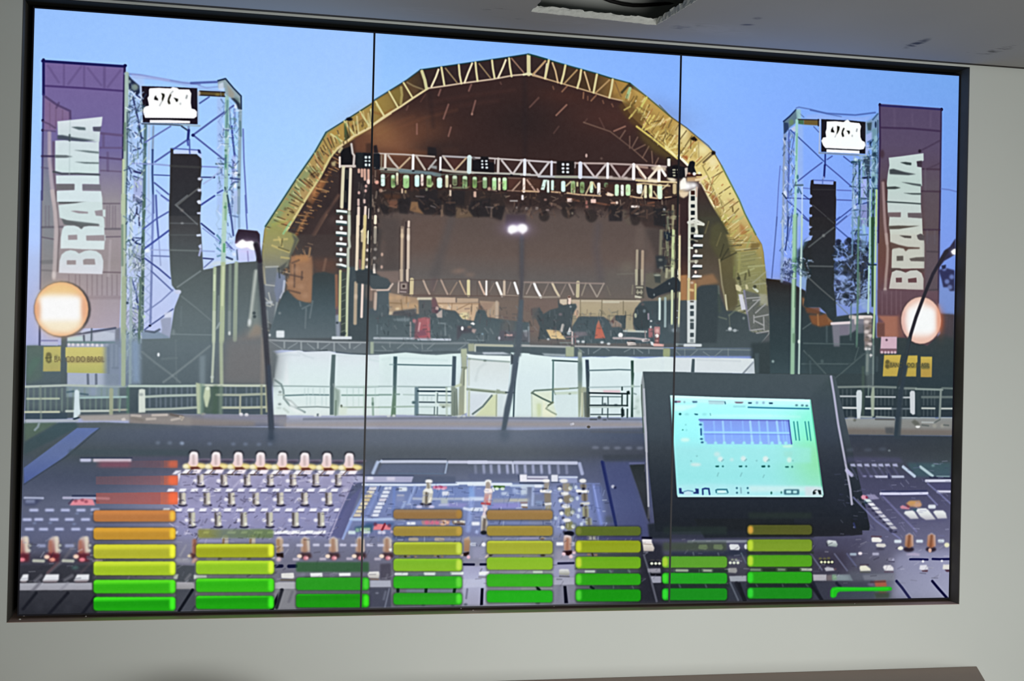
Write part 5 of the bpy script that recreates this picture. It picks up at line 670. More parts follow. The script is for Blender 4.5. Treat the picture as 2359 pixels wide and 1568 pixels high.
clutter('1964 380 2024 300 2024 560 1962 560', 230, 'c8dcf4 24384c 6c94b0 3c5468 a4c4d8 1c2c40 8cb4b0', 14, 2.6, .75, 42, [60, 120, 90, 0])
V(1760, 220, 5.2267)
L('1280 1140 1275 1568', 22, '9cc4b0', .9, 5); L('1355 1140 1350 1568', 26, 'b4d48c', .95, 5); L('1318 1140 1312 1568', 34, '2a4440', .9, 6); EE('1312 1190 1318 1290 1310 1400 1316 1500', 16, '6c9c94', .7, 6, 24)
V(1760, 500, 4.3567)
L('130 0 110 250 78 610', 14, '5468a8', .9, 4); L('190 0 185 330 178 640', 30, '8ca4c4', .7, 8); L('245 0 235 180 215 330', 16, '2f3f78', .9, 4); L('280 0 240 230', 12, '5468ac', .8, 4); L('185 30 190 300', 12, 'c4d4dc', .6, 5)
P('455 0 720 0 715 340 700 700 720 830 730 1000 680 1040 640 1000 620 960 560 905 430 905 395 890 420 740 430 590 400 450 390 340 470 200 450 170 470 110 455 60', [(0, '2b2a2d'), (500, '2c3033'), (900, '303c42')], .98, 5); P('455 185 490 185 470 230 400 250', '97b0ec', 1, 4); P('440 85 488 95 455 120', 'a4b8ec', 1, 4)
LL('700 105 590 190 450 300;430 490 690 495;440 600 560 710 700 830', 16, '62686a', .75, 5); L('640 10 700 60', 12, '55585a', .5, 5); EE('598 185', 16, '7c8080', .8, 6); L('390 0 445 40', 14, '3a4a8c', .9, 4); LL('720 100 850 210;720 80 830 -10;720 30 760 0', 14, '4058a0', .9, 4); E(850, 230, 24, 26, '242c3c', 1, 6)
L('310 -10 305 300 295 800 285 1568', 46, '9ccaa8', .95, 8); L('330 0 325 340 310 900', 14, '466c54', .7, 6); L('300 560 292 1100', 18, 'bcdcb0', .6, 8); L('345 0 340 300', 30, 'a4bce0', .5, 8); E(310, 470, 26, 70, '3c6c50', .5, 12); L('300 1180 300 1250', 30, '5c8464', .6, 8)
L('380 -10 376 300 362 900 350 1568', 22, 'b4d0c8', .95, 5); EE('370 425 365 480 350 1248', 12, 'e4f0e8', .9, 5, 20); L('368 540 366 720', 16, 'd4ecf4', .8, 5)
V(0, 0); clutter('1920 560 2005 560 2005 700 1925 700', 260, '1c2434 2c3850 86a4dc 242c3c 3a4868 98b4ec', 13, 4, .8, 43)
clutter('1838 590 1870 590 1866 640 1836 640', 40, '24343c 3c5058 a4b8d8', 10, 4, .7, 44)
clutter('1800 600 1832 600 1830 645 1800 645', 50, 'b4c8f0 2c3858 4c5c88', 9, 3, .8, 45)
V(1760, 500, 4.3567)
L('950 0 945 300 940 900 930 1300', 24, '5c8474', .85, 6); L('890 0 885 380', 18, '6c90b0', .8, 6); L('1000 100 1000 330', 60, '86acc4', .5, 20); E(1032, 320, 16, 18, '182438', .9, 5); L('960 560 960 800', 16, '7c8c84', .7, 6); L('875 870 870 1200', 16, '4c6c68', .7, 6); L('1000 80 1010 160', 26, 'a4d0dc', .7, 8); L('960 180 1040 175', 14, '4c6c88', .8, 5)
P('1070 0 1110 0 1100 900 1080 900', '2f4c34', .95, 5); L('1065 0 1060 450', 22, 'a4ccb4', .95, 5); L('1055 490 1050 780 1045 960', 22, 'b4dcd0', .95, 5); L('1125 0 1118 450', 22, 'b8d4a0', .95, 5); L('1115 490 1110 900 1098 1210', 24, 'b4d49c', .95, 5); L('1100 1220 1095 1568', 20, '7c9c8c', .7, 6); L('1050 478 1125 478', 16, '26383c', .9, 4)
# ---- right banner
V(1980, 220, 4.6125)
P('212 88 870 136 872 300 860 900 848 1568 838 2100 820 2900 195 2900 195 1800 205 900', [(88, '574a68'), (500, '5a4e68'), (900, '594b58'), (1400, '5c4a4c'), (1568, '654c48'), (1900, '66484a'), (2160, '6c4c58')], 1, 5)
P('680 900 855 900 845 1700 830 2400 700 2400 690 1400', '5f5860', .55, 20); P('205 900 300 900 320 1700 300 1900 195 2100 195 1300', [(900, '5c4448'), (1300, '664c46'), (1700, '6a4840'), (2100, '6c4a4c')], .6, 14)
L('215 105 540 125 870 148', 22, '2a2860', .95, 4); E(216, 98, 14, 18, '16163c'); E(872, 148, 16, 18, '16163c'); L('214 100 220 500 208 900 200 1560', 20, '32264a', .9, 5); L('868 150 862 700 855 1200 845 1568 835 2200', 20, '322a4c', .9, 4); L('225 340 540 350 860 378', 22, '3c2c4a', .8, 6)
LL('370 160 375 320;560 200 565 310;760 180 750 330', 26, '6a5c78', .3, 10); L('640 590 740 540 850 480', 20, '42344c', .6, 6); E(640, 590, 16, 18, '2c2230', 1, 5); LL('670 780 850 785;650 1015 855 1020;680 1425 850 1425', 20, '403040', .7, 6); LL('700 780 700 1000;720 1440 720 1568;800 1440 800 1568', 20, '6c6470', .4, 8); L('720 780 850 720', 16, '443648', .5, 8); P('680 800 850 800 850 1000 690 1000', '625a68', .4, 14); E(240, 620, 24, 46, '42303c', .8, 10); L('265 900 285 1100', 30, '4c3434', .5, 12); L('285 940 280 1200 300 1568', 18, '4a3434', .6, 8)
L('250 930 258 1100 270 1350 292 1568', 34, 'b49c9c', .7, 9); L('870 990 950 1000 1030 1020', 16, '6074b8', .7, 5)
WR = 'c3d4d0'
P(['310 660 440 645 680 612 682 690 662 700 612 700 612 755 660 762 665 960 652 960 652 1160 660 1300 665 1300 668 1380 672 1470 680 1568 330 1568 322 1440 312 1380 318 1290 300 1240 296 1130 300 1010 290 940 300 840 318 740'], [(620, 'c6d6d4'), (900, 'bccfca'), (1200, 'c4d0ce'), (1568, 'c8cabc')], 1, 4)
P('430 710 490 705 552 714 550 740 500 735', '2a3436', .9, 5); P('606 700 664 690 664 760 622 752', '3e3440', .95, 5); P('318 785 360 778 480 812 600 835 520 845 320 835', '353a40', .9, 6); P('440 918 520 925 655 942 655 966 560 950', '40484c', .85, 5); P('285 970 380 965 440 980 380 994 285 994', '33393a', .9, 5); P('460 1034 560 1036 658 1036 658 1054 560 1052', '3c4648', .9, 5); L('290 1128 470 1138 650 1150', 16, '3a4446', .9, 5); P('300 1242 440 1240 438 1292 305 1288', '6c5c60', .95, 5); P('512 1246 664 1246 664 1304 515 1294', '62585e', .95, 5); P('310 1385 420 1380 530 1384 640 1382 560 1396 420 1418 315 1420', '4c443e', .9, 5); P('418 1490 480 1486 552 1490 550 1514 480 1508', '403c3a', .9, 5); P('610 1488 680 1478 684 1550 640 1535 615 1525', '4c4448', .95, 5)
V(1980, 540, 4.6125)
P('325 0 560 0 680 0 692 100 692 230 690 360 340 365 342 250 345 160 325 75', 'c4c6bc', 1, 4); P('325 78 420 110 510 130 640 138 640 152 520 155 490 178 470 150 420 140 360 150 330 170 310 130', '5a4640', .95, 6); P('395 228 465 226 465 278 395 280', '5a5450', .95, 5); P('530 255 600 242 695 238 695 286 545 282', '5c5452', .95, 5); P('420 8 550 15 550 40 480 35', '443e3c', .9, 5); P('608 8 650 -10 690 10 690 62 640 60 620 45', '4c4448', .9, 5); P('320 355 430 358 495 400 560 368 690 372 690 400 340 400', '564846', .95, 6)
P(['314 575 330 470 345 400 390 378 440 385 490 405 540 382 610 378 660 410 682 470 680 590', '386 460 450 458 450 508 388 508', '515 470 605 458 608 510 518 510'], [(380, 'c4c6c0'), (580, 'c8c2ba')], 1, 4)
L('285 0 300 150 295 300 282 440 270 620', 34, 'b4a09a', .75, 9); E(272, 600, 18, 34, 'd4c4bc', .8, 8); L('318 0 322 250 310 450', 14, '5c4844', .6, 7)
P('190 590 840 590 840 850 600 860 190 860', [(590, '6c505c'), (860, '64454e')], .9, 10); LL('240 610 240 840;290 610 290 840;340 610 340 840;390 600 390 840;440 610 440 800', 16, '80646e', .5, 7); P('690 0 845 0 840 600 690 590', '5c5660', .5, 16); LL('720 180 840 185;740 590 830 585', 18, '443c44', .6, 7)
P('195 862 410 865 420 1090 190 1090 195 940 265 940', 'b0705a', .95, 10); B(185, 940, 268, 1085, '714a44', .95, 0, 8); P('400 860 480 880 460 1100 400 1090', '8c5a4c', .8, 20)
P('830 840 1010 850 1010 1800 160 1800 160 1095 480 1095 720 1180 860 1050', [(840, '4c464e'), (1100, '3a4548'), (1568, '32424a')], 1, 8); LL('930 880 930 980;960 900 955 1000', 20, '605860', .5, 8); P('860 840 1010 850 1000 1100 860 1050', '544850', .7, 20)
P('230 1085 398 1085 396 1215 222 1215', 'd8b2c4', 1, 5); E(288, 1120, 12, 12, '5c4454', 1, 5); B(218, 1215, 396, 1262, '8c6070', .95, 4, 6); EE('238 1250 275 1252 308 1252 345 1252 378 1252', 14, 'e4c8d4', .9, 5)
# tree and second lamp post
P('840 380 900 350 1010 380 1010 600 960 600 940 560 890 560 870 470', '2c2c4c', .9, 8); EE('930 500 980 450 960 560 900 360', 26, '8098dc', .7, 9); P('870 330 920 320 915 360 880 370', '22243c', .9, 6)
P('845 270 900 170 960 130 1020 40 1020 210 970 240 900 280 870 320 840 360', '34324a', 1, 6); P('972 180 1000 155 1025 150 1025 215 990 210', 'fbfbff', 1, 5); S(1000, 185, 30, 30, 'ffffff', .6)
# yellow sign
P('262 1280 442 1278 400 1506 246 1506', [(1280, 'd8ba4c'), (1500, 'c8ac46')], 1, 5); P('490 1286 618 1284 618 1350 605 1370 602 1508 446 1508', [(1280, 'd4b848'), (1500, 'c6aa46')], 1, 5); P('650 1296 772 1298 768 1516 650 1514', [(1290, 'd6ba4c'), (1400, 'c4a246'), (1516, 'c09c44')], 1, 5)
P('270 1360 300 1330 330 1350 420 1365 410 1410 330 1415 300 1430 270 1410', '8a7a3c', .8, 8); EE('296 1352 296 1400', 22, '5c5430', .7, 6); B(480, 1366, 602, 1420, '8a803c', .85, 6, 7); B(652, 1368, 745, 1428, '747040', .9, 8, 7)
TXT('BANCO DO BRASIL', 325, 1412, 745, 1362, '5c5838', .8)
# round lamps
V(40, 660, 5.2267)
for vx, vy, cx, cy, rx, ry in ((40, 440, 530, 1420, 325, 325),):
    V(vx, vy, 5.2267); E(cx + 12, cy + 4, rx + 18, ry + 14, '3c3c44', .95, 8); S(cx - 10, cy, 360, 360, 'f0b080', .25); E(cx, cy, rx, ry, 'f6b483', 1, 6)
    P('230 1300 330 1180 420 1120 520 1098 640 1125 720 1180 780 1240 500 1260', 'fbd48a', .8, 26); P('240 1500 280 1640 400 1740 530 1750 680 1720 800 1600 500 1640', 'f8bc84', .7, 30)
    P('275 1270 400 1235 650 1240 750 1290 770 1500 765 1640 620 1710 400 1700 280 1600', 'fff6d8', .9, 30); B(272, 1270, 765, 1560, 'ffffff', 1, 40, 26)
    E(250, 1440, 26, 120, 'ec9c6c', .6, 20); E(800, 1420, 24, 130, 'f0a884', .7, 18)
V(1980, 540, 4.6125)
E(650, 915, 218, 256, '3a2c30', .9, 8); S(860, 930, 40, 120, 'e06030', .6); E(654, 912, 212, 250, 'f4c4b0', 1, 6); E(480, 930, 30, 120, 'e4a09c', .5, 18); E(838, 900, 24, 160, 'f09068', .7, 18)
P('510 800 560 740 640 700 740 760 800 830 805 1000 740 1080 600 1090 520 1040 480 920', 'fff2ea', .9, 26); B(515, 780, 800, 1050, 'fcffff', 1, 50, 26)
L('930 180 855 290 780 420 690 640 600 880 545 1060 515 1200 480 1350 440 1540 400 1700', 40, '2e2c36', 1, 6); P('515 1080 550 1100 470 1520 420 1700 380 1700 440 1440', '36434a', .95, 8); L('630 1290 628 1568', 26, '35444a', .9, 6)
# ---- white cloth below the stage, posts and barriers
V(600, 780, 6.2733)
P('140 200 220 215 400 185 560 168 640 190 800 182 1000 180 1090 205 1300 225 1540 235 1900 225 1900 1110 900 1110 760 1110 500 1105 180 1115 185 700 170 560', [(170, 'dfe9f2'), (400, 'dff0f4'), (700, 'def2f2'), (1110, 'e2f0ee')], 1, 6)
P('220 230 400 220 340 580 200 580', 'cfd8e0', .5, 40); LL('540 190 660 250 760 280;210 260 400 230 560 240', 18, 'c8d8e0', .6, 14); L('1100 240 1500 250 1880 280', 20, 'c8e0e0', .4, 14); L('1580 300 1880 360', 20, 'c4dede', .5, 16); P('380 260 420 700 330 660 340 560', 'eef4f8', .6, 16)
P('180 600 110 600 110 170 150 180 140 190', '8c8a88', .6, 8); P('130 190 210 205 200 240 165 230 165 480 130 470', 'd8d8d0', .9, 8); P('170 215 215 215 200 560 175 560', '656f74', .95, 6)
P('1030 230 1086 230 1070 660 1060 1100 1002 1100 1005 640', '5c7276', 1, 6); L('1055 660 1110 780 1110 900', 26, '9cacac', .6, 10); P('1060 700 1150 740 1150 900 1125 1105 1060 1105', '90a89c', .8, 12); L('1090 900 1085 1100', 26, '6c8474', .7, 8)
LL('190 682 600 685 1000 692;1100 695 1500 700 1900 685', 18, 'a0b8b8', .95, 6); L('1100 690 1880 690', 26, 'c0d8d4', .7, 6); LL('360 820 700 808 985 812', 20, '6c8c90', .95, 6); LL('1180 815 1540 815 1900 812', 20, '7ca098', .95, 7); LL('540 990 820 982 1000 992', 18, '8a9c9c', .95, 6); L('1180 990 1500 988 1880 992', 18, '9cb4a4', .9, 7)
L('215 600 300 660 330 740 340 860 420 960 560 1020 640 1060', 26, '7c9494', .85, 8); L('340 860 440 900 520 980', 26, 'aab8b8', .7, 10); EE('285 770 278 945', 24, '7c8c8c', .85, 8, 16); L('260 810 340 810', 18, 'bcccc4', .8, 8); E(270, 1000, 40, 14, 'b4c8c0', .6, 10); L('340 1010 400 1060', 26, 'b4c4bc', .6, 12); P('430 890 520 1000 640 1070 520 1080 420 1000', 'eef6f6', .7, 14); E(830, 1100, 20, 20, '5c6c74', .9, 6); EE('790 1105 860 1105', 22, 'e8f4f4', .9, 6)
E(1170, 975, 14, 24, '3c4838', .9, 6); P('1130 980 1260 990 1240 1100 1130 1100', 'dcead8', .8, 14); L('1500 690 1500 1100', 24, 'b8d4c4', .7, 10); L('1622 860 1628 1100', 28, '8cac9c', .85, 8); E(1622, 940, 14, 26, '58786c', .8, 8); for_x = (640, 690, 760, 860, 920)
for x in for_x: L([x, 720, x, 800], 18, 'c4dcdc', .6, 8); L([x + 30, 840, x + 30, 960], 18, 'c8dede', .6, 8)
for x in (1250, 1340, 1420, 1660, 1740, 1800): L([x, 720, x, 790], 16, 'bcd8d4', .6, 7); L([x, 830, x, 970], 16, 'c4dcd6', .5, 8)
V(880, 770, 6.0294)
P('-40 285 160 265 330 250 560 275 760 285 960 268 1100 262 1110 1140 -40 1110', [(260, 'e2f8f6'), (600, 'dceff2'), (1140, 'dcf0ee')], .97, 6)
LL('0 350 160 330;240 330 600 340 900 360', 22, 'cfe8e8', .6, 12); P('10 300 150 300 150 700 10 700', 'd6ecec', .5, 20)
P('160 305 212 308 205 560 190 1140 122 1140 150 820', [(305, '3f5c66'), (700, '5a7478'), (860, '6c8c7c'), (1140, '6a8a70')], 1, 6); P('980 300 1032 305 1020 700 1030 720 965 720', '4a5e6c', 1, 6); L('215 418 600 428 970 432', 18, '5c7c84', 1, 5); L('110 418 160 418', 14, '8caeb0', .8, 6)
LL('-40 722 150 722;215 722 450 725 970 730', 17, 'a4bcbc', .95, 6); L('510 735 900 738', 14, '486068', .9, 5); LL('-40 838 130 838;190 832 240 832', 20, '84a49c', .95, 6); L('300 835 480 840', 18, 'b4ccc8', .9, 6); LL('-40 1010 130 1010;180 1005 460 1000', 20, '9cb8a8', .9, 7); L('460 1005 740 1008', 20, 'b4ccc8', .9, 6)
P('455 730 508 730 508 1130 450 1130', '64808c', .95, 7); E(440, 945, 26, 20, '3c5c64', .9, 8); L('500 785 960 790', 24, '2c4450', 1, 5); L('520 940 960 945', 18, '4c6068', 1, 5); L('510 842 960 848', 16, '7c989c', .95, 5); LL('520 770 950 770;520 825 950 825', 12, 'f0fcfc', .8, 4); L('755 810 752 1120', 36, 'd8ece8', .9, 7); LL('772 820 768 940;770 1010 768 1110;730 1010 726 1110', 14, '52686c', .9, 5); L('480 1115 960 1128', 18, '56686e', .9, 6); P('905 735 968 735 968 780 905 780', 'e4f8f4', 1, 5); L('895 740 900 1120', 26, 'b8ccbc', .8, 8); E(855, 1005, 26, 14, '2c3c34', .9, 7); P('790 960 960 960 950 1010 800 1000', 'b4c4b0', .8, 10); LL('575 870 575 920;630 870 630 920;690 870 690 920', 16, 'c0d8d4', .6, 6)
P('960 720 1010 715 1040 760 1060 1130 960 1130', [(720, '8c9c90'), (1130, '7c8c80')], 1, 7); L('1010 800 1005 1120', 20, '6c7c74', .7, 7); P('1095 200 1180 195 1180 480 1150 1110 1060 1130 1070 760 1105 480', [(200, 'b6c2a4'), (480, 'a6b09a'), (720, '9ca694'), (1110, 'a4aa90')], 1, 8); L('1145 480 1140 700', 20, '6c7664', .8, 7); L('1030 720 1090 700', 36, 'c8d4b4', .9, 8); L('1110 460 1190 460', 20, '7c8874', .8, 6); LL('1040 760 1042 1100', 14, '6c7870', .7, 6); P('1150 490 1180 480 1180 1090 1140 1100', 'e6f0dc', 1, 6); EE('1065 1145 1140 1140 90 1135 165 1130', 24, 'e2ecec', .95, 6, 18)
P('1170 270 1300 285 1800 300 1800 380 1200 330', 'eefcfa', 1, 6); P('1190 330 1500 370 1790 380 1740 1000 1690 1150 1180 1140 1180 700', [(330, 'dbe6e6'), (700, 'dfeef2'), (1140, 'dce8ea')], 1, 7); L('1200 335 1430 360 1790 382', 20, '9cb0a4', .9, 7); EE('1430 365 1205 342', 22, '4c6058', .8, 8, 10); L('1430 400 1340 480 1300 640', 30, 'c8d6d8', .5, 16); L('1205 340 1205 700', 22, 'c0ccbc', .8, 10)
L('1190 760 1560 795 1720 810', 36, '9cac98', 1, 8); L('1240 770 1560 800', 14, '6c7c6c', .8, 6); P('1590 760 1640 770 1640 820 1590 820', '98a894', .9, 6); P('1540 830 1600 840 1600 1140 1280 1140 1400 1000', 'd8e2b4', .95, 14); P('1200 820 1500 830 1300 1100 1200 1130', 'd4e0ec', .7, 20); L('1525 850 1400 1000 1260 1105', 24, '6a7e7c', 1, 6); L('1592 840 1588 1130', 18, '9ca88c', .9, 8); L('1210 800 1205 1130', 26, 'b8c4a4', .8, 8); P('1610 830 1690 830 1680 1140 1600 1140', 'd6e6ea', .8, 10)
P('1790 250 2050 265 2050 1150 1690 1150 1750 900', 'dcf4f4', 1, 6)
LL('1860 390 1850 620 1840 800 1830 1130', 18, '48606c', 1, 5); E(1865, 392, 20, 14, '2c3c44', 1, 5); L('1720 805 1840 808', 20, '4c5c64', 1, 5); P('1800 430 1850 400 1850 800 1780 790', 'dce8ec', .95, 6)
V(1180, 770, 6.0294)
P('36 300 160 262 330 285 560 310 920 330 970 320 1100 310 1280 320 1400 305 1600 312 1780 335 2060 318 2060 1150 20 1150', [(262, 'e4f8f8'), (600, 'dcf0f4'), (1150, 'daeef0')], 1, 6)
L('40 300 70 390 60 420', 30, '4c5c64', .0); L('36 300 40 380', 18, 'eefcfc', 1, 5); L('70 400 40 640 30 800 18 1140', 20, '3f5560', 1, 5); L('0 808 30 808', 18, '4c5c64', 1, 5); P('20 430 60 410 40 640 10 640', 'e0ecf0', .95, 6); P('-20 260 36 300 40 400 -20 420', '4a555e', 1, 6)
P('280 800 560 780 570 960 620 1110 610 1150 280 1150', 'e2efd4', .9, 12); P('590 820 900 800 900 1150 640 1150 620 1080', 'd8ecee', .95, 10); P('340 960 400 960 400 1130 350 1150', 'ccdca4', .8, 16); P('430 900 480 1010 520 1060 590 1100 600 1150 420 1150', 'f0f4d4', .9, 10); L('270 800 275 1150', 16, 'b4c4a0', .6, 8)
L('560 360 730 368 915 378', 20, '3c5458', 1, 5); L('570 365 568 600 562 930', 22, '5c8080', 1, 5); L('560 760 600 830', 18, '6c8880', .9, 6); L('270 815 310 780 560 765 920 740', 22, '6c8478', 1, 6); L('590 755 780 750', 26, 'a8b498', .8, 8); L('290 820 420 890 540 945 560 945', 22, '5c7468', 1, 5); L('570 945 500 990 470 1030 550 1080 610 1110', 20, '94a48c', .9, 7); L('560 945 500 985', 16, '5c6c54', .9, 5); P('580 800 910 790 910 830 600 835', 'c8dcc8', .9, 8); E(800, 825, 18, 12, '7c8c7c', .8, 6); P('590 385 910 390 905 740 590 745', 'dceef2', .8, 6)
P('915 245 965 250 975 480 970 740 940 1150 920 1150 910 480', [(245, 'a8b4a8'), (380, '6c8484'), (600, '789092'), (760, '98a890'), (1150, '98a88c')], 1, 7); P('955 740 995 740 990 1150 955 1150', 'a8b090', .95, 8); L('970 820 965 1120', 18, 'd8dcc0', .8, 6); P('970 730 1040 735 1040 800 990 800', 'a0ac94', .95, 7); P('990 800 1080 790 1075 1150 1000 1150', '6c766c', 1, 7)
P('1016 350 1062 350 1075 560 1070 740 1075 1150 1030 1150 1030 760', [(350, '36465c'), (740, '4a5c60'), (1150, '545e58')], 1, 6); P('1648 362 1690 362 1692 560 1680 740 1680 1150 1648 1150 1655 760', [(362, '2c4c44'), (740, '4a6c60'), (1150, '1f3836')], 1, 6); L('1065 500 1300 495 1480 488 1650 494', 18, '607c84', 1, 5); L('1070 735 1500 728 1770 722', 17, 'a4bcc0', .95, 6); B(1650, 700, 1696, 735, 'b0ccbc', .9, 4, 6)
P('1080 760 1500 760 1500 820 1080 810', 'e2ecec', 1, 6); P('1260 775 1500 780 1500 808 1270 808', 'e4bcc8', .9, 8); L('1070 812 1350 818 1600 824', 20, '1f2c34', 1, 4); LL('1080 845 1250 848', 10, 'f0f8f8', .8, 4); L('1080 862 1520 866', 15, '647c80', 1, 5); L('1080 985 1260 985 1600 988', 20, '27383c', 1, 5); L('1080 1010 1500 1010', 16, 'a4b8b0', .8, 7); L('1090 1112 1520 1112', 15, '3c5054', 1, 5); L('1085 1180 1170 1180', 22, '2c3840', 1, 5)
LL('1255 870 1252 970;1330 870 1332 970;1252 1030 1250 1110;1328 1030 1326 1160', 16, '445c60', 1, 5); LL('1526 840 1524 980;1600 840 1598 990;1530 1020 1530 1140;1600 1040 1598 1150;1526 735 1526 770', 20, '2c4444', 1, 5); P('1590 790 1625 780 1640 830 1590 835', '203030', 1, 5); P('1510 1030 1555 1040 1560 1130 1515 1150', '1c2c30', .9, 6); EE('1285 965 1440 980', 26, '20343a', .8, 8, 12); E(1210, 1155, 26, 24, '3c4a50', .95, 6); E(1285, 1185, 30, 12, '2c3840', .9, 6); L('1340 1175 1500 1178', 18, '3c4c54', .9, 6); LL('1690 820 1720 830;1690 1030 1720 1030', 16, '5c7c78', .7, 8); P('1700 860 1790 840 1800 1150 1690 1150', 'cfe4de', .7, 14); EE('1740 920 1720 1010 1750 1080', 26, 'aac4bc', .5, 12)
V(1440, 780, 6.0294)
P('540 250 680 262 920 262 1000 262 1600 270 1790 275 1805 485 540 470', [(262, 'dde8ec'), (470, 'dbe6ec')], 1, 6); P('250 280 540 250 660 258 660 470 250 460 120 470 120 300', 'dfeff0', .97, 6); P('930 280 968 280 962 470 915 470', '4c5e66', 1, 5); LL('1000 290 1600 310', 20, 'c4d0d8', .6, 12); L('1780 330 1640 480', 26, '84909c', .9, 6); P('1790 290 1800 480 1680 475', 'bcc8d4', .6, 10); L('1820 280 1825 460', 40, '5c6c68', .6, 12)
P('1800 200 1860 200 1860 480 1806 480', '4a5a60', .9, 10)
# ---- fence in front of the tower base, left
V(0, 0); P('240 792 282 780 282 890 240 890', '7d8ea4', .9, 4); P('282 775 326 785 326 890 282 890', [(775, '8aa0b4'), (890, '66788a')], .9, 3); P('322 784 480 790 612 782 640 820 628 890 322 890', [(784, '66767e'), (890, '5a6a73')], 1, 3); P('520 784 612 782 640 800 632 890 500 890', [(784, '74777a'), (890, '6e7174')], .8, 14)
clutter('286 560 332 560 326 880 282 880', 90, '8ca8b0 5c7480 b4ccd4 a4bca4', 15, 2.6, .6, 4, [60, 120, 90])
L('286 640 284 885', 9, 'a8ba9c', .9, 1); L('302 640 300 885', 6, '9cb4b8', .8, 1); L('324 640 320 790', 5, '5c786c', .9, 1)
V(300, 720, 5.2267)
P('-10 860 830 860 1650 860 1660 1230 -10 1220', [(860, '4f6068'), (1220, '44545e')], .95, 7); P('880 890 1080 880 1080 1220 860 1220', '587060', .7, 20)
for x in (235, 315, 365, 425, 490, 555, 620, 690, 740, 1150, 1210, 1270, 1400, 1460, 1530): LL(f'{x} 895 {x} 975;{x} 1030 {x} 1130', 20, '7c8c9c', .5, 7)
P('835 520 905 510 900 860 835 870', '8496a0', .7, 14); LL('140 470 300 600 500 750 600 840', 22, '8a989c', .45, 8); L('400 835 560 720 750 570 960 400', 22, '88969a', .6, 8); L('390 555 560 545', 20, '7c8c90', .4, 10); E(340, 505, 15, 24, 'e6eef4', 1, 5); L('545 330 560 840', 14, '7c8a90', .3, 8)
P('1150 300 1640 310 1650 860 1100 860', '857d7c', .35, 40); L('1600 320 1590 860', 40, '948a80', .6, 18); B(0, 320, 130, 860, '7e93a8', .7, 0, 18); LL('60 380 70 800', 60, '88a4cc', .5, 18)
LL('1010 -10 1005 400 985 830', 28, 'c0ccb8', .9, 7); L('1110 -10 1095 400 1100 860', 40, 'b0bea0', .9, 9); E(985, 775, 20, 18, 'bcc8c0', .9, 6); L('1265 -10 1260 330', 36, '98a494', .7, 10); L('1195 -10 1192 250', 26, '8c989c', .7, 9); E(1195, 245, 12, 24, 'dce4e4', .9, 6); L('1030 200 1080 120', 16, '9cacac', .7, 6)
L('-10 882 400 884 790 880', 28, 'b6cac2', 1, 6); L('870 872 1300 878 1640 878', 28, 'c4cebc', 1, 6); L('180 1012 400 1000 790 990', 28, 'aebfb6', 1, 6); L('1040 988 1300 990 1640 978', 28, 'acb6a4', 1, 6); L('180 1165 500 1158 800 1140', 28, 'acbab0', 1, 6); L('1110 1142 1400 1142 1650 1136', 28, 'bcc4ac', 1, 6)
P('790 840 860 860 855 1220 805 1220 795 1000', 'b8c6a6', 1, 7); P('840 850 900 860 880 1220 840 1220', '7c9c8c', .7, 10); P('900 900 930 890 960 900 965 1000 930 1140 905 1130 880 1010', 'c8d6b4', 1, 8); E(932, 910, 24, 24, 'e0ecd8', .9, 7); L('1325 1000 1322 1210', 24, 'b0b6a0', .9, 6); P('1625 880 1655 880 1665 1200 1630 1200', 'bcc09c', .9, 7); L('1095 900 1090 1220', 40, '7c9480', .7, 12); L('1580 880 1580 1220', 26, '98a088', .8, 8)
P('105 925 140 915 180 925 183 1200 100 1205 100 1000', 'd8e2d8', 1, 6); E(130, 985, 30, 16, '8c989a', .7, 8); L('1030 900 1020 1200', 60, '4a6454', .5, 16)
P('-10 1220 900 1225 1880 1230 1880 1370 -10 1370', [(1220, '7e808e'), (1290, '878896'), (1370, '5c6478')], 1, 6); P('-10 1225 460 1210 660 1260 1000 1290 1500 1310 1500 1360 -10 1370', '8c837e', .8, 18); LL('20 1240 120 1245;270 1235 440 1230;200 1280 300 1275;500 1290 600 1270', 26, 'dccfc4', .85, 8); P('470 1210 640 1240 640 1280 600 1260 480 1240', '5c5048', .8, 8); L('600 1250 640 1260 620 1290', 20, 'ccc0ac', .8, 6); P('0 1250 60 1255 180 1280 160 1310 0 1280', '6c645c', .7, 12); EE('1335 1225 1400 1230', 24, 'e6e4ea', 1, 6, 22); E(880, 1220, 30, 16, '9ca094', .9, 7); L('900 1240 1400 1260 1880 1270', 40, '8a8ca6', .6, 16)
# ---- fence on the right
V(1860, 800, 5.6)
P('330 480 1880 500 1880 900 420 910', [(480, '35454b'), (900, '2c3a44')], 1, 8); P('-20 -20 340 -20 740 -20 740 480 350 480 300 375 -20 380', [(0, '38484c'), (480, '3b4c52')], .6, 20)
LL('20 100 240 340;740 80 360 395;140 210 520 215;660 0 610 160', 16, '586a6c', .6, 6); L('35 180 40 330', 26, '50646a', .6, 10); E(190, 180, 20, 26, '5c7072', .6, 8); E(362, 458, 10, 10, '78888c', .7, 5)
L('720 260 715 870', 40, '4c6058', .8, 12); P('755 -20 870 -20 850 480 830 560 760 500', '5c6c70', .6, 14); L('850 -20 845 480', 22, '7c8c8c', .8, 7); L('775 100 770 300', 36, '84928e', .8, 10); EE('760 20 800 20 820 100', 20, 'dcdcdc', .9, 6, 14); L('900 130 895 300', 34, '44555c', .8, 10); LL('790 500 785 640', 20, '7c948c', .7, 7)
for x in (400, 455, 510, 565, 900, 950, 1000, 1050, 1100, 1220, 1270, 1500, 1550, 1600, 1640): LL(f'{x} 545 {x} 605;{x} 660 {x} 740;{x} 810 {x} 880', 22, '5c6a70', .5, 8)
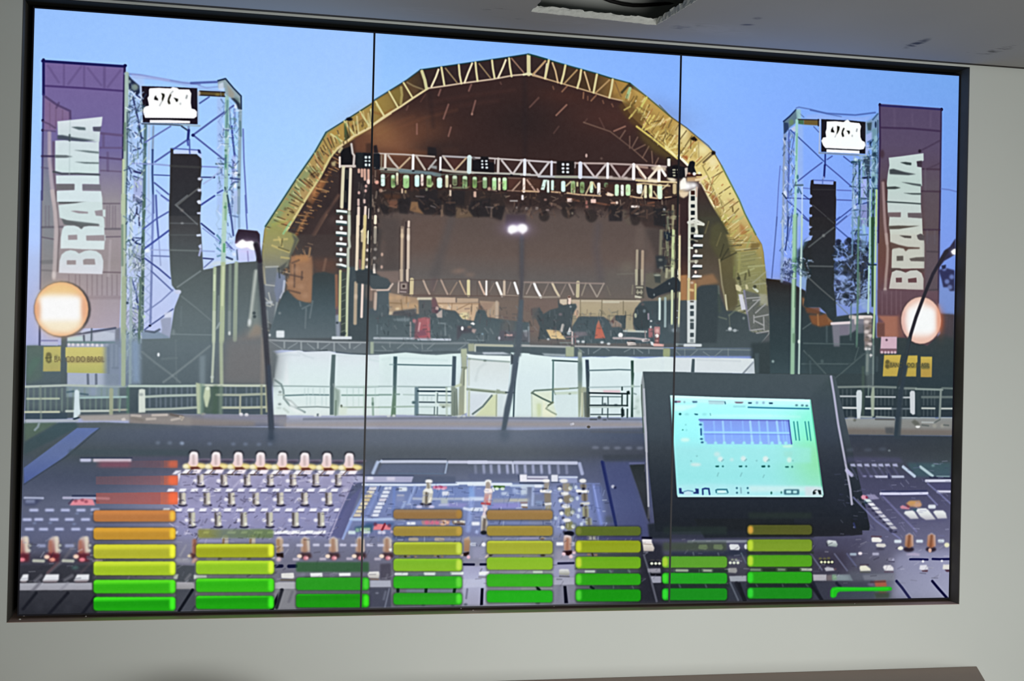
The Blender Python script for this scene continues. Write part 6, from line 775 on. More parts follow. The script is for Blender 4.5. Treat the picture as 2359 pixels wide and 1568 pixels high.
LL('360 512 800 505 1140 515;1190 525 1400 530', 30, '84928e', .9, 8); LL('1400 535 1740 545', 28, '93a49e', .95, 7); L('1740 525 1880 530', 24, '7c8c88', .8, 8); LL('365 630 640 630;760 636 1130 640;1190 645 1330 645', 24, 'bcc4c8', .95, 6); LL('1480 640 1690 640;1740 640 1880 640', 30, '84928e', .7, 10); LL('375 776 640 780;755 786 1080 788', 28, 'd0d6d6', 1, 6); L('1090 790 1330 790', 22, '76848c', .9, 8); LL('1480 784 1640 786;1730 788 1880 788', 26, 'c4ccc6', .95, 7); LL('690 895 830 898;890 895 1120 905;1190 905 1640 915;1730 912 1880 914', 24, 'a8b4b4', .95, 7)
P('835 510 865 510 868 640 860 890 825 890 815 640', 'a6b6a0', .95, 8); L('1722 545 1705 940', 34, '8c9a94', .9, 8); P('630 580 645 550 690 548 705 580 700 780 680 935 640 940 632 740', 'd4dfe4', 1, 6); P('1320 580 1340 556 1380 560 1390 590 1388 860 1360 870 1325 840', 'd2d8de', 1, 6); L('1420 600 1440 870', 60, '3a4a50', .7, 14)
P('420 920 1110 915 1880 915 1880 1140 450 1130', [(915, '8c9190'), (1010, '888a88'), (1060, '78716c'), (1140, '6c6c6a')], 1, 8); P('420 930 800 920 1110 940 1110 1000 430 1010', '9aa0a0', .6, 18); P('1180 950 1880 950 1880 1030 1190 1010', '8c8c88', .6, 18); L('880 925 1120 928', 20, '3c3c3c', .7, 8); P('1000 1030 1120 1030 1120 1120 1010 1110', '4c5258', .8, 12); E(1425, 1018, 30, 20, 'f4f6f4', 1, 6); P('1340 960 1380 930 1430 960 1460 1010 1390 1010', '5c6058', .8, 10); L('1480 965 1640 968', 22, 'b4bcbc', .9, 8); EE('1640 1010 1740 1010', 26, 'a8a89c', .6, 10); LL('1640 970 1710 930;1480 1000 1560 1010;1760 1000 1820 1005', 18, '4c5858', .7, 8); EE('610 935 430 850', 20, '5c6058', .8, 8); EE('560 915', 50, 'b0b0a4', .6, 12, 20)
# ---- mixing console
fld = field((40, 240, 440, 840, 1200, 1480, 1900, 2210), (975, 988, 1020, 1044, 1060, 1100, 1160, 1230, 1300, 1345, 1420), (
    '4e6268 56656c 5f6b7a 66707c 6f7888 565f72 424d58 3c4850',
    '4a5c60 53627a 566380 637086 667690 455878 38445a 36424e',
    '485c68 4d6078 505f7c 62718a 65748e 48567a 3a445c 38454f',
    '465a62 46585f 475664 52606c 57656f 424a58 3f455c 3c4a55',
    '475878 4a5b76 535a78 56647c 5c6a88 47568a 45466c 40555c',
    '45557e 45547a 6a6a9a 5c6a94 6878a8 44508a 46487a 454a78',
    '5a648e 6070a0 9a96c8 6878b4 7c94d8 4a5894 4c4c80 50528a',
    '5c68a0 6068a0 8c8cc0 7880b8 8898d0 484a80 56588e 6c6ca4',
    '4a4a60 5c5c74 8080a4 6c6c90 a0a0c4 50506c 44425c 8c8cc0',
    '343440 50525e 80808c 74748c a4a4c4 3c3c50 3a3c50 a0a4cc',
    '2e303a 484a54 6c6c78 58586c a0a0bc 34343f 34384a a4a8c8'))
desat(600, 1000, .84, .97)
lum = fld.mean(-1, keepdims=True); fld = (lum + (fld - lum) * .66) * .95
V(0, 0)
x0_, y0_, cv_ = cover([mp('40 975 240 972 500 982 840 987 1200 990 1480 984 1900 1000 2200 1004 2200 1430 30 1430')], 4)
blend(x0_, y0_, blur(cv_, 1.5), fld[max(y0_, 0):, max(x0_, 0):][:cv_.shape[0], :cv_.shape[1]] if x0_ >= 0 and y0_ >= 0 else np.pad(fld, ((max(-y0_, 0), 200), (max(-x0_, 0), 200), (0, 0)), mode='edge')[max(y0_, 0):, max(x0_, 0):][:cv_.shape[0], :cv_.shape[1]], 1)
P('640 962 1000 960 1480 966 1480 986 1000 988 640 984', '8e8e96', .75, 5); L('660 979 1000 976 1480 978', 8, 'a09690', .6, 4); L('700 965 1100 962 1480 966', 4, '545c66', .5, 2)
E(1316, 977, 3, 3, 'b0b0bc'); E(1320, 976, 3, 3, 'c0c0c8'); E(1356, 983, 4, 3, '54504c')
V(40, 950, 5.8075)
P('90 120 560 120 100 390 95 260', '5b705f', .7, 12); P('560 130 780 130 820 200 90 560 95 400', '3e535a', .8, 14); P('800 205 1100 205 980 290 620 600 90 950 85 740', [(205, '6274a6'), (560, '6074ac'), (940, '4c60a4')], .97, 4); L('1100 210 700 560 90 960', 12, '2c3a50', .5, 6); P('115 90 760 95 780 122 115 135', 'a8b0bc', .9, 5); L('290 145 275 190 235 232', 26, '8c9ca4', .9, 7); P('830 50 1400 20 2000 40 2323 60 2323 185 1500 100 830 110', '9a9692', .4, 20)
P('700 490 2323 500 2323 580 680 565', '45555f', .7, 14)
EE('1880 405 2040 405 2200 408', 30, '8494ac', .5, 12, 22); E(2205, 410, 22, 18, 'b4c8e0', .5, 8)
P('1540 590 2323 590 2323 730 1120 730 1120 680', '57566f', .7, 14); B(838, 612, 990, 658, 'c8ccec', .95, 16, 9); B(1012, 614, 1525, 660, 'd8ccdc', .95, 10, 9); L('850 604 1530 606', 14, '2a3450', .8, 6)
L('620 1140 1000 1142 1220 1150', 30, 'b4b4d4', .95, 8); L('100 1140 340 1144', 26, 'b4bcdc', .95, 8); L('740 1112 1050 1112', 18, '232c50', .8, 8); B(110, 1168, 235, 1212, 'c0ccec', .95, 12, 10); P('90 1160 330 1160 240 1240 90 1240', '2c3460', .5, 16); P('700 1240 740 1175 900 1150 1010 1160 1040 1240', 'f08c9c', 1, 8); EE('780 1180 870 1170 920 1190', 26, '8c3c54', .7, 8, 20); LL('690 1215 740 1165;1040 1180 1080 1200', 18, '54304c', .7, 8)
for x, y in nums('160 1285 370 1285 580 1285 790 1285 980 1280 70 1412 225 1410 430 1410 635 1410 850 1410 100 1540 290 1540 500 1540 720 1540 920 1540'):
    B(x + 8, y + 18, x + 112, y + 46, '2f3a68', .7, 12, 8); B(x, y, x + 122, y + 40, 'bcc4ee', .95, 14, 9)
EE('440 1475 230 1478 800 1350 1000 1355 760 1490', 26, '9cb4e8', .5, 10, 12)
V(40, 1160, 6.03)
P('40 720 1060 700 1060 850 30 860', '3a3a4a', .6, 30); P('30 850 1060 840 1050 1100 30 1100', '33353f', .8, 14); LL('800 560 640 780 430 960', 40, '74707c', .5, 12); L('560 820 420 960', 30, '6c4c54', .6, 10); LL('1000 840 880 960', 30, '5c5058', .5, 12); LL('330 1000 250 1070;760 1000 660 1060', 40, '7c7c88', .6, 14)
P('30 1100 1040 1095 1040 1195 30 1205', [(1100, 'aeb0bc'), (1200, 'a2a2ae')], 1, 7); LL('310 1100 200 1220', 40, '6c6c7a', .7, 12); L('700 1100 600 1200', 30, '8c8c9a', .6, 12); P('20 1210 1100 1205 1100 1530 10 1530', [(1210, '3a3c46'), (1530, '2b2d36')], .95, 8); LL('260 1240 80 1460;700 1240 440 1530;1080 1300 900 1530', 38, '1c1e28', .9, 10); EE('400 1280 820 1340 300 1430 700 1450', 60, '383a44', .6, 24)
for x in (80, 500, 915):
    y = 570 - (0 if x < 200 else 0)
    P([x - 60, y + 130, x - 75, y + 20, x - 50, y - 90, x, y - 120, x + 60, y - 110, x + 80, y - 40, x + 75, y + 100, x + 40, y + 125], [(450, 'd0c4c0'), (560, 'b88880'), (690, 'a06060')], 1, 12); L([x + 45, y - 90, x + 55, y + 100], 50, 'e6dcc8', .8, 14); L([x - 40, y - 40, x - 35, y + 100], 40, 'b06a58', .8, 16); E(x + 95, y + 10, 22, 40, '2c2c38', .6, 12); EE([x + 92, y + 8, x + 85, y + 80], 22, 'dfe6d4', .8, 10)
    P([x - 110, y + 120, x + 90, y + 110, x + 80, y + 230, x - 60, y + 240], '701c28', .8, 16); E(x - 15, y + 205, 42, 28, 'f07c8c' if x != 500 else 'f89c88', 1, 9); 
EE('410 738 815 732', 40, 'fbd4bc', 1, 9, 30)
LL('230 790 360 795;640 790 770 795', 40, 'c0c4b4', .9, 10); B(270, 560, 395, 605, '9ca4cc', .9, 14, 10); B(660, 560, 790, 605, '9ca4cc', .9, 14, 10); P('1040 775 1180 770 1190 800 1050 810', 'd8b8d0', .9, 7); EE('800 885', 50, '507874', .7, 14, 26); L('980 740 1060 780', 40, '56566a', .7, 12)
for x0, x1, y in ((30, 155, 1030), (345, 580, 1030), (780, 1000, 1030)): P([x0, y + 40, x0 + 50, y - 50, x1, y - 52, x1 - 6, y + 30, x1 - 40, y + 62, x0 + 30, y + 62], [(975, 'eef0f4'), (1050, 'dfe2ea'), (1100, '6c5c64')], 1, 8)
# encoder block
V(380, 1010, 6.8192)
EE('265 75 1075 85 1265 85 1475 90 700 80 1650 85', 36, '8494b4', .45, 14, 26)
P('170 500 3100 500 3060 560 2760 1400 2700 1568 100 1568 100 1100', [(500, 'aca6d6'), (900, 'a8a6dc'), (1250, 'a6a4e0'), (1568, '8e90c4')], .55, 40)
P('240 560 3080 580 3030 760 240 760', 'b2aed8', .6, 20)
for x0, x1, y0, y1 in ((200, 2800, 790, 800),): pass
for k in range(8):                                                      # lit knobs of the first row
    cx = 455 + k * 350 - (k > 3) * 6; cy = 10 + k * 3.2
    P([cx - 80, 240 + cy, cx - 75, 200 + cy, cx - 45, 175 + cy, cx + 45, 175 + cy, cx + 75, 205 + cy, cx + 82, 260 + cy], '17141e', .9, 12)
    L([cx + 75, 320 + cy, cx + 240, 318 + cy], 34, '8c7c98', .6, 10); E(cx + 160, 345 + cy, 80, 22, '3c2c40', .6, 14)
    E(cx + 20, 420 + cy, 185, 52, 'f6d878', .95, 14); E(cx - 130, 425 + cy, 48, 40, 'fff8d0', .9, 12); E(cx + 110, 420 + cy, 60, 26, 'fff0a8', .8, 12); P([cx - 60, 430 + cy, cx + 60, 428 + cy, cx + 120, 470 + cy, cx - 50, 475 + cy], '5a1c20', .9, 10)
    P([cx - 95, 380 + cy, cx - 75, 330 + cy, cx - 68, 230 + cy, cx - 40, 195 + cy, cx, 190 + cy, cx + 48, 200 + cy, cx + 66, 230 + cy, cx + 68, 380 + cy, cx + 40, 425 + cy, cx - 50, 425 + cy], [(200, 'fffafc'), (300, 'f2dce0'), (420, 'fbd8d4')], 1, 9); L([cx - 8, 260 + cy, cx - 5, 380 + cy], 34, 'c8b0b0', .7, 14)
    P([cx - 210, 555 + cy, cx - 130, 470 + cy, cx - 20, 480 + cy, cx - 80, 530 + cy, cx - 50, 560 + cy], 'fefaff', 1, 9); P([cx - 35, 530 + cy, cx, 472 + cy, cx + 130, 470 + cy, cx + 85, 535 + cy], 'fdf0f8', 1, 9); L([cx - 210, 548 + cy, cx + 20, 548 + cy], 22, '4a4048', .9, 6); L([cx - 100, 535 + cy, cx - 40, 475 + cy], 16, '5a4048', .8, 6)
P('110 560 170 500 260 500 210 700 200 560', 'f4f2ff', .9, 8)
for row, (y0, y1, x0, dx, n, tint) in enumerate(((565, 730, 555, 368, 7, 'c6bcb8'), (850, 1030, 270, 386, 7, 'c4bcb4'), (1160, 1370, 420, 408, 6, 'bcb8b0'))):
    for k in range(n):
        cx = x0 + k * dx + k * k * (-1.2 if row == 0 else -.5)
        E(cx + 10, y1 + 15, 76, 22, '1c1a34', .9, 8); P([cx - 45, y0, cx + 55, y0, cx + 58, y1, cx + 10, y1 + 14, cx - 40, y1], tint, 1, 10); P([cx - 50, y0, cx - 12, y0, cx - 14, y1, cx - 46, y1 - 10], '4a4248', .9, 10); L([cx + 30, y0 + 10, cx + 28, y1 - 20], 30, ('e6e0d4', 'dcd8c4', 'd6d6bc')[row], .8, 10); E(cx + 38, y1 - 32, 22, 22, 'f4f4f0', .8, 8); E(cx - 80, (y0 + y1) / 2 + 15, 34, 30, 'fbf8ff', .85, 9); E(cx - 190, (y0 + y1) / 2 + 40, 66, 50, '8f8cb4', .4, 22)
    yb = y1 + (80, 90, 110)[row]
    for k in range(n * 2 + (2 if row == 0 else 1)):
        cx = x0 - 470 + (210 if row == 1 else 0 if row == 0 else -20) + k * dx / 2 - k * .6
        if row == 2 and 260 < cx < 1720: continue
        P([cx - 56, yb + 24, cx - 30, yb - 26, cx + 74, yb - 28, cx + 52, yb + 24], 'f6f6ff', .97, 8); L([cx - 40, yb + 36, cx + 56, yb + 36], 14, '504c78', .7, 7)
LL('640 640 540 720;1160 680 1080 760;1560 640 1500 740', 26, 'd4d0f0', .5, 14)
P('360 1540 480 1440 480 1568 250 1568', '8c90c8', .0)
V(620, 1010, 6.8192)
P('1300 680 1480 690 1150 1568 900 1568', '5a5e92', .85, 10); LL('1310 690 1130 1100 940 1568', 26, 'b4aed4', .8, 9); P('1330 710 1470 700 1460 760 1300 900 1120 1250 1080 1250', [(700, '56607c'), (1250, '5a6098')], .9, 14); LL('1450 960 1290 1260 1160 1568', 36, '9cb4f0', .8, 10)
# central section
V(800, 1030, 6.8188)
P('300 560 1800 545 2760 560 2900 1400 40 1400 0 1300', [(560, '7088c8'), (900, '7c90d0'), (1200, '7484bc'), (1400, '6c74ac')], .7, 20)
P('550 260 1550 270 1500 410 480 400', '63708e', .8, 12); P('480 420 1040 440 1700 460 1700 560 1040 560', '55617c', .8, 12); LL('500 410 1520 415', 16, '5f7ca0', .6, 8)
L('540 225 1050 222 1550 225', 44, 'c8d0e8', .95, 9); L('1600 230 2182 232', 46, 'ccd0ea', .95, 9); L('475 235 405 400', 50, 'b4c8ec', .9, 12); L('540 205 480 245', 22, 'b8c8e8', .9, 8); L('1570 240 1540 400', 26, 'a4b8d8', .9, 8); L('550 185 1550 185', 12, '2c3850', .6, 6)
P('0 460 300 455 1040 455 1010 550 300 550 0 545', 'b2b4d8', .95, 8); B(310, 462, 410, 510, 'f0f2ff', .9, 16, 10); B(620, 465, 750, 520, 'e0dcf0', .8, 12, 12); L('290 440 1040 445', 14, '37466a', .7, 7); L('0 440 260 430', 18, '2c2c48', .6, 8); P('-100 440 130 440 60 600 0 750 -100 900', 'a4a0c8', .6, 14)
L('250 585 1050 590 1300 585', 38, 'dce8fa', .95, 8); L('1330 590 1740 582', 36, 'd4e4fa', .95, 8); L('1720 565 2182 560', 44, 'e2eefc', .95, 8); L('300 560 1720 562', 10, '3c4a78', .6, 5)
for k in range(8):
    x = 400 - k * 34; y = 645 + k * 60
    P([x - 70, y + 26, x - 48, y - 24, x + 66, y - 26, x + 46, y + 26], ('ece8ec', 'ece2c8', 'e2d0a0', 'd8c494', 'ece0bc', 'e4d8b0', 'e8d8b4', 'dcd0b8')[k], 1, 9); L([x - 66, y + 32, x + 42, y + 32], 10, '54486c', .7, 6)
    x = 635 - k * 27 - (k > 4) * 8
    P([x - 62, y + 26, x - 44, y - 24, x + 66, y - 26, x + 46, y + 26], 'e8eefc' if k != 3 else 'dcd8e8', .95, 9); L([x - 60, y + 32, x + 46, y + 32], 10, '48507c', .7, 6)
L('500 640 300 1090', 40, '8ca4ec', .4, 16); L('740 640 720 1100', 40, '6c8ce0', .5, 16); B(808, 622, 940, 688, 'e4eef8', .95, 14, 10); B(780, 738, 895, 772, 'b4b8d0', .9, 10, 10); B(770, 772, 900, 850, '8c98c4', .6, 10, 14); L('1060 620 960 880', 40, 'a4bcf4', .7, 14); L('900 880 860 960', 40, 'acc4f4', .6, 14)
L('60 1130 400 1135 740 1125', 44, 'b8d0f8', .85, 12); L('740 1130 900 1150', 26, 'a4acd0', .8, 10); P('280 1180 740 1180 720 1230 280 1240', '3c5c94', .8, 16); L('0 1300 60 1160', 40, '8ca8f0', .6, 14)
P('1080 640 1720 640 1950 640 1940 780 1080 780', '7690d4', .5, 12); P('1350 606 1570 612 1560 660 1340 652', 'e08cb0', .95, 8); EE('1400 622 1480 622 1450 612', 24, 'b0305c', .8, 8, 14); EE('1430 655 1510 655', 30, 'f4c0d8', .9, 8, 14); B(1490, 690, 1600, 755, 'e8ecf8', .95, 12, 10); L('1040 805 1200 810 1820 808', 36, 'b4c0d8', .9, 12); L('1830 815 2182 808', 50, 'd0dcfa', .85, 14); B(1470, 800, 1580, 890, 'b8c4c8', .9, 10, 12); P('1440 890 1600 880 1610 920 1430 920', 'c4c8ec', .8, 10); P('1030 860 1170 860 1150 900 1030 900', '6c7cb0', .7, 12); P('1600 870 1900 880 1820 950 1560 930', '9890d8', .6, 14); L('1980 600 1950 900 1900 1300', 70, '9cb4f4', .6, 20); LL('1960 975 2182 970;1840 960 1930 980', 44, 'd8e4fc', .9, 12)
E(1235, 890, 95, 26, '2c2a3c', .95, 8); EE('1130 935 1320 935', 52, 'dcd8f8', .9, 10, 24); E(1235, 925, 60, 20, '6c6878', .7, 10); P('1185 690 1230 650 1260 560 1310 560 1320 650 1350 680 1345 730 1330 860 1250 890 1170 870 1185 760', 'c8c6bc', 1, 10); L('1245 720 1240 870', 40, '70685c', .9, 10); P('1190 690 1220 650 1330 640 1345 720 1290 720 1250 695', 'f0f0ea', 1, 8); E(1282, 535, 58, 36, 'f2f2f2', 1, 9); L('1235 560 1330 560', 10, '908c88', .8, 5); L('1265 570 1275 630', 36, '8c8478', .8, 10); L('1290 850 1310 800', 30, 'f4ecdc', .9, 8); P('1230 500 1280 475 1340 510 1300 500', '4c5060', .6, 8)
B(935, 1172, 1072, 1218, 'f0f4ff', .97, 12, 9); P('1160 1150 1230 1135 1620 1135 1600 1225 1180 1220', 'b88888', .9, 10); EE('1250 1180 1330 1180 1410 1180', 36, 'e06a8c', .9, 10, 34); EE('1520 1160 1560 1180 1500 1210', 40, 'f8c49c', .9, 10, 22); P('1490 1160 1560 1185 1520 1200', '4c2c28', .8, 8); P('1640 1150 1840 1150 1850 1215 1660 1210', '8c7460', .9, 10); EE('1700 1165 1790 1160 1830 1170', 26, 'ecece0', .9, 9, 18); L('1700 1210 1840 1210', 18, '3c2c28', .8, 8)
P('120 1250 400 1210 400 1300 380 1340 120 1310', '1f5068', .7, 16); BB('15 1310 130 1365', 'd4e8f0', .95, 10, 9); BB('130 1270 190 1330', '8cbca4', .9, 10, 10); BB('200 1262 360 1312', 'a8cca4', .95, 10, 10); BB('240 1312 360 1352', 'd8ecdc', .95, 8, 9); P('405 1295 430 1220 480 1200 560 1205 620 1215 680 1260 680 1295', 'f2808c', 1, 9); L('590 1205 545 1300', 32, '8c2438', .95, 7); EE('660 1230 440 1210', 30, '6c2c44', .7, 10); BB('480 1310 600 1362', 'd8d4ec', .95, 10, 9); BB('680 1305 740 1345', 'dcc0dc', .9, 10, 9); L('740 1420 1000 1420', 50, '4c5c90', .8, 14)
V(1080, 1030, 6.8176)
L('0 235 280 235 670 240', 48, 'cdd2ec', .95, 9); L('715 240 1200 242 1690 246', 52, 'c6cce8', .95, 9); L('690 260 700 400', 34, 'c8d0ec', .9, 9); L('1740 260 1780 410', 56, 'aeb8e0', .9, 12)
for x, a in ((240, .6), (355, .65), (480, .75), (610, .8), (760, .7), (890, .8), (1015, .7), (1145, .8), (1270, .8), (1410, .5), (1540, .4), (110, .3)): L([x - 8, 290, x, 400], 44, 'b4bce4', a, 13)
B(0, 410, 1240, 500, '5c6688', .6, 10, 20); B(800, 425, 915, 540, 'f0f0fb', 1, 12, 9); P('920 450 1240 450 1250 540 915 540', 'b4b4d0', .95, 8); L('930 465 1230 470', 22, 'd4d8ec', .9, 7); L('910 520 1250 522', 28, 'ecf0fc', .95, 8); L('930 492 1240 496', 12, '74708c', .8, 6); B(1295, 430, 1400, 545, 'e4e8f6', 1, 12, 9); P('1410 450 1700 450 1705 560 1420 560', '94a0d0', .9, 9); L('1420 468 1700 470', 24, 'd4e0f4', .9, 8); L('800 560 1240 565', 16, '34405c', .9, 7); L('1300 550 1440 550', 14, '34405c', .9, 6); L('780 440 790 520', 16, '3c4868', .7, 7)
L('0 580 250 580 660 582', 50, 'e4f0fc', .95, 9); L('670 600 1200 605', 40, 'd0e2f8', .85, 12); P('0 620 60 610 110 800 0 800', '80aaf0', .7, 16); B(105, 640, 235, 800, '8494d4', .6, 8, 16); B(1030, 590, 1150, 635, 'e8f0fc', .95, 12, 10); B(815, 600, 915, 750, 'c8d8ec', .9, 10, 14); B(690, 640, 780, 720, 'a4b8e8', .9, 10, 14); B(510, 700, 620, 750, 'c4d4f0', .9, 14, 12)
P('380 600 570 606 560 640 400 640', '3c6c1c', .95, 8); EE('440 650 530 650', 34, 'e4fae0', 1, 8, 24); L('380 640 390 680', 30, 'f4fcf8', .9, 8)
P('380 810 960 800 940 860 370 870', 'a4a8b4', .8, 16); L('660 830 900 830', 40, 'c8c8b4', .8, 14); B(0, 780, 230, 830, 'd4e4fc', .8, 10, 14); P('380 880 800 870 820 960 340 970', '9490dc', .8, 16); B(820, 885, 925, 930, 'f0f0ee', .95, 10, 10); L('840 940 910 945', 30, '8c6c50', .8, 9); L('820 870 910 868', 24, '9c7464', .7, 9)
B(1030, 640, 1150, 740, '8494d8', .5, 8, 16); L('1010 640 1000 900', 40, 'b4c8f8', .7, 16); B(1050, 840, 1160, 900, '8ca8d8', .6, 8, 14); P('1290 580 1900 580 1960 1200 1340 1380 1300 1100', '94a4e4', .55, 40); L('50 975 260 975', 50, 'dce8fc', .9, 12); B(45, 1168, 172, 1226, 'f2f6ff', .97, 16, 10); B(70, 1040, 180, 1110, '8c98d0', .6, 10, 16); EE('120 1325', 28, 'b8c8fc', .8, 10)
P('200 890 240 850 260 640 275 560 340 560 345 640 370 680 350 870 300 910', 'c8b0b0', 1, 10); E(305, 540, 54, 34, 'f4f4f2', 1, 9); L('300 570 300 640', 60, 'a89c90', .9, 10); P('235 680 260 645 365 650 375 710 250 720', 'fbf0f0', 1, 8); P('250 730 350 730 350 860 290 890 240 860', [(730, 'd0a8a8'), (880, 'd47878')], .95, 9); L('205 880 330 890', 30, 'c03c48', .9, 9); P('205 900 290 910 280 1100 200 1100 230 1000', 'f4dce4', .9, 10); L('330 760 320 850', 30, 'ecd8cc', .8, 9)
P('195 1080 290 1080 300 1320 190 1320', 'c4bcb0', 1, 10); L('250 1110 235 1310', 46, '6c6058', .9, 12); E(235, 1340, 52, 32, '20242c', 1, 9); E(255, 1090, 40, 26, 'f2ecec', .9, 9); E(285, 1030, 18, 26, '5c4c60', .8, 8)
for p, cc in (('1180 560 1265 540 1260 660 1180 660', 'a09890'), ('1185 720 1285 715 1290 870 1190 870', '8c8274'), ('1200 900 1290 890 1290 980 1200 980', 'a49c84')): P(p, cc, 1, 10)
E(1215, 525, 58, 26, 'f6f4f2', 1, 9); L('1140 685 1280 692', 48, 'f4f4f0', 1, 9); L('1190 895 1285 885', 36, 'e8e6e0', 1, 9); EE('1175 905', 20, '4c5468', .9, 7); L('1215 650 1160 655', 20, '3c3838', .7, 8)
for cx, ys in ((1520, (620, 800, 1000, 1220)),):
    for k, y in enumerate(ys):
        x = cx + k * 16
        P([x - 60, y + 40, x - 40, y - 60, x + 60, y - 60, x + 80, y + 60, x, y + 90], ('9c9484', '8c8270', '98946c', '8a8a5c')[k], 1, 14); E(x - 30, y - 75 - (20 if k == 0 else 0), 66, 32, 'f4f4f0', .95, 10); P([x - 140, y - 10, x - 60, y - 30, x - 50, y + 20, x - 120, y + 40], '3a3f5c', .8, 12); EE([x - 95, y + 36, x + 75, y + 20], 32, 'f6faf4', 1, 9); L([x - 60, y - 75 + 46, x + 20, y - 60 + 40], 10, '4c4838', .0); E(x + 90, y, 40, 40, '4c5c4c', .4, 12); EE([x - 70, y + 110], 24, '2f2f48', .8, 10)
EE('1090 0', 1, 'ffffff', 0)
E(1575, 1360, 80, 40, '1c2030', 1, 10)
for k, (x, y0, y1) in enumerate(((1795, 560, 650), (1815, 730, 840), (1830, 930, 1100), (1880, 1120, 1220))):
    P([x - 50, y0, x + 50, y0 - 10, x + 55, y1, x - 40, y1], ('8c847c', '8c8274', 'a4a484', 'a8ac88')[k], 1, 12); L([x + 5, y0, x + 10, y1 - 10], 40, '5c544c', .7, 12)
E(1790, 525, 56, 34, 'eeeeee', 1, 9); L('1715 688 1865 692', 46, 'f4f4f0', 1, 10); L('1770 888 1880 880', 44, 'dcdcd4', .95, 10); EE('1740 725 1775 912 1805 1105 1800 650', 28, '22243c', .9, 9, 20); EE('1682 630 1705 800 1735 985 1770 1210 1365 1110 1720 1080', 26, 'd8e8fa', .85, 9, 34); LL('1700 680 1740 685', 40, 'f4f4f0', .9, 9)
L('1960 600 2000 850 2080 1200', 46, '8ca0f0', .7, 16); L('1965 620 2040 1000', 16, 'b4c4fc', .8, 8); P('2080 215 2130 220 2330 1200 2290 1200', '222c68', .95, 6); P('1880 560 2060 600 2200 1200 1920 1210', '6c84d4', .35, 30); EE('2260 615', 24, 'c4c8dc', .9, 8); E(2285, 635, 20, 14, '20244c', .8, 7); P('2130 1080 2318 1080 2318 1180 2150 1180', '46504c', .5, 24); L('1690 570 2050 570', 16, '7c90d4', .6, 10)
# ---- control screen on the console
V(1360, 960, 5.6)
P('130 570 690 565 690 640 510 640 720 1300 790 1568 300 1568', '44508c', .5, 30); P('505 620 700 600 770 1380 730 1300 620 950', [(600, '2c3438'), (900, '363c44'), (1300, '2a2e38')], 1, 8); L('150 580 230 950 330 1400', 34, '1f2a68', .9, 8); EE('292 898', 22, 'c4c8dc', .9, 7); E(320, 910, 18, 18, '1c2044', .7, 7); L('510 598 690 598', 24, '7076a4', .7, 9); P('160 490 700 480 690 570 170 570', '3a424a', .6, 14); P('0 180 690 190 690 210 0 200', '5c5c5c', .4, 10); EE('65 395 205 400 350 400 495 402 640 402', 46, '8c94ac', .5, 12, 20)
P('60 870 130 880 190 1568 100 1568', '7c90e4', .4, 24)
V(1440, 780, 6.0294)
P('245 455 650 458 1000 468 1800 485 2880 500 2920 530 3400 2600 3390 2660 420 2680 300 1500 265 800', [(455, '4a565c'), (900, '47535b'), (1300, '424c55'), (1900, '2e3742'), (2250, '272e3a'), (2680, '22272f')], 1, 5)
V(1720, 860, 4.125)
P('620 200 800 20 990 1240 1000 1400 740 1200', [(20, '414f52'), (500, '3c4654'), (900, '2f3644'), (1400, '262c38')], .7, 30)
L('802 30 830 200 870 480 930 800 985 1100 1000 1240', 24, 'b0b0c8', 1, 5); L('950 920 1000 965', 34, 'c0c0e0', .9, 7)
P('-500 1380 1000 1380 1090 1470 1095 1520 1000 1540 -400 1560', '23282e', 1, 6)
V(1440, 780, 6.0294)
P('245 470 222 620 222 830 240 1000 280 1568 300 1568 290 1000 268 620', '8f989c', 1, 5); L('262 700 275 1000 300 1568', 24, 'b8bcc8', 1, 6); L('228 640 232 900 255 1300', 14, '46564f', .9, 5)
V(1360, 960, 5.6)
L('700 0 718 200 728 600 745 1000 750 1150', 26, 'b4b6c4', 1, 6); L('755 1180 750 1300', 26, '6c6c78', .6, 12); L('712 600 700 700', 14, '5c5c6c', .6, 6)
P('740 1380 1040 1350 1040 1568 760 1568', '232a33', .9, 12)
# its lit display
V(1530, 900, 6.032)
P('84 62 800 90 2035 120 2215 1440 2200 1475 190 1475 178 1440 120 560 100 300', [(62, 'b8fdff'), (400, 'a6fdff'), (800, '9cf4f8'), (1200, '94f2f4'), (1475, 'a8f4fc')], 1, 5)
clip('84 62 800 88 2035 120 2215 1440 2200 1475 190 1475 178 1440 120 560 100 300'); S(2180, 900, 420, 520, '8cf4b0', .95); S(2060, 450, 260, 300, '86f8d8', .6)
P('84 62 800 88 2035 120 2045 210 90 150', 'c8fbff', .8, 10); L('90 80 2030 138', 34, 'e4ffff', .7, 12); P('125 195 460 190 440 220 250 280 125 270', 'd4fcfa', .8, 14); P('470 340 1300 330 1500 320 1500 370 480 370', 'b8ffff', .5, 20); P('640 330 1500 330 1900 350 1900 370 640 360', 'd8fcf8', .4, 14)
P('140 140 230 138 228 162 145 162', '8c5c78', .9, 6); E(160, 152, 18, 14, '3c4c64', .9, 6); P('385 142 460 142 460 164 400 166', '3c6484', .9, 6); EE('282 155', 14, '84b4c0', .8, 6); P('620 140 840 150 830 190 620 186', 'b4dce4', .9, 7); L('622 142 835 148', 10, '94acbc', .8, 5); L('845 155 850 178', 16, '2c5c74', .9, 5); P('975 152 1105 154 1085 172 1000 172', '6c5468', .95, 6); B(960, 205, 1130, 228, '94dce4', .9, 4, 8); P('1165 158 1220 158 1215 178 1170 178', '1c4464', 1, 5); EE('1290 165 1380 165', 18, '84b0cc', .8, 7); P('1455 160 1510 162 1508 182 1460 182', '1c4464', 1, 5); EE('1840 200 1920 202 1982 206', 20, '3c6c7c', .8, 6, 14); L('1170 228 1400 235 2010 248', 20, '2c7c9c', .95, 5)
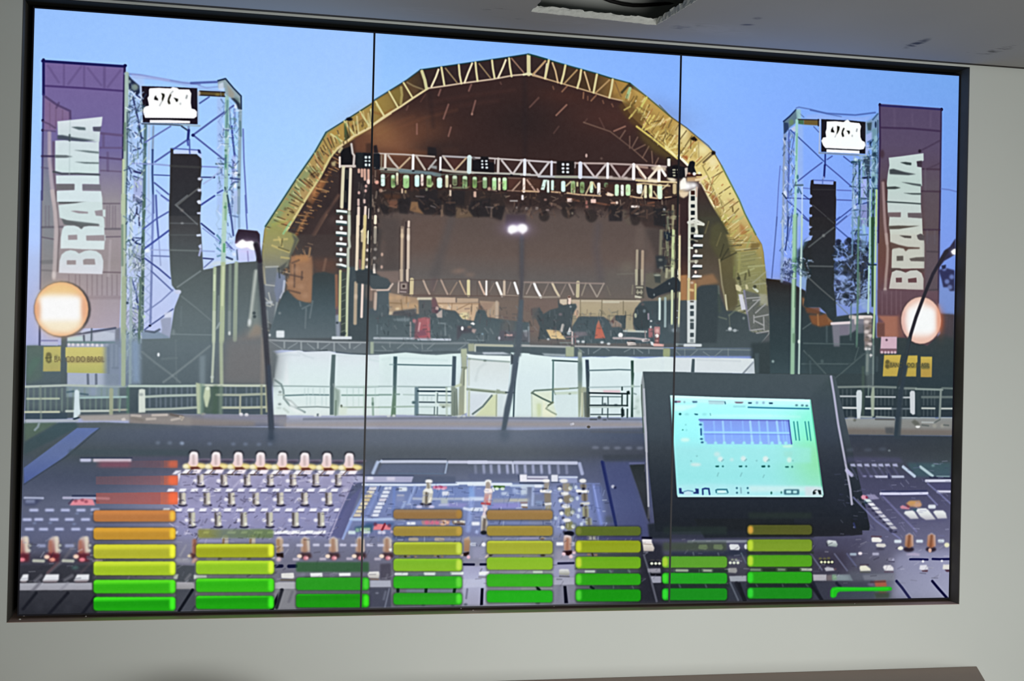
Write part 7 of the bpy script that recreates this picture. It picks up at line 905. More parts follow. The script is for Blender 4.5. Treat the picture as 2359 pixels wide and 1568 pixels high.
EE('222 322', 18, '10585c', 1, 5, 16); P('415 315 470 320 470 336 430 334', '1c5c70', 1, 5); EE('315 325 560 325', 34, '90dce0', .7, 10, 16); L('640 315 645 338', 12, '5ca0a8', .8, 5); P('245 548 258 532 272 546', '0c6454', 1, 4); EE('300 470', 12, '7cd0d0', .7, 6); EE('310 545', 14, '84dce0', .6, 6); E(292, 680, 64, 26, 'd6fbf4', .95, 14); E(440, 1022, 74, 24, 'dcf4f2', .95, 14)
P('487 392 1200 400 1731 407 1772 742 570 740 520 560', [(392, '86a0ee'), (560, '88acfc'), (740, '8cb4ff')], 1, 6); L('487 400 1200 406 1731 412', 20, '6674c4', .95, 6); P('487 430 545 430 570 740 520 740', '9ce8f8', .8, 8)
for x0, x1, w, c in ((690, 710, 26, '94bcff'), (815, 835, 30, 'a4d4ff'), (925, 950, 22, '90b8ff'), (1090, 1112, 22, '90b8ff'), (1195, 1225, 34, 'a8daff'), (1315, 1340, 28, '98c8ff'), (1430, 1455, 30, '9ccCff'), (1565, 1600, 34, 'a8daff'), (1680, 1710, 24, '94c0ff'), (1640, 1668, 24, '94c0ff')): L([x0, 430, (x0 + x1) / 2, 580, x1, 735], w, c, .9, 8)
L('530 574 1200 578 1752 584', 26, 'a2dcff', .95, 7); L('550 600 1752 606', 10, '6c84e0', .6, 5); EE('505 468 518 668 530 715', 22, '1c5080', .9, 6, 12); L('512 530 515 610', 22, '1c4c88', .9, 6); L('1731 412 1752 590 1772 735', 20, '4858ac', .95, 5)
for x in (572, 715, 838, 955, 1112, 1225, 1342, 1500, 1610, 1690): E(x, 728, 24, 26, 'a0f4fc', .9, 8)
P('570 745 2040 790 2040 1000 400 1000', '9cf6f8', .5, 20); pass
V(1720, 860, 4.125)
LL('448 460 470 630;482 460 502 632;556 460 580 630;588 460 610 635', 12, '2a8c90', .95, 4); L('610 240 640 480 680 760 722 1100', 20, '1c8c60', .6, 6); E(390, 692, 50, 12, 'd0fcec', .9, 8); P('350 740 440 740 430 800 360 790', '9cecdc', .6, 12)
for x, y in ((180, 815), (405, 820)): E(x, y, 22, 26, 'd8fbf0', .95, 8); P([x - 40, y + 62, x - 6, y + 60, x - 4, y + 74, x - 36, y + 74], '0f5c58', 1, 4); EE([x + 28, y + 66], 8, '1c6c68', .9, 4, 10); EE([x + 34, y + 8], 8, '74c8c0', .8, 5)
V(1530, 900, 6.032)
for x, y in ((780, 945), (1100, 940), (1410, 945)): E(x, y, 36, 36, 'dff6f6', .95, 12); L([x + 22, y + 30, x + 44, y + 10], 16, '78bcc4', .8, 7)
for x in (738, 1062, 1380): P([x - 28, 1040, x + 24, 1036, x + 22, 1060, x - 20, 1060], '0f6060', 1, 5); E(x + 78, 1048, 14, 12, '1c6c70', .9, 5)
E(735, 880, 44, 34, 'd0f4f4', .8, 14); E(940, 955, 26, 24, 'c8f4f4', .8, 12); EE('455 905 375 975 1285 970', 12, '7cc8cc', .8, 6); LL('755 1140 740 1180;1080 1140 1060 1185;1390 1170 1375 1200', 14, '70bcc0', .7, 7)
P('180 1310 640 1290 1180 1310 2200 1330 2210 1470 190 1470', 'b0f4fc', .7, 16); P('1180 1320 2150 1330 2150 1400 1190 1400', 'd4f8f8', .7, 18); L('200 1462 2190 1465', 20, 'd8f8f8', .7, 8)
for p in ('205 1350 240 1350 245 1400 275 1410 270 1432 210 1425', '430 1355 480 1360 482 1430 410 1428 400 1410 440 1400'): P(p, '243c84', 1, 5)
LL('275 1400 330 1385 400 1395', 14, '4c80b0', .9, 5); E(330, 1425, 50, 30, 'c8ecfc', .9, 9); L('538 1435 535 1365 570 1355 620 1360 632 1435', 24, '24448c', 1, 5); L('725 1410 720 1380 740 1370 870 1370 885 1410', 20, '2c7c94', 1, 5); L('740 1428 880 1425', 12, '5ca4b0', .8, 5); E(800, 1400, 60, 16, 'dcfcfc', .9, 7); EE('1010 1350 1012 1415 1160 1350 1168 1416', 14, '2c6c88', 1, 5); LL('1065 1350 1070 1415', 22, '7cb4c4', .8, 7); E(1490, 1418, 10, 18, '1c6c5c', 1, 5)
V(1720, 860, 4.125)
EE('235 1134 330 1130', 8, '2c7c74', .9, 4, 12); B(355, 1100, 500, 1150, '2a6478', .9, 10, 6); B(375, 1110, 425, 1138, 'bcf8fc', 1, 8, 5); B(440, 1112, 480, 1138, 'b8f4f4', 1, 8, 5); P('555 1075 715 1080 730 1165 555 1165', 'd8e4ec', .8, 10); P('628 1125 645 1105 668 1102 655 1145 630 1150', '1c2c30', 1, 4); P('672 1105 705 1108 710 1150 690 1148', '1c2c30', 1, 4); E(660, 1120, 14, 10, 'e8ecf0', .9, 5); P('715 1150 738 1160 735 1175 700 1175', 'e8f8f4', .9, 4); L('720 1155 738 1165', 14, '5cb49c', .6, 5)
clip()
# right end of the console
V(1920, 1000, 6.5333)
EE('250 235 520 235 740 225', 60, '5c687c', .5, 18, 22); E(840, 245, 20, 16, '7c8890', .8, 7); P('190 340 1000 350 1050 430 200 430', '54547c', .5, 20); P('1100 430 1760 430 1760 640 1230 640', '3f6870', .6, 20)
for k, x in enumerate((300, 400, 510, 620, 720, 820, 935)): P([x - 40, 480, x - 50, 445, x + 20, 440, x + 40, 490], 'b8bce4', .9, 9); L([x - 30, 500, x + 40, 620], 30, '6c6c9c', .4, 14)
P('200 500 290 610 270 640 205 580', 'b4b4e0', .95, 9); EE('470 630 570 632', 30, '9898cc', .8, 10, 14); P('610 620 815 620 815 655 640 655', 'ccd0ee', .97, 8); P('870 620 1060 620 1070 655 880 655', 'c0c8e4', .95, 8); L('830 600 840 660', 18, '282c58', .8, 9); L('1050 490 1220 630', 48, 'bed2ea', .97, 9); L('1310 490 1490 625', 46, 'b4d0d8', .97, 9); L('1560 635 1740 635', 24, '8cacb4', .8, 9); EE('1500 470', 26, '7ca4a8', .7, 10, 18); L('830 490 890 570', 30, '3c3c64', .6, 12); L('1450 645 1760 660', 18, '202444', .8, 8)
L('1395 700 1770 698', 44, 'dcdff4', 1, 8); L('1570 858 1770 860', 38, 'd8daf0', 1, 8); LL('1420 740 1560 860 1760 1040;300 950 640 1300 1000 1568', 26, '7c80b8', .8, 10); P('1440 730 1770 720 1770 840 1560 840', '4c4c7c', .6, 14); L('715 893 1050 895 1410 888', 46, 'd6d8f6', 1, 8); L('730 860 1400 850', 22, '2c3466', .7, 10); L('730 920 1000 1200 1250 1460', 30, '7c7cb4', .7, 12); L('1420 910 1560 1060', 26, '8488c0', .8, 10); L('720 925 1400 915', 12, '3c3c6c', .7, 7)
P('490 905 620 905 690 970 560 985', '9894bc', .9, 9); P('412 940 440 910 490 920 520 960 470 985 430 975', 'e89cb4', 1, 8); P('480 930 510 935 520 965 490 965', '8c1c40', .95, 6); P('450 1010 530 1000 520 1040 470 1045', '2c7470', .5, 10)
for k in range(8):
    x = 455 + k * 54; y = 1000 + k * 58
    P([x, y - 24, x + 88, y - 28, x + 130, y + 16, x + 50, y + 22], ('dcecee', 'eceef4', 'e2e4ec', 'd4d2de', 'd2d2e0', 'd6d8ea', 'ccced8', 'bcbcc8')[k], 1, 8)
    P([x + 10, y + 22, x + 60, y + 28, x + 60, y + 44, x + 14, y + 40], '1c1c34', .8, 9)
P('820 1430 900 1470 950 1450 960 1475 860 1480', '1c1c30', .9, 10)
P('1090 1040 1150 1000 1300 995 1330 1060 1310 1090 1150 1090', 'cc9866', .95, 12); E(1260, 1060, 60, 40, 'd8a488', .7, 16); E(1180, 1030, 60, 26, 'd89c50', .6, 12); P('1000 1090 1040 1065 1150 1110 1140 1130 1020 1120', 'e08ca0', .95, 9); P('1080 1040 1160 1090 1120 1110', '94303c', .7, 10); P('1180 1130 1260 1110 1250 1160', '2c6470', .7, 10)
for p in ('1060 1190 1080 1155 1190 1145 1220 1165 1285 1270 1160 1275', '1245 1150 1270 1115 1390 1112 1430 1140 1540 1280 1390 1290 1310 1240', '1500 1170 1530 1145 1650 1145 1690 1180 1710 1265 1570 1270'): P(p, [(1115, 'f2f6f8'), (1200, 'e6eaea'), (1285, 'c0bec8')], 1, 9)
B(1425, 1058, 1540, 1118, 'e0e8f0', 1, 20, 9); P('1060 1190 1160 1275 1500 1300 1700 1270 1700 1320 1100 1310', '50507c', .3, 20)
P('0 1200 280 1100 290 1300 430 1410 430 1568 0 1568', '262c36', .0)
V(1860, 1190, 6.5528)
P('640 0 700 40 700 150 830 190 850 280 640 280', '252b36', 0); P('-200 0 660 0 668 100 700 190 825 195 830 270 500 290 -200 300', [(0, '262c36'), (290, '24262e')], 1, 7); EE('705 155', 14, '8c94b4', .9, 6); L('700 100 720 160', 30, '333c74', .8, 10)
P('-150 320 560 300 900 300 600 860 -100 880', '45435e', .6, 40); P('1300 600 1560 480 2280 500 2280 1250 1300 1250', 'a8acd4', .55, 60); P('40 500 600 520 560 830 60 830', '3b3648', .6, 40)
LL('50 560 220 800;410 560 600 810', 24, '6c7090', .8, 9); LL('600 560 740 750', 24, '6c74a4', .6, 12)
P('288 370 320 350 430 362 458 420 440 455 310 440', [(350, 'e8eef2'), (455, '8c9c9c')], 1, 8); P('280 370 300 360 310 450 290 440', '1c1c28', .5, 10); P('965 330 985 305 1080 308 1130 350 1110 385 975 380', 'f0eeea', 1, 8); P('1030 420 1060 400 1170 405 1190 440 1150 465 1050 455', 'dcdad4', 1, 8); E(1100, 485, 70, 20, '3c3a50', .7, 12); L('970 295 1110 300', 20, '5c3c48', .8, 10)
B(640, 545, 742, 585, 'a8bcd0', .95, 14, 9); E(797, 552, 32, 24, 'f2e6ee', 1, 8); B(980, 540, 1080, 582, 'b4b4d0', .95, 12, 9); B(1220, 625, 1310, 665, 'b4b4d4', .9, 12, 10); L('1230 672 1310 678', 14, '3c3854', .8, 7)
P('785 770 800 735 880 728 950 780 960 815 800 822', 'ecead4', 1, 9); P('1140 760 1160 730 1260 728 1300 770 1300 812 1170 815', 'eae8ec', 1, 9); L('1170 830 1290 832', 22, '5c3c50', .7, 9); L('800 832 940 838', 16, '5c5c38', .6, 8); L('800 725 920 722', 16, '3c2430', .6, 9)
EE('195 630 320 625 260 632', 26, '76743c', .7, 7, 18); B(185, 655, 395, 710, '16161c', .9, 10, 10)
EE('212 683 265 683 320 684 372 682', 22, 'ecf4c0', 1, 6, 20); P('255 775 300 755 390 770 412 810 280 820', 'bcbcc8', 1, 8); E(420, 790, 16, 16, '8c5c5c', .6, 8)
for x, c in ((1540, 'b47c58'), (1875, 'bc7450')):
    E(x - 10, 490, 80, 40, '2a2030', .95, 12); P([x - 70, 440, x - 60, 280, x, 245, x + 55, 280, x + 60, 440, x, 470], [(245, 'd8ccd8'), (300, 'c09078'), (460, c)], 1, 12); L([x, 290, x - 14, 440], 46, '7c4428', .7, 16); L([x + 45, 290, x + 48, 430], 26, 'd8bcb8', .5, 12)
E(1405, 472, 42, 30, 'f4f2e0', 1, 8); E(1850, 505, 26, 34, 'f4c0a8', .95, 8); E(2105, 425, 40, 36, 'ecebc4', 1, 9); B(1310, 345, 1420, 395, 'dceaf6', .97, 16, 10); B(1640, 345, 1745, 390, 'dceaf6', .97, 16, 10); B(1970, 340, 2065, 388, 'dceaf6', .97, 16, 10)
P('1490 560 1620 540 1700 560 1690 590 1500 580', 'c4b4d4', .7, 12); L('1550 640 1680 640 1815 645', 32, '0f1250', 1, 6); L('1890 636 2000 640 2200 636', 34, '0f1250', 1, 6); E(1745, 672, 18, 20, 'f2f4fa', 1, 6); P('1690 790 1700 730 1800 725 1830 790 1740 810', 'e2e2ec', 1, 8); P('2040 790 2050 720 2200 720 2200 800', 'e4e2dc', 1, 8); P('1720 808 1820 800 1815 830 1740 830', '5c3a48', .95, 7); P('2070 798 2200 795 2200 830 2100 830', '503040', .95, 7); EE('2030 665', 18, 'e4e6f0', 1, 6)
P('80 870 290 870 290 965 90 965', 'b4b2bc', 1, 7); P('290 880 370 870 380 965 290 965', '8c7c80', .7, 10); P('370 870 640 870 690 965 380 965', '8a9ca4', .9, 9); B(375, 875, 440, 955, '78a878', .8, 8, 12); P('830 880 1310 860 1310 960 860 960', '9898a8', .8, 14); P('600 830 1310 840 1310 1000 640 980', '606878', .5, 30); P('80 975 620 975 1000 960 1020 1240 60 1250', '3b3f52', .7, 20); LL('90 1000 210 1250;440 1000 500 1060', 46, '1c2030', .8, 12); P('900 1010 990 990 1010 1050 930 1040', '8c7c9c', .6, 14)
LL('1345 970 1430 1070 1575 1270;1885 970 1960 1060 2120 1240', 42, '0d0e40', 1, 5); P('1320 980 1370 960 1600 1260 1540 1260', '8c90b8', .3, 30)
P('1010 970 1180 960 1200 1040 1190 1060 1030 1060', 'b85c40', .95, 12); L('960 985 1170 975', 24, '4c2c34', .7, 12); P('1070 1110 1200 1100 1190 1160 1080 1165', '94583c', .95, 14); P('1000 1140 1240 1140 1230 1220 1040 1230', '3c3f24', .8, 16)
# strips between the level columns, bottom rows
V(400, 1200, 7.1286)
P('40 1000 345 1000 345 1110 40 1115', [(1000, 'b0aeb6'), (1110, '9a989c')], 1, 7); P('50 720 350 730 340 1000 40 990', '464c54', .9, 10); L('270 880 200 960', 40, '8c8c94', .5, 14); P('30 1120 360 1120 340 1480 20 1480', '454a56', .9, 10); L('310 1130 90 1470', 44, '161a24', 1, 7); L('350 1400 300 1470', 30, '343c46', .7, 10)
P('330 880 540 885 545 930 330 950', 'd0dad0', .95, 8); P('0 870 80 870 60 950 0 950', 'c0c8bc', .9, 9)
P('300 300 350 290 370 330 380 540 300 560', 'b08078', .9, 14); L('350 320 345 500', 50, '9c5c44', .8, 14); EE('265 570', 40, 'ecdcb4', .95, 10, 26); P('330 590 400 590 390 680 290 690', 'e4a890', .8, 14); P('270 520 370 540 350 600 300 620', '4c1c18', .8, 14); LL('200 400 110 560', 34, '9c9cac', .6, 12); L('60 640 240 650', 70, 'a0a0ac', .7, 18); L('60 160 150 190', 50, 'f4f4fc', .0)
P('1660 1010 2010 1000 2010 1110 1660 1110', [(1000, 'b8b8c0'), (1110, 'acacb4')], 1, 7); P('1660 1115 2010 1115 2010 1450 1600 1450', '84858e', .9, 10); L('1770 1130 1610 1450', 56, '12141e', 1, 6); L('1960 1170 1900 1320', 50, '6c6c78', .7, 14); P('1770 860 1960 850 1960 940 1780 930', 'e4e4e2', 1, 8); L('1760 965 1980 970', 16, '6c6458', .9, 7); L('1665 742 1770 738', 46, '141838', 1, 7); L('1900 742 2010 740', 46, '12164a', 1, 7)
for x0, x1 in ((480, 570), (870, 1010), (1100, 1200), (1310, 1450), (1530, 1640)): P([x0, 205, x0 + 20, 165, x1 + 20, 165, x1, 205], 'e8f0e8', .95, 8)
for x in (820, 1265): L([x + 30, 270, x + 30, 360], 90, 'ccc0b0', .9, 12); L([x, 300, x - 5, 360], 34, '8c6c50', .9, 10)
L('440 330 760 335', 60, 'a4a4d8', .5, 12); LL('560 625 1180 620', 50, '9c9c9c', .8, 12); EE('760 610 1240 605', 34, '54502c', .8, 10, 18)
P('1680 320 1700 260 1760 250 1800 300 1800 500 1690 520', [(250, 'e4dcdc'), (330, 'c4a890'), (520, 'b89c84')], 1, 12); L('1715 320 1720 500', 46, 'a87c54', .8, 16); P('1680 530 1800 520 1805 600 1700 590', '241818', 1, 8); P('1600 600 1660 580 1670 610 1620 620', 'f0ecf0', .9, 9); E(1725, 625, 40, 40, 'eec4cc', .9, 14)
V(640, 1200, 7.1286)
P('0 1000 270 1000 280 1110 0 1110', 'b6b6be', .9, 8); P('0 1120 280 1120 280 1420 0 1430', '86878f', .8, 12); L('70 1130 -20 1420', 50, '20222c', .9, 9); L('240 1160 180 1320', 40, '6c6c78', .7, 14)
P('1500 975 1850 970 1860 1080 1505 1085', 'aeb2c4', 1, 7); P('1500 1090 1860 1090 1860 1410 1500 1410', '464a5e', .9, 10); LL('1830 1110 1760 1410', 24, '7c8298', .8, 9); LL('1770 1160 1740 1280', 36, '747a90', .6, 12); E(1630, 1180, 30, 16, '8c90a4', .6, 8); P('1475 870 1500 830 1660 825 1675 870 1660 935 1490 930', [(825, 'f6f6f6'), (935, 'c8c4be')], 1, 8); P('1680 700 1860 690 1860 960 1680 960', '484556', .8, 14); L('1530 950 1650 955', 18, '8c6c54', .8, 8); L('1800 880 1780 950', 36, '7c7c8c', .5, 14)
for cx in (440, 905, 1340, 1790):
    P([cx - 65, 500, cx - 60, 300, cx, 248, cx + 80, 290, cx + 85, 500, cx, 520], [(248, 'dcd4d8'), (330, 'c8b4a4'), (510, 'bc9684')], 1, 14); L([cx, 310, cx, 480], 56, 'a87a60', .75, 18); L([cx + 62, 320, cx + 68, 490], 26, 'dcd4cc', .6, 12)
    P([cx - 120, 560, cx - 40, 515, cx + 100, 520, cx + 120, 590, cx, 640], '3c1c1c', .75, 16); E(cx - 85, 575, 42, 34, 'f8e0cc', 1, 9); E(cx + 20, 605, 44, 36, 'ec8c9c', .95, 12); E(cx + 40, 605, 20, 20, 'f8c0c4', .8, 8)
EE('1850 465', 26, 'eef4f0', .95, 8)
for x, y in ((130, 395), (360, 395), (630, 390), (820, 395), (1070, 390), (1250, 395), (1510, 390), (1690, 395), (300, 625), (740, 620), (1180, 615), (1640, 620)): B(x - 55, y - 22, x + 55, y + 22, 'd8d8f2' if y < 500 else 'c8c0d4', .85, 12, 10)
L('180 740 300 735', 50, '14183c', .95, 8); L('-20 740 70 735', 44, '181a3c', .95, 8); P('60 860 260 850 270 930 60 930', 'e6e6e2', 1, 8); L('50 965 280 965', 16, '6c6458', .9, 7); P('530 850 730 845 735 915 540 920', 'f0f4f4', 1, 8); P('1000 850 1195 845 1195 900 1010 905', 'f0f4f4', 1, 8); LL('900 880 880 940;420 880 340 920', 60, '8888a0', .5, 18)
for x, y in ((100, 185), (295, 185), (515, 185), (720, 185)): P([x - 74, y + 20, x - 50, y - 32, x + 74, y - 32, x + 60, y + 20], 'f6f8fc', 1, 8); L([x - 60, y + 44, x + 50, y + 44], 16, '44406c', .7, 8)
V(880, 1220, 7.3719)
P('1375 620 1770 610 1770 1270 1360 1280', [(620, 'a8a8d0'), (850, 'b8bce0'), (1270, 'a8a8c4')], .9, 14); P('1370 840 1760 830 1760 970 1370 980', 'c2c6e2', .8, 10); L('1390 586 1560 588', 36, '0e1136', 1, 6); L('1675 586 1770 586', 36, '0e1136', 1, 6); P('1645 730 1660 706 1820 704 1810 770 1650 770', 'f2f4f8', 1, 8); L('1650 800 1760 805', 26, '7c7880', .7, 9); P('1680 990 1725 990 1715 1275 1665 1280', '0b0d24', 1, 6); L('1448 1010 1430 1160', 34, '70708c', .8, 9)
P('1390 150 1480 110 1500 200 1480 370 1390 370', [(110, 'd8c0b4'), (200, 'b48c68'), (370, 'a87a58')], 1, 12); P('1380 390 1480 370 1480 410 1430 450 1380 440', '2c1c1c', 1, 9); EE('1350 425', 30, 'ecdcb0', .95, 8, 22); E(1468, 462, 30, 32, 'f4b8c8', 1, 9); B(1500, 220, 1600, 268, 'dce4f8', .9, 14, 10); EE('1728 248', 40, 'f6f6ff', 1, 9, 36); L('1600 240 1610 270', 12, '4c5078', .7, 6); P('1540 300 1740 300 1740 480 1540 480', 'a4a4c8', .5, 20)
P('1770 430 1830 420 1890 420 1850 450', '2c2418', .9, 8); P('1740 470 1800 400 1820 430 1780 480', 'ecd8c4', .9, 8)
L('440 1030 1200 1030', 60, '7c94a4', .7, 14); LL('270 1000 270 1040;750 990 745 1050;1240 980 1225 1050', 50, '122a20', 1, 8); EE('700 1275 1200 1275 1420 1265', 34, '3c4a54', .7, 10, 18); LL('240 750 420 750;730 745 890 745;1180 735 1360 735', 52, 'e8f4f0', 1, 8); LL('460 755 700 760;920 750 1160 745', 40, '5c7c78', .7, 14); LL('200 150 440 150;620 155 880 160', 60, '5a6c9c', .6, 14); LL('480 160 590 165;920 160 1030 165', 60, 'bcae9c', .9, 10); LL('300 450 420 450;620 455 860 450', 30, '7c7c5c', .7, 12); EE('450 440 565 455 905 435 1020 450', 26, 'c8a868', .8, 9, 18); LL('390 450 400 455;950 450 960 455', 30, '3c3420', .8, 9)
V(1200, 1200, 6.9382)
P('510 620 870 620 870 900 510 900', 'a4a4cc', .8, 18); P('500 895 860 895 860 1015 510 1020', [(895, 'a6a8be'), (1015, 'aeaec4')], 1, 8); P('490 1025 870 1020 880 1310 490 1320', '86869c', .9, 10); P('680 1035 725 1035 755 1310 695 1312', '0e0f20', 1, 6); L('610 1050 590 1280', 60, '7c7c92', .5, 20); P('610 780 640 765 760 768 785 830 760 870 610 855', [(765, 'f0f2f4'), (870, '98988e')], 1, 8); L('620 880 770 885', 16, '4c4c4c', .8, 8); L('600 675 840 668', 36, '1a1a3c', 1, 7); P('560 460 860 460 860 640 560 640', 'b4aec4', .5, 30)
P('680 300 690 230 740 208 805 240 812 300 800 460 690 470', [(208, 'ece0e4'), (300, 'c8a494'), (470, 'bc8c78')], 1, 10); L('745 290 740 450', 46, 'a86c54', .8, 16); P('660 480 820 465 830 500 770 555 720 540', '2e1418', 1, 9); EE('685 525 800 565 850 495', 32, 'f4ccd8', 1, 9, 30); B(565, 335, 680, 390, 'f6f8ff', 1, 12, 9); P('810 335 870 330 865 390 812 400', 'c8c8d8', .9, 10); E(770, 190, 78, 30, '141622', 1, 9)
P('1930 560 1960 530 2200 1270 2150 1285', '2f303c', .3, 20); P('1900 320 2260 360 2340 1290 1900 1300', '242632', .8, 30); L('1965 540 2060 850 2170 1275', 30, '5c6070', .9, 9); P('1935 300 1950 280 2090 285 2095 340 2135 430 2120 480 1960 480 1950 400', [(280, 'f6f4f6'), (365, 'e4dcdc'), (375, 'efe8dc'), (480, 'c8bcb4')], 1, 8); L('1940 265 2080 270', 36, '0c0c20', .9, 10); L('1960 365 2090 372', 12, 'a08c88', .8, 6); B(2055, 650, 2245, 705, '0e0f16', .9, 8, 10); EE('2092 676 2155 676 2215 676', 26, 'eef8d8', 1, 6, 22); EE('2100 622 2200 622', 40, '4c4c4c', .8, 8, 10); P('2070 800 2080 760 2220 756 2235 830 2090 835', [(756, 'b4b4c0'), (835, '6c6c78')], 1, 8); L('2080 850 2230 855', 24, '14141c', .9, 8); P('2075 885 2240 885 2245 980 2110 985', 'a0a2b4', 1, 7); L('1080 265 1200 270', 70, 'b4b4ac', .9, 10); L('1140 240 1142 290', 14, '3c3c5c', .7, 7); LL('900 265 1060 270;1220 265 1900 270', 60, '43437c', .7, 14); EE('1085 530 1200 540', 30, 'c08c5c', .8, 10, 18); L('1140 520 1150 550', 26, '3c2414', .8, 8); LL('1240 540 1900 540', 30, '2c4038', .6, 12); B(1020, 785, 1185, 825, 'd0e8d4', .95, 8, 8); LL('1230 800 1400 805;1500 800 1680 800', 46, '2c5448', .7, 14); LL('1420 790 1440 815;1720 780 1740 815', 30, '6c9484', .7, 9); LL('1180 1050 1720 1050', 50, '28483c', .6, 12); LL('1120 1050 1160 1080', 40, '0c1c1c', .9, 9); LL('1780 1040 1800 1080;1480 1030 1480 1070', 20, '6c8c84', .6, 8); L('250 1060 300 1100', 44, '0c2018', 1, 8); LL('20 1075 230 1072;330 1070 480 1070', 40, 'a8b4ac', .8, 10); B(190, 790, 350, 832, 'dcf0d8', .95, 8, 8); LL('0 810 170 815;380 810 500 815', 40, 'a0b0ac', .7, 12); LL('0 545 250 545;400 545 500 540', 40, 'a8a898', .7, 12); E(350, 545, 40, 18, '3c3018', .9, 9); LL('0 270 280 265', 36, 'a4a0cc', .8, 10); P('290 280 350 245 410 280', 'c4b4a0', .9, 9); EE('340 285', 36, '6c5030', .8, 9, 14); EE('270 1310', 40, '3c4c44', .7, 9, 16)
V(1500, 1180, 7.1286)
P('320 300 1600 300 1600 440 320 440', '272d38', .6, 20); B(320, 230, 1240, 360, '2a3634', .35, 10, 10); P('320 640 760 640 1600 600 1600 720 320 720', '2a3347', .8, 20); L('615 478 1100 470 1575 475', 46, '6f7884', .95, 9); L('1250 478 1570 472', 34, '9498ac', .7, 9)
P('770 580 790 530 910 525 935 580 900 610 790 600', '9cae94', .95, 9); P('1020 580 1030 525 1160 525 1185 580 1160 610 1040 600', '9cae94', .95, 9); P('1280 540 1300 518 1430 522 1460 580 1440 618 1300 612', 'e0e4e8', 1, 8); EE('1560 560', 30, 'e8ecf0', 1, 8, 44); LL('690 660 700 700;1100 670 1110 700', 26, '6c7884', .6, 9); L('1480 670 1560 830', 26, '5c6c7c', .8, 9); EE('1335 775 1395 775', 26, '9ca890', .8, 8, 18); EE('1300 825 1362 825 1425 825', 26, 'dce4d0', 1, 7, 24); P('1250 940 1280 910 1400 910 1415 965 1390 995 1270 985', '9c9c9c', 1, 9); P('1280 1045 1570 1035 1570 1130 1300 1135', 'a0a6b2', 1, 8); P('1250 1150 1600 1150 1600 1440 1250 1440', '343a48', .8, 14); L('1300 1150 1430 1440', 30, '6c7484', .7, 9); L('1400 1170 1540 1440', 70, '22242e', .9, 12); P('0 1050 165 1050 165 1150 20 1150', 'a0a2b4', 1, 7); P('-60 920 150 920 155 980 -50 985', '9c9aa8', .9, 9); L('10 1160 90 1460', 30, '5c5c6c', .7, 9)
LL('420 950 590 952;840 950 1000 955', 46, 'a4b89c', .95, 8); LL('650 955 830 955;1020 955 1240 955', 50, '1f3c28', .7, 12); LL('790 940 790 975;380 940 380 975', 24, '54745c', .7, 8); LL('320 1210 460 1210;500 1210 880 1205;920 1205 1260 1205', 50, '223330', .7, 14); LL('460 1180 480 1230;890 1180 910 1230', 30, '5c6c74', .7, 8)
V(1700, 1180, 7.1286)
LL('220 940 390 945', 46, '7c9c78', .9, 9); LL('640 938 790 940', 46, '84a47c', .9, 9); LL('1030 935 1195 938', 50, 'bccab4', .95, 8); LL('400 940 630 940;800 940 1020 940', 50, '1c3418', .7, 12); LL('160 1200 1200 1195', 50, '1e2c2c', .7, 14); LL('300 1180 320 1215;730 1180 740 1215;1120 1180 1150 1215', 26, '5c6c6c', .6, 8); LL('160 390 1230 395', 40, '282a34', .6, 12); LL('160 665 1230 660', 36, '24331c', .6, 12); LL('1210 1200 1380 1440', 56, '1c1e28', .9, 12); LL('20 1180 110 1440', 60, '1c1e26', .9, 12)
V(0, 0)
clutter('405 1085 835 1085 765 1240 392 1240', 420, 'e0dcf6 7c7aa4 4c4868 c8c4e4 9894bc 383450', 11, 2.8, .6, 51, [0, 0, 150, 30, 120])
clutter('830 1118 1400 1118 1400 1245 820 1245', 360, 'dce8fa 5c70a8 3c4c80 a4b8ec 7c88b8 28304c', 11, 2.8, .5, 52, [0, 0, 90, 110])
clutter('50 1242 2184 1242 2184 1345 50 1345', 420, 'c8c8d8 4c4a5c 2c2c3c 9c9cb0 6c6c80', 12, 3, .4, 53, [0, 0, 150, 120])
clutter('1925 1060 2184 1060 2184 1240 1935 1240', 120, '9c9cc8 3c3c68 6c70a4 b8bce0', 12, 2.6, .4, 54, [0, 0, 55])
desat(1000, 1440, .84, .97)
# ---- level columns
def bar(x0, y0, x1, y1, c, hi, cap, side, a=1., sk=0.):
    c, hi, cap = col(c), col(hi), col(cap); h = y1 - y0; V(0, 0)
    B(x0 - 2.5, y0 - 2.5, x1 + 2.5, y1 + 3.5, c * .3, .42 * a, 8, 2)
    B(x0, y0, x1, y1, [(y0, hi), (y0 + h * .28, hi * .94 + c * .06), (y0 + h * .5, c), (y0 + h * .7, c * .98), (y1, c * .82 + hi * .15)], a, 7, 1)
    if cap.sum() > 0:
        if side > 0: B(x1 - 13, y0 + 1.5, x1 - 1, y1 - 2, cap, .9 * a, 6, 2.2)
        else: B(x0 + 1, y0 + 1.5, x0 + 13, y1 - 2, cap, .9 * a, 6, 2.2)
G1, G2, Y1, Y2 = ('1f9c16', '3ede24', '48fa2c'), ('36b018', '58d824', '5cec2c'), ('9fc02a', 'c8e23c', 'e6fa3c'), ('b0b030', 'd8dc40', 'f8fc48')
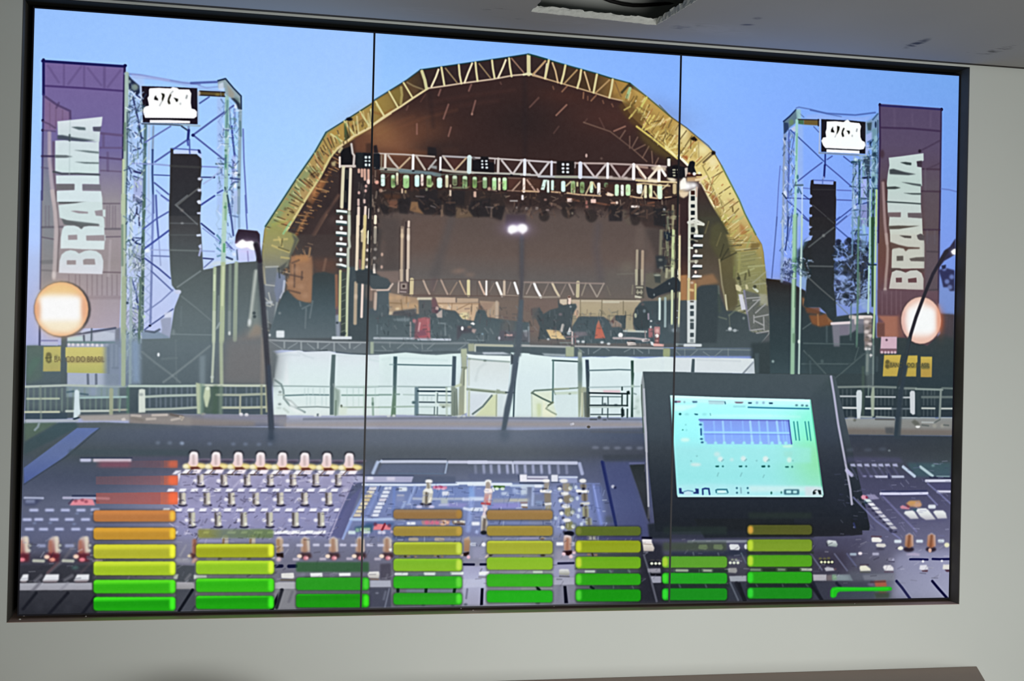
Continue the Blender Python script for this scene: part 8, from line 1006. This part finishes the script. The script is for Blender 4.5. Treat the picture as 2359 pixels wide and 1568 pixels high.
for x0, x1, side, ys, k in (
        (215.5, 404, 1, ((1374.5, 1406, G1), (1335, 1366, ('38b41c', '5cdc28', '5cf030')), (1292.5, 1324.5, ('a2c42c', 'c6de3c', 'e8fc40')), (1253.5, 1286, ('b2b436', 'd4d43c', 'f8fc44')), (1215, 1242.5, ('c09038', 'd8a23c', 'f4d03c')), (1175, 1201, ('b87a48', 'c8844c', 'f4c84c'))), 0),
        (451.5, 631, 1, ((1372, 1402, G1), (1332, 1363, ('34b41c', '58dc28', '54ec2c')), (1291, 1322, ('90c42c', 'b4dc38', 'e4fc44')), (1252.5, 1283.5, ('a0a828', 'c8d43c', 'f0fa48'))), 0),
        (682, 850, 1, ((1368, 1398.5, ('209018', '28d81c', '44f028')), (1330, 1358.5, ('2e9a26', '2eac22', '4cd83c'))), 0),
        (906.5, 1064, 1, ((1365.5, 1392, ('2a9c22', '42e030', '58e43c')), (1327, 1354.5, ('32ac24', '52d82c', '6cdc44')), (1286.5, 1315, ('80b830', 'a8d43c', 'c8e454')), (1248.5, 1277.5, ('9aa834', 'c8d84c', 'd4e45c')), (1212, 1234, ('a08a44', 'ac964a', 'c0a04c')), (1173.5, 1194.5, ('98764c', '987c5c', 'ac8444'))), 0),
        (1121.5, 1273, 0, ((1359.5, 1387, ('28a822', '30e024', '0')), (1322, 1350.5, ('38ac24', '54d42c', '0')), (1283.5, 1311.5, ('8cbc30', 'acd43c', '0')), (1245.5, 1275.5, ('a4ac38', 'ccd848', '0')), (1211, 1233.5, ('a08c42', 'b09a48', '0')), (1174.5, 1196.5, ('9c7c4c', 'a08058', '0'))), 0),
        (1326.5, 1476, -1, ((1357, 1384.5, ('1c8c18', '2cd81f', '54d83c')), (1320.5, 1347, ('30a01c', '3ccc24', '60d434')), (1282, 1309, ('6cac22', 'a4c834', 'ccdc40')), (1245, 1272, ('90a024', 'b8cc3c', 'd4dc3c')), (1212.5, 1233, ('5c6c2c', '687434', '78803c'))), 0),
        (1525.5, 1675, -1, ((1354.5, 1382, ('1c8420', '30d030', '38e038')), (1319, 1344, ('28a024', '38c438', '48e034')), (1281, 1307, ('58a030', '90bc44', 'b4d440'))), 0),
        (1722, 1870.5, -1, ((1353, 1378.5, ('1c8420', '34c42c', '38dc3c')), (1316.5, 1343, ('2aa01e', '3cb82c', '38d830')), (1278, 1305, ('4ca020', '9cc43c', 'c4e040')), (1242, 1269.5, ('78982c', 'a8c444', 'c4e040')), (1209, 1231, ('555a2a', '6e6c34', 'e0a848'))), 0)):
    for y0, y1, (c, hi, cap) in ys:
        V(0, 0); bar(x0, y0, x1, y1, c, hi, col('000000') if cap == '0' else cap, side)
V(0, 0)
for y0, y1, aL, aR in ((1134, 1160, .75, .95), (1096, 1115.5, .5, .9), (1061, 1076, .15, .55)):   # upper bars of the first column fade to the left
    for j in range(24):
        t = (j + .5) / 24; xa = 221 + 188 * j / 24; B(xa, y0 - (2 * t - 1), xa + 188 / 24 + .3, y1 + (1.5 * t), 'b05a50' if t < .8 else 'cc6448', (aL + (aR - aL) * max(0, t - .3) / .7) * (.85 if y0 > 1100 or t > .85 else .5), 0, .5)
    B(388, y0, 409, y1, 'f4704a', aR, 6, 3)
P('228 1064 300 1064 300 1075 228 1075', '9a5060', .6, 4)
B(456, 1218, 630, 1239, [(456, '8a8a28'), (510, '84882f'), (545, '68785a'), (630, '5f783c')], .72, 5, 2, 0); B(682, 1294, 850, 1317, '2f5c34', .8, 4, 2); B(1527, 1249, 1674, 1268, '405030', .55, 4, 3); B(1724, 1180, 1870, 1194, '2f3a34', .6, 4, 3); B(1528, 1213, 1674, 1230, '2c3836', .5, 4, 3)
B(1915, 1353, 2054, 1377, '40585c', .35, 6, 2); P('1913 1374 1913 1360 1917 1353 1925 1351.5 1990 1352.5 2050 1351 2055 1354 2054 1359 2040 1361 1990 1361 1935 1362 1929 1365 1926 1374 1919 1377', '22bc22', 1, 1.4); L('1918 1372 1919 1358 1930 1355 2045 1355', 3, '34d430', .7, 2)
# console lamps on bendy stalks, drawn over everything behind
L('590 562 597 580 601 640 607 710 612 780 617 850 621 920 625 985', 11, '3e4048', .95, 2); L('590 565 598 600', 10, '2c2430', .9, 2); P('615 840 623 840 631 985 630 1012 618 1012 619 985', '404a58', .9, 2); S(625, 1008, 12, 14, '3c4858', .6)
P('1195 548 1209 545 1209 640 1196 640', '4c484c', .55, 5); L('1202 545 1202 640 1200 700 1196 760 1191 815', 9, '545358', .9, 3); P('1183 815 1197 815 1186 890 1173 955 1165 992 1155 992 1162 940 1176 880', [(815, '54606c'), (990, '4e5a66')], 1, 1.6); P('1197 690 1206 690 1200 820 1184 822', '56616a', .95, 2); S(1162, 1000, 14, 16, '525e6c', .7)
V(840, 340, 5.2263)
P('1700 800 1940 800 1945 900 1990 960 1700 1000', '4a4048', .9, 14); S(1830, 980, 170, 90, '9080b0', .5); S(1830, 960, 110, 60, 'd0b8e8', .5); E(1785, 978, 58, 44, 'ffffff', 1, 12); E(1898, 968, 60, 48, 'ffffff', 1, 12); E(1840, 975, 40, 26, 'f4ecff', .9, 12); P('1720 1010 1760 960 1800 1000 1770 1045', 'fbf6ff', .9, 12); P('1870 1000 1960 985 1900 1045', 'fbf6ff', .9, 12); S(1785, 978, 60, 44, 'ffffff', .8); S(1898, 968, 60, 46, 'ffffff', .8)
V(0, 0)
P('2070 890 2082 890 2074 1010 2060 1010', '38434c', .85, 2); L('2087 845 2076 900 2068 960 2064 1000', 10, '34404a', .95, 2)
# ---- softness and grain of the moving picture
CV[:] = blur(CV, .9)
CV += (CV - blur(CV, 3.2)) * .55
CV[:] = 128 + (CV - 128) * 1.02
CV += (noise(9, 3) * 1.3 + noise(3, 4) * 1.6)[..., None]
CV[:] = np.clip(CV, 0, 255)
img = bpy.data.images.new('stage_picture', TW, TH, alpha=False)
buf = np.ones((TH, TW, 4), np.float32); buf[..., :3] = CV[::-1] / 255
img.pixels.foreach_set(buf.ravel()); img.update(); img.pack()

# ---------------------------------------------------------------- helpers and materials
def mat(name, base, rough=.6, grain=0., gscale=60., bump=0., spec=.3, metal=0.):
    m = bpy.data.materials.new(name); m.use_nodes = True; nt = m.node_tree; b = nt.nodes['Principled BSDF']
    b.inputs['Base Color'].default_value = (*base, 1); b.inputs['Roughness'].default_value = rough
    b.inputs['Specular IOR Level'].default_value = spec; b.inputs['Metallic'].default_value = metal
    if grain or bump:
        tc = nt.nodes.new('ShaderNodeTexCoord'); n = nt.nodes.new('ShaderNodeTexNoise')
        n.inputs['Scale'].default_value = gscale; n.inputs['Detail'].default_value = 6
        nt.links.new(tc.outputs['Object'], n.inputs['Vector'])
        if grain:
            r = nt.nodes.new('ShaderNodeMixRGB'); r.blend_type = 'MIX'
            r.inputs[1].default_value = (*[v * (1 - grain) for v in base], 1); r.inputs[2].default_value = (*[min(1, v * (1 + grain)) for v in base], 1)
            nt.links.new(n.outputs['Fac'], r.inputs[0]); nt.links.new(r.outputs[0], b.inputs['Base Color'])
        if bump:
            bp = nt.nodes.new('ShaderNodeBump'); bp.inputs['Strength'].default_value = bump; bp.inputs['Distance'].default_value = .002
            nt.links.new(n.outputs['Fac'], bp.inputs['Height']); nt.links.new(bp.outputs[0], b.inputs['Normal'])
    return m
def obj(name, bm, m, parent=None, bevel=0., smooth=False):
    bmesh.ops.recalc_face_normals(bm, faces=bm.faces)
    if smooth:
        for f in bm.faces: f.smooth = True
    me = bpy.data.meshes.new(name); bm.to_mesh(me); bm.free()
    o = bpy.data.objects.new(name, me); C.objects.link(o); me.materials.append(m)
    if parent: o.parent = parent
    if bevel:
        md = o.modifiers.new('bevel', 'BEVEL'); md.width = bevel; md.segments = 2; md.limit_method = 'ANGLE'
    return o
def box(bm, x0, x1, y0, y1, z0, z1):
    v = [bm.verts.new((x, y, z)) for x in (x0, x1) for y in (y0, y1) for z in (z0, z1)]
    for f in ((0, 1, 3, 2), (4, 6, 7, 5), (0, 4, 5, 1), (2, 3, 7, 6), (0, 2, 6, 4), (1, 5, 7, 3)): bm.faces.new([v[i] for i in f])
def boxes(*a):
    bm = bmesh.new()
    for b in a: box(bm, *b)
    return bm
def tag(o, label, cat, group=None):
    o['label'] = label; o['category'] = cat
    if group: o['group'] = group
    return o
def struct(name, bm, m, parent=None, **k):
    o = obj(name, bm, m, parent, **k)
    if not parent: o['kind'] = 'structure'
    return o
def thing(name, label, cat, loc, group=None):
    o = bpy.data.objects.new(name, None); C.objects.link(o); o.location = loc
    return tag(o, label, cat, group)

paint_white = mat('painted_plaster', (.70, .735, .695), .55, .03, 3.5, .05, .25)
sill_brown = mat('dusty_brown_sill', (.66, .48, .40), .7, .12, 40, .1, .2)
niche_shade = mat('recess_backing_and_top_shade', (.026, .026, .022), .9, .1, 30, 0, .1)  # dark backing; on the recess top the colour stands in for shade
lining_grey = mat('dark_grey_lining', (.105, .100, .088), .85, .12, 30, .05, .15)
joint_shade = mat('ceiling_gap_shade', (.05, .045, .042), .9, .1, 60)  # dark colour standing in for the shade in the ceiling gap
housing_black = mat('black_housing', (.012, .013, .016), .5, .1, 80)
bezel_black = mat('black_bezel', (.004, .004, .012), .45, .1, 120)
plaster_core = mat('gypsum_core', (.78, .80, .76), .9, .10, 120, .6, .1)
paper_torn = mat('torn_board_paper', (.80, .80, .77), .9, .08, 200, .4, .1)
void_grey = mat('void_concrete', (.155, .155, .145), .9, .15, 6, .2, .1)
cable_black = mat('cable_rubber', (.012, .012, .012), .6, .1, 60)
wood_brown = mat('brown_veneer', (.33, .235, .195), .5, .10, 9, .05, .3)
floor_mat = mat('dark_floor', (.13, .11, .095), .6, .1, 8)

# ceiling paint: white plasterboard, sanded patches and dark scuffs near the hole (stains of the paint itself)
def ceiling_material():
    m = bpy.data.materials.new('ceiling_paint'); m.use_nodes = True; nt = m.node_tree; N = nt.nodes; b = N['Principled BSDF']
    b.inputs['Roughness'].default_value = .75; b.inputs['Specular IOR Level'].default_value = .2
    tc = N.new('ShaderNodeTexCoord'); big = N.new('ShaderNodeTexNoise'); big.inputs['Scale'].default_value = 4; big.inputs['Detail'].default_value = 5
    nt.links.new(tc.outputs['Object'], big.inputs['Vector'])
    mx = N.new('ShaderNodeMixRGB'); mx.inputs[1].default_value = (.40, .39, .385, 1); mx.inputs[2].default_value = (.45, .44, .43, 1)
    nt.links.new(big.outputs['Fac'], mx.inputs[0]); cur = mx.outputs[0]
    st = N.new('ShaderNodeMapping'); st.inputs['Scale'].default_value = (22, 64, 1); nt.links.new(tc.outputs['Object'], st.inputs['Vector'])
    fine = N.new('ShaderNodeTexNoise'); fine.inputs['Scale'].default_value = 1.4; fine.inputs['Detail'].default_value = 5; nt.links.new(st.outputs[0], fine.inputs['Vector'])
    # (x, y, half length, half width, turn, threshold, strength, colour)
    for x, y, rx_, ry_, rot, th, k, c in (
            (.813, -.150, .060, .0155, -1.55, .42, .95, (.05, .055, .085)), (.812, -.135, .028, .022, -1.5, .55, .6, (.08, .085, .12)), (1.010, -.145, .072, .021, -1.33, .50, .8, (.10, .10, .10)),
            (.985, -.128, .05, .03, -1.2, .57, .6, (.12, .12, .12)),
            (.404, -.192, .018, .008, -.3, .30, .85, (.07, .075, .12)), (.403, -.248, .012, .012, 0, .38, .6, (.1, .1, .13)),
            (.284, -.130, .030, .022, 0, .49, .7, (.10, .10, .14)), (.312, -.155, .010, .010, 0, .35, .4, (.14, .14, .16)),
            (-.112, -.155, .04, .03, 0, .55, .6, (.16, .15, .14)), (-.075, -.100, .04, .016, 0, .52, .5, (.17, .16, .16)),
            (.34, -.14, .14, .06, .2, .40, .18, (.62, .63, .66)), (.05, -.105, .12, .03, 0, .44, .16, (.56,.57,.6)), (-.25, -.10, .10, .04, .1, .45, .15, (.56,.57,.6))):
        mp_ = N.new('ShaderNodeMapping'); mp_.vector_type = 'TEXTURE'; mp_.inputs['Location'].default_value = (x, y, 0)
        mp_.inputs['Rotation'].default_value = (0, 0, rot); mp_.inputs['Scale'].default_value = (rx_, ry_, 1)
        ln = N.new('ShaderNodeVectorMath'); ln.operation = 'LENGTH'
        fl = N.new('ShaderNodeVectorMath'); fl.operation = 'MULTIPLY'; fl.inputs[1].default_value = (1, 1, 0)
        nt.links.new(tc.outputs['Object'], mp_.inputs['Vector']); nt.links.new(mp_.outputs[0], fl.inputs[0]); nt.links.new(fl.outputs[0], ln.inputs[0])
        r1 = N.new('ShaderNodeMapRange'); r1.inputs['From Min'].default_value = 1; r1.inputs['From Max'].default_value = .35; nt.links.new(ln.outputs['Value'], r1.inputs['Value'])
        r2 = N.new('ShaderNodeMapRange'); r2.inputs['From Min'].default_value = th; r2.inputs['From Max'].default_value = th + .10; nt.links.new(fine.outputs['Fac'], r2.inputs['Value'])
        mu = N.new('ShaderNodeMath'); mu.operation = 'MULTIPLY'; nt.links.new(r1.outputs[0], mu.inputs[0]); nt.links.new(r2.outputs[0], mu.inputs[1])
        m2 = N.new('ShaderNodeMath'); m2.operation = 'MULTIPLY'; m2.inputs[1].default_value = k; nt.links.new(mu.outputs[0], m2.inputs[0])
        mr = N.new('ShaderNodeMixRGB'); mr.inputs[2].default_value = (*c, 1); nt.links.new(m2.outputs[0], mr.inputs[0]); nt.links.new(cur, mr.inputs[1]); cur = mr.outputs[0]
    nt.links.new(cur, b.inputs['Base Color'])
    bp = N.new('ShaderNodeBump'); bp.inputs['Strength'].default_value = .15; bp.inputs['Distance'].default_value = .002; nt.links.new(big.outputs['Fac'], bp.inputs['Height']); nt.links.new(bp.outputs[0], b.inputs['Normal'])
    return m
ceiling_mat = ceiling_material()
def screen_material():
    m = bpy.data.materials.new('lit_screen'); m.use_nodes = True; nt = m.node_tree; N = nt.nodes
    b = N['Principled BSDF']; b.inputs['Base Color'].default_value = (.0, .0, .0, 1); b.inputs['Roughness'].default_value = .5; b.inputs['Specular IOR Level'].default_value = 0
    t = N.new('ShaderNodeTexImage'); t.image = img; t.interpolation = 'Cubic'; t.extension = 'EXTEND'
    uv = N.new('ShaderNodeUVMap'); uv.uv_map = 'picture'; nt.links.new(uv.outputs[0], t.inputs['Vector'])
    nt.links.new(t.outputs['Color'], b.inputs['Emission Color']); b.inputs['Emission Strength'].default_value = 1
    return m
screen_mat = screen_material()

# ---------------------------------------------------------------- the room
HW, HH = SW / 2, SH / 2
NL, NR, NT, NB = -HW - .0177, HW + .0052, OZ + HH + .0134, OZ - HH - .0088    # edges of the recess in the wall
CZ = OZ + .6272                                                                # underside of the ceiling
XL, XR, YB, ND = -3.0, 3.4, -5.5, .13
bm = boxes((XL, NL, 0, .2, 0, CZ + .3), (NR, XR, 0, .2, 0, CZ + .3), (NL, NR, 0, .2, 0, NB), (NL, NR, 0, .2, NT, CZ + .3))
wall = struct('wall_front', bm, paint_white)
obj('recess_back', boxes((NL, NR, ND, ND + .02, NB, NT)), niche_shade, wall)
obj('recess_sill', boxes((NL + .0005, NR - .0005, .0006, ND, NB - .003, NB + .0005)), sill_brown, wall)
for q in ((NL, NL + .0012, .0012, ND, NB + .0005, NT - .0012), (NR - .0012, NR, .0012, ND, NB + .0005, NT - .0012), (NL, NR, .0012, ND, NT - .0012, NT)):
    obj('recess_lining', boxes(q), lining_grey if q[1] - q[0] < 1 else niche_shade, wall)  # top lining coloured darker than the sides, its shade painted in
struct('shade_strip_1', boxes((XL, XR, -.0098, -.0002, CZ - .0012, CZ + .004)), joint_shade)  # thin strip that paints the shadow line between ceiling and wall
struct('wall_left', boxes((XL - .1, XL, YB, .2, 0, CZ + .3)), paint_white)
struct('wall_right', boxes((XR, XR + .1, YB, .2, 0, CZ + .3)), paint_white)
struct('floor', boxes((XL - .1, XR + .1, YB, .2, -.1, 0)), floor_mat)

# ceiling: plasterboard stopping short of the wall, with a roughly sawn hole
rnd = random.Random(11)
def jag(a, b, n, amp):
    out = []
    for i in range(n):
        t = i / n; k = 0 if i == 0 else 1
        nx, ny = -(b[1] - a[1]), b[0] - a[0]; l = math.hypot(nx, ny)
        d = rnd.uniform(-amp, amp) * k
        out.append((a[0] + (b[0] - a[0]) * t + nx / l * d, a[1] + (b[1] - a[1]) * t + ny / l * d))
    return out
h0, h1, h2, h3 = (-.0483, -.165), (.2256, -.1365), (.240, -.375), (-.046, -.385)
hole = jag(h0, h1, 40, .0016) + jag(h1, h2, 30, .0016) + jag(h2, h3, 20, .002) + jag(h3, h0, 20, .002)
bm = bmesh.new()
outer = [bm.verts.new(p) for p in ((XL, -.010, CZ), (XR, -.010, CZ), (XR, YB, CZ), (XL, YB, CZ))]
inner = [bm.verts.new((x, y, CZ)) for x, y in hole]
ed = [bm.edges.new((r[i], r[(i + 1) % len(r)])) for r in (outer, inner) for i in range(len(r))]
bmesh.ops.triangle_fill(bm, edges=ed, use_beauty=True)
ctr = Vector((sum(p[0] for p in hole) / len(hole), sum(p[1] for p in hole) / len(hole)))
TH_B = .0125
o2 = [bm.verts.new((v.co.x, v.co.y, CZ + TH_B)) for v in outer]
for i in range(4): bm.faces.new((outer[i], outer[(i + 1) % 4], o2[(i + 1) % 4], o2[i]))
ceiling = struct('ceiling', bm, ceiling_mat)
# sawn edge of the board, crumbly
bm = bmesh.new(); rows = []
for z, amp, s in ((CZ - .0004, 0, 1), (CZ + .003, .0006, .998), (CZ + .008, .0009, .997), (CZ + TH_B, .0022, .994)):
    rows.append([bm.verts.new((ctr.x + (x - ctr.x) * s + rnd.uniform(-amp, amp), ctr.y + (y - ctr.y) * s + rnd.uniform(-amp, amp), z + rnd.uniform(-amp, amp) * .8)) for x, y in hole])
for a, b in zip(rows[:-1], rows[1:]):
    for i in range(len(a)): bm.faces.new((a[i], a[(i + 1) % len(a)], b[(i + 1) % len(a)], b[i]))
obj('sawn_edge', bm, plaster_core, ceiling)
# paper torn along the near edges
bm = bmesh.new()
for i in range(0, 70):
    (xa, ya), (xb, yb) = hole[i], hole[i + 1]
    dx, dy = xb - xa, yb - ya; l = math.hypot(dx, dy); nx, ny = -dy / l, dx / l
    if i >= 40: nx, ny = nx, ny
    w = rnd.uniform(.0004, .0022) * (1 if i < 40 else .8)
    q = [bm.verts.new((xa, ya, CZ - .0005)), bm.verts.new((xb, yb, CZ - .0005)), bm.verts.new((xb + nx * w, yb + ny * w, CZ - .0008 - rnd.uniform(0, .0006))), bm.verts.new((xa + nx * w, ya + ny * w, CZ - .0008 - rnd.uniform(0, .0006)))]
    bm.faces.new(q)
bm.normal_update()
obj('torn_paper', bm, paper_torn, ceiling)
# space above the board
bm = boxes((XL, XR, YB, .0, CZ + .26, CZ + .30), (XL, XL + .02, YB, 0, CZ + TH_B + .002, CZ + .26), (XR - .02, XR, YB, 0, CZ + TH_B + .002, CZ + .26), (XL, XR, YB, YB + .02, CZ + TH_B + .002, CZ + .26))
slab = struct('ceiling_slab', bm, void_grey)
# cable hanging in the hole
def tube(pts, r, n=8):
    bm = bmesh.new(); rings = []
    for i, p in enumerate(pts):
        p = Vector(p); t = (Vector(pts[min(i + 1, len(pts) - 1)]) - Vector(pts[max(i - 1, 0)])).normalized()
        a = t.orthogonal().normalized(); b = t.cross(a)
        rings.append([bm.verts.new(p + a * r * math.cos(2 * math.pi * k / n) + b * r * math.sin(2 * math.pi * k / n)) for k in range(n)])
    for a, b in zip(rings[:-1], rings[1:]):
        for k in range(n): bm.faces.new((a[k], a[(k + 1) % n], b[(k + 1) % n], b[k]))
    bm.faces.new(rings[0]); bm.faces.new(list(reversed(rings[-1])))
    return bm
pts = [(0.0522, -0.03, 2.4214), (0.0913, -0.026, 2.3902), (0.1255, -0.022, 2.3706), (0.1596, -0.018, 2.3612), (0.1888, -0.013999999999999999, 2.3578), (0.2132, -0.009999999999999998, 2.3579), (0.2357, -0.005999999999999998, 2.3606), (0.2592, -0.0019999999999999983, 2.3652), (0.2917, 0.0020000000000000018, 2.3706), (0.3263, 0.006000000000000005, 2.3733), (0.386, 0.010000000000000002, 2.3856), (0.4663, 0.013999999999999999, 2.4035)]
cab = obj('cable', tube(pts, .0042), cable_black, smooth=True)
tag(cab, 'black cable sagging inside the ragged hole in the ceiling', 'cable')

# ---------------------------------------------------------------- the three display panels
PW = SW / 3
for k, label in enumerate(('tall display panel at one end of the recess showing a column of red-topped level bars',
                           'middle display panel, its picture showing the peak of the arched stage roof',
                           'tall display panel at the far end, its picture showing the whole lit cyan control screen')):
    x0 = -HW + k * PW; x1 = x0 + PW
    bl, br = (.003, .0021) if k == 0 else (.0021, .0021) if k == 1 else (.0021, .003)
    a, b = (x0 if k == 0 else x0 + .0021), (x1 if k == 2 else x1 - .0021)
    ox0, ox1 = a - bl + (.0001 if k else 0), b + br - (.0001 if k < 2 else 0)
    t = thing('display_panel', label, 'display', ((x0 + x1) / 2, SD, OZ - HH), 'display panels side by side in the wall recess')
    cx, cz = t.location.x, t.location.z
    obj('housing', boxes((ox0 - cx, ox1 - cx, .002, .07, -.003, SH + .003)), housing_black, t)
    z0, z1, p = -.003, SH + .003, .0012
    obj('bezel', boxes((ox0 - cx, a - cx, -p, .002, z0, z1), (b - cx, ox1 - cx, -p, .002, z0, z1), (a - cx, b - cx, -p, .002, z0, 0), (a - cx, b - cx, -p, .002, SH, z1)), bezel_black, t)
    bm = bmesh.new(); v = [bm.verts.new((x - cx, 0, z)) for x, z in ((a, 0), (b, 0), (b, SH), (a, SH))]
    f = bm.faces.new(v); uvl = bm.loops.layers.uv.new('picture')
    for lp, (x, z) in zip(f.loops, ((a, 0), (b, 0), (b, 1), (a, 1))): lp[uvl].uv = ((x + HW) / SW, z)
    s = obj('screen', bm, screen_mat, t)
    if s.data.polygons[0].normal.y > 0: s.data.flip_normals()
    for z in (.3, .9): obj('wall_bracket', boxes((-.25, .25, .07, ND - SD - .001, z, z + .04)), housing_black, t)

# crumbs of plaster left on the sill and at the foot of the bezel
def crumb(x, y, s, label):
    bm = bmesh.new(); bmesh.ops.create_icosphere(bm, subdivisions=1, radius=s)
    for v in bm.verts: v.co = Vector((v.co.x * rnd.uniform(1.0, 1.8), v.co.y * rnd.uniform(.6, 1.1), v.co.z * rnd.uniform(.4, .8)))
    lo = min(v.co.z for v in bm.verts)
    o = obj('plaster_crumb', bm, plaster_core); o.location = (x, y, NB + .0005 - lo)
    return tag(o, label, 'crumb', 'plaster crumbs on the recess sill')
CR = [(-1.0182, 0.0595, 0.0022), (-1.0206, 0.0224, 0.002), (-0.8968, 0.0431, 0.0016), (-0.3359, 0.0651, 0.0015), (-0.1237, 0.0545, 0.0012), (-0.1011, 0.0329, 0.0014), (0.084, 0.0597, 0.0014), (0.782, 0.0252, 0.001)]
for (x, y, s), label in zip(CR, ('white plaster crumb on the sill, at the near corner of the recess', 'white plaster crumb at the outer lip of the near sill corner',
        'white plaster crumb below the first column of level bars', 'white plaster crumb right under the first seam between the panels',
        'white plaster crumb on the sill below the fourth column of level bars', 'pale crumb on the sill lip, next past the fourth column of level bars',
        'white plaster crumb below the fifth column of level bars', 'white plaster crumb on the far part of the sill below the dim last column')):
    crumb(x, y, s, label)

# ---------------------------------------------------------------- brown sideboard under the screens
TZ = OZ - .7597
t = thing('sideboard', 'brown wooden sideboard with a slanted end standing against the wall under the screens', 'sideboard', (0, 0, 0))
def prism(poly, z0, z1):
    bm = bmesh.new(); a = [bm.verts.new((x, y, z0)) for x, y in poly]; b = [bm.verts.new((x, y, z1)) for x, y in poly]
    bm.faces.new(a); bm.faces.new(b)
    for i in range(len(poly)): bm.faces.new((a[i], a[(i + 1) % len(poly)], b[(i + 1) % len(poly)], b[i]))
    return bm
XE = 1.0775; XS = .0595 / .132; YD = .40
XW = -.22
obj('top', prism([(XW, -.001), (XE, -.001), (XE - XS * YD, -YD), (XW, -YD)], TZ - .028, TZ), wood_brown, t, .0015)
xi = XE - .03; xr = xi - XS * (YD - .02)
obj('body', prism([(XW + .02, -.004), (xi, -.004), (xr, -YD + .03), (XW + .02, -YD + .03)], .08, TZ - .028), wood_brown, t)
obj('plinth', boxes((XW + .06, xr - .06, -YD + .08, -.02, 0, .08)), housing_black, t)
xw = (xr - XW - .02) / 3
for k in range(3):
    xa = XW + .02 + k * xw
    d = obj('door', boxes((xa + .003, xa + xw - .003, -YD + .012, -YD + .0295, .09, TZ - .035)), wood_brown, t, .001)
    hx = xa + (xw - .05 if k % 2 == 0 else .04)
    obj('handle', boxes((hx, hx + .01, -YD - .012, -YD + .012, .45, .62)), housing_black, d, .002)

# ---------------------------------------------------------------- tan chairs added below view to shade and warm the lower-left wall
tan = mat('tan_upholstery', (.46, .27, .16), .7, .10, 40, .1, .2)
def chair(x, label):
    t = thing('shading_chair', label, 'chair', (x, -.50, 0), 'added tan chairs shading the wall below the screens')
    def cushion(name, w, d, h, loc, tilt=0):
        bm = bmesh.new(); bmesh.ops.create_cube(bm, size=1)
        bmesh.ops.subdivide_edges(bm, edges=bm.edges, cuts=5, use_grid_fill=True)
        for v in bm.verts:
            p = v.co * 2; n = Vector((p.x * math.sqrt(max(0, 1 - p.z ** 2 / 3.2)), p.y * (1 - .25 * max(abs(p.x), abs(p.z)) ** 4), p.z * math.sqrt(max(0, 1 - p.x ** 2 / 2.6))))
            v.co = Vector((n.x * w / 2, n.y * d / 2, n.z * h / 2))
        o = obj(name, bm, tan, t, smooth=True); o.location = loc; o.rotation_euler = (tilt, 0, 0); return o
    cushion('seat', .46, .44, .12, (0, -.04, .45))
    cushion('backrest', .44, .09, .62, (0, .20, .632), -.06)
    for sx in (-1, 1):
        for sy in (-1, 1): obj('leg', tube([(sx * .19, sy * .17, 0), (sx * .17, sy * .15, .42)], .014), wood_brown, t)
chair(-1.10, 'added tan chair below view, shading the wall under the first level columns')
chair(-.60, 'added tan chair below view, shading the wall beside the left end of the sideboard')
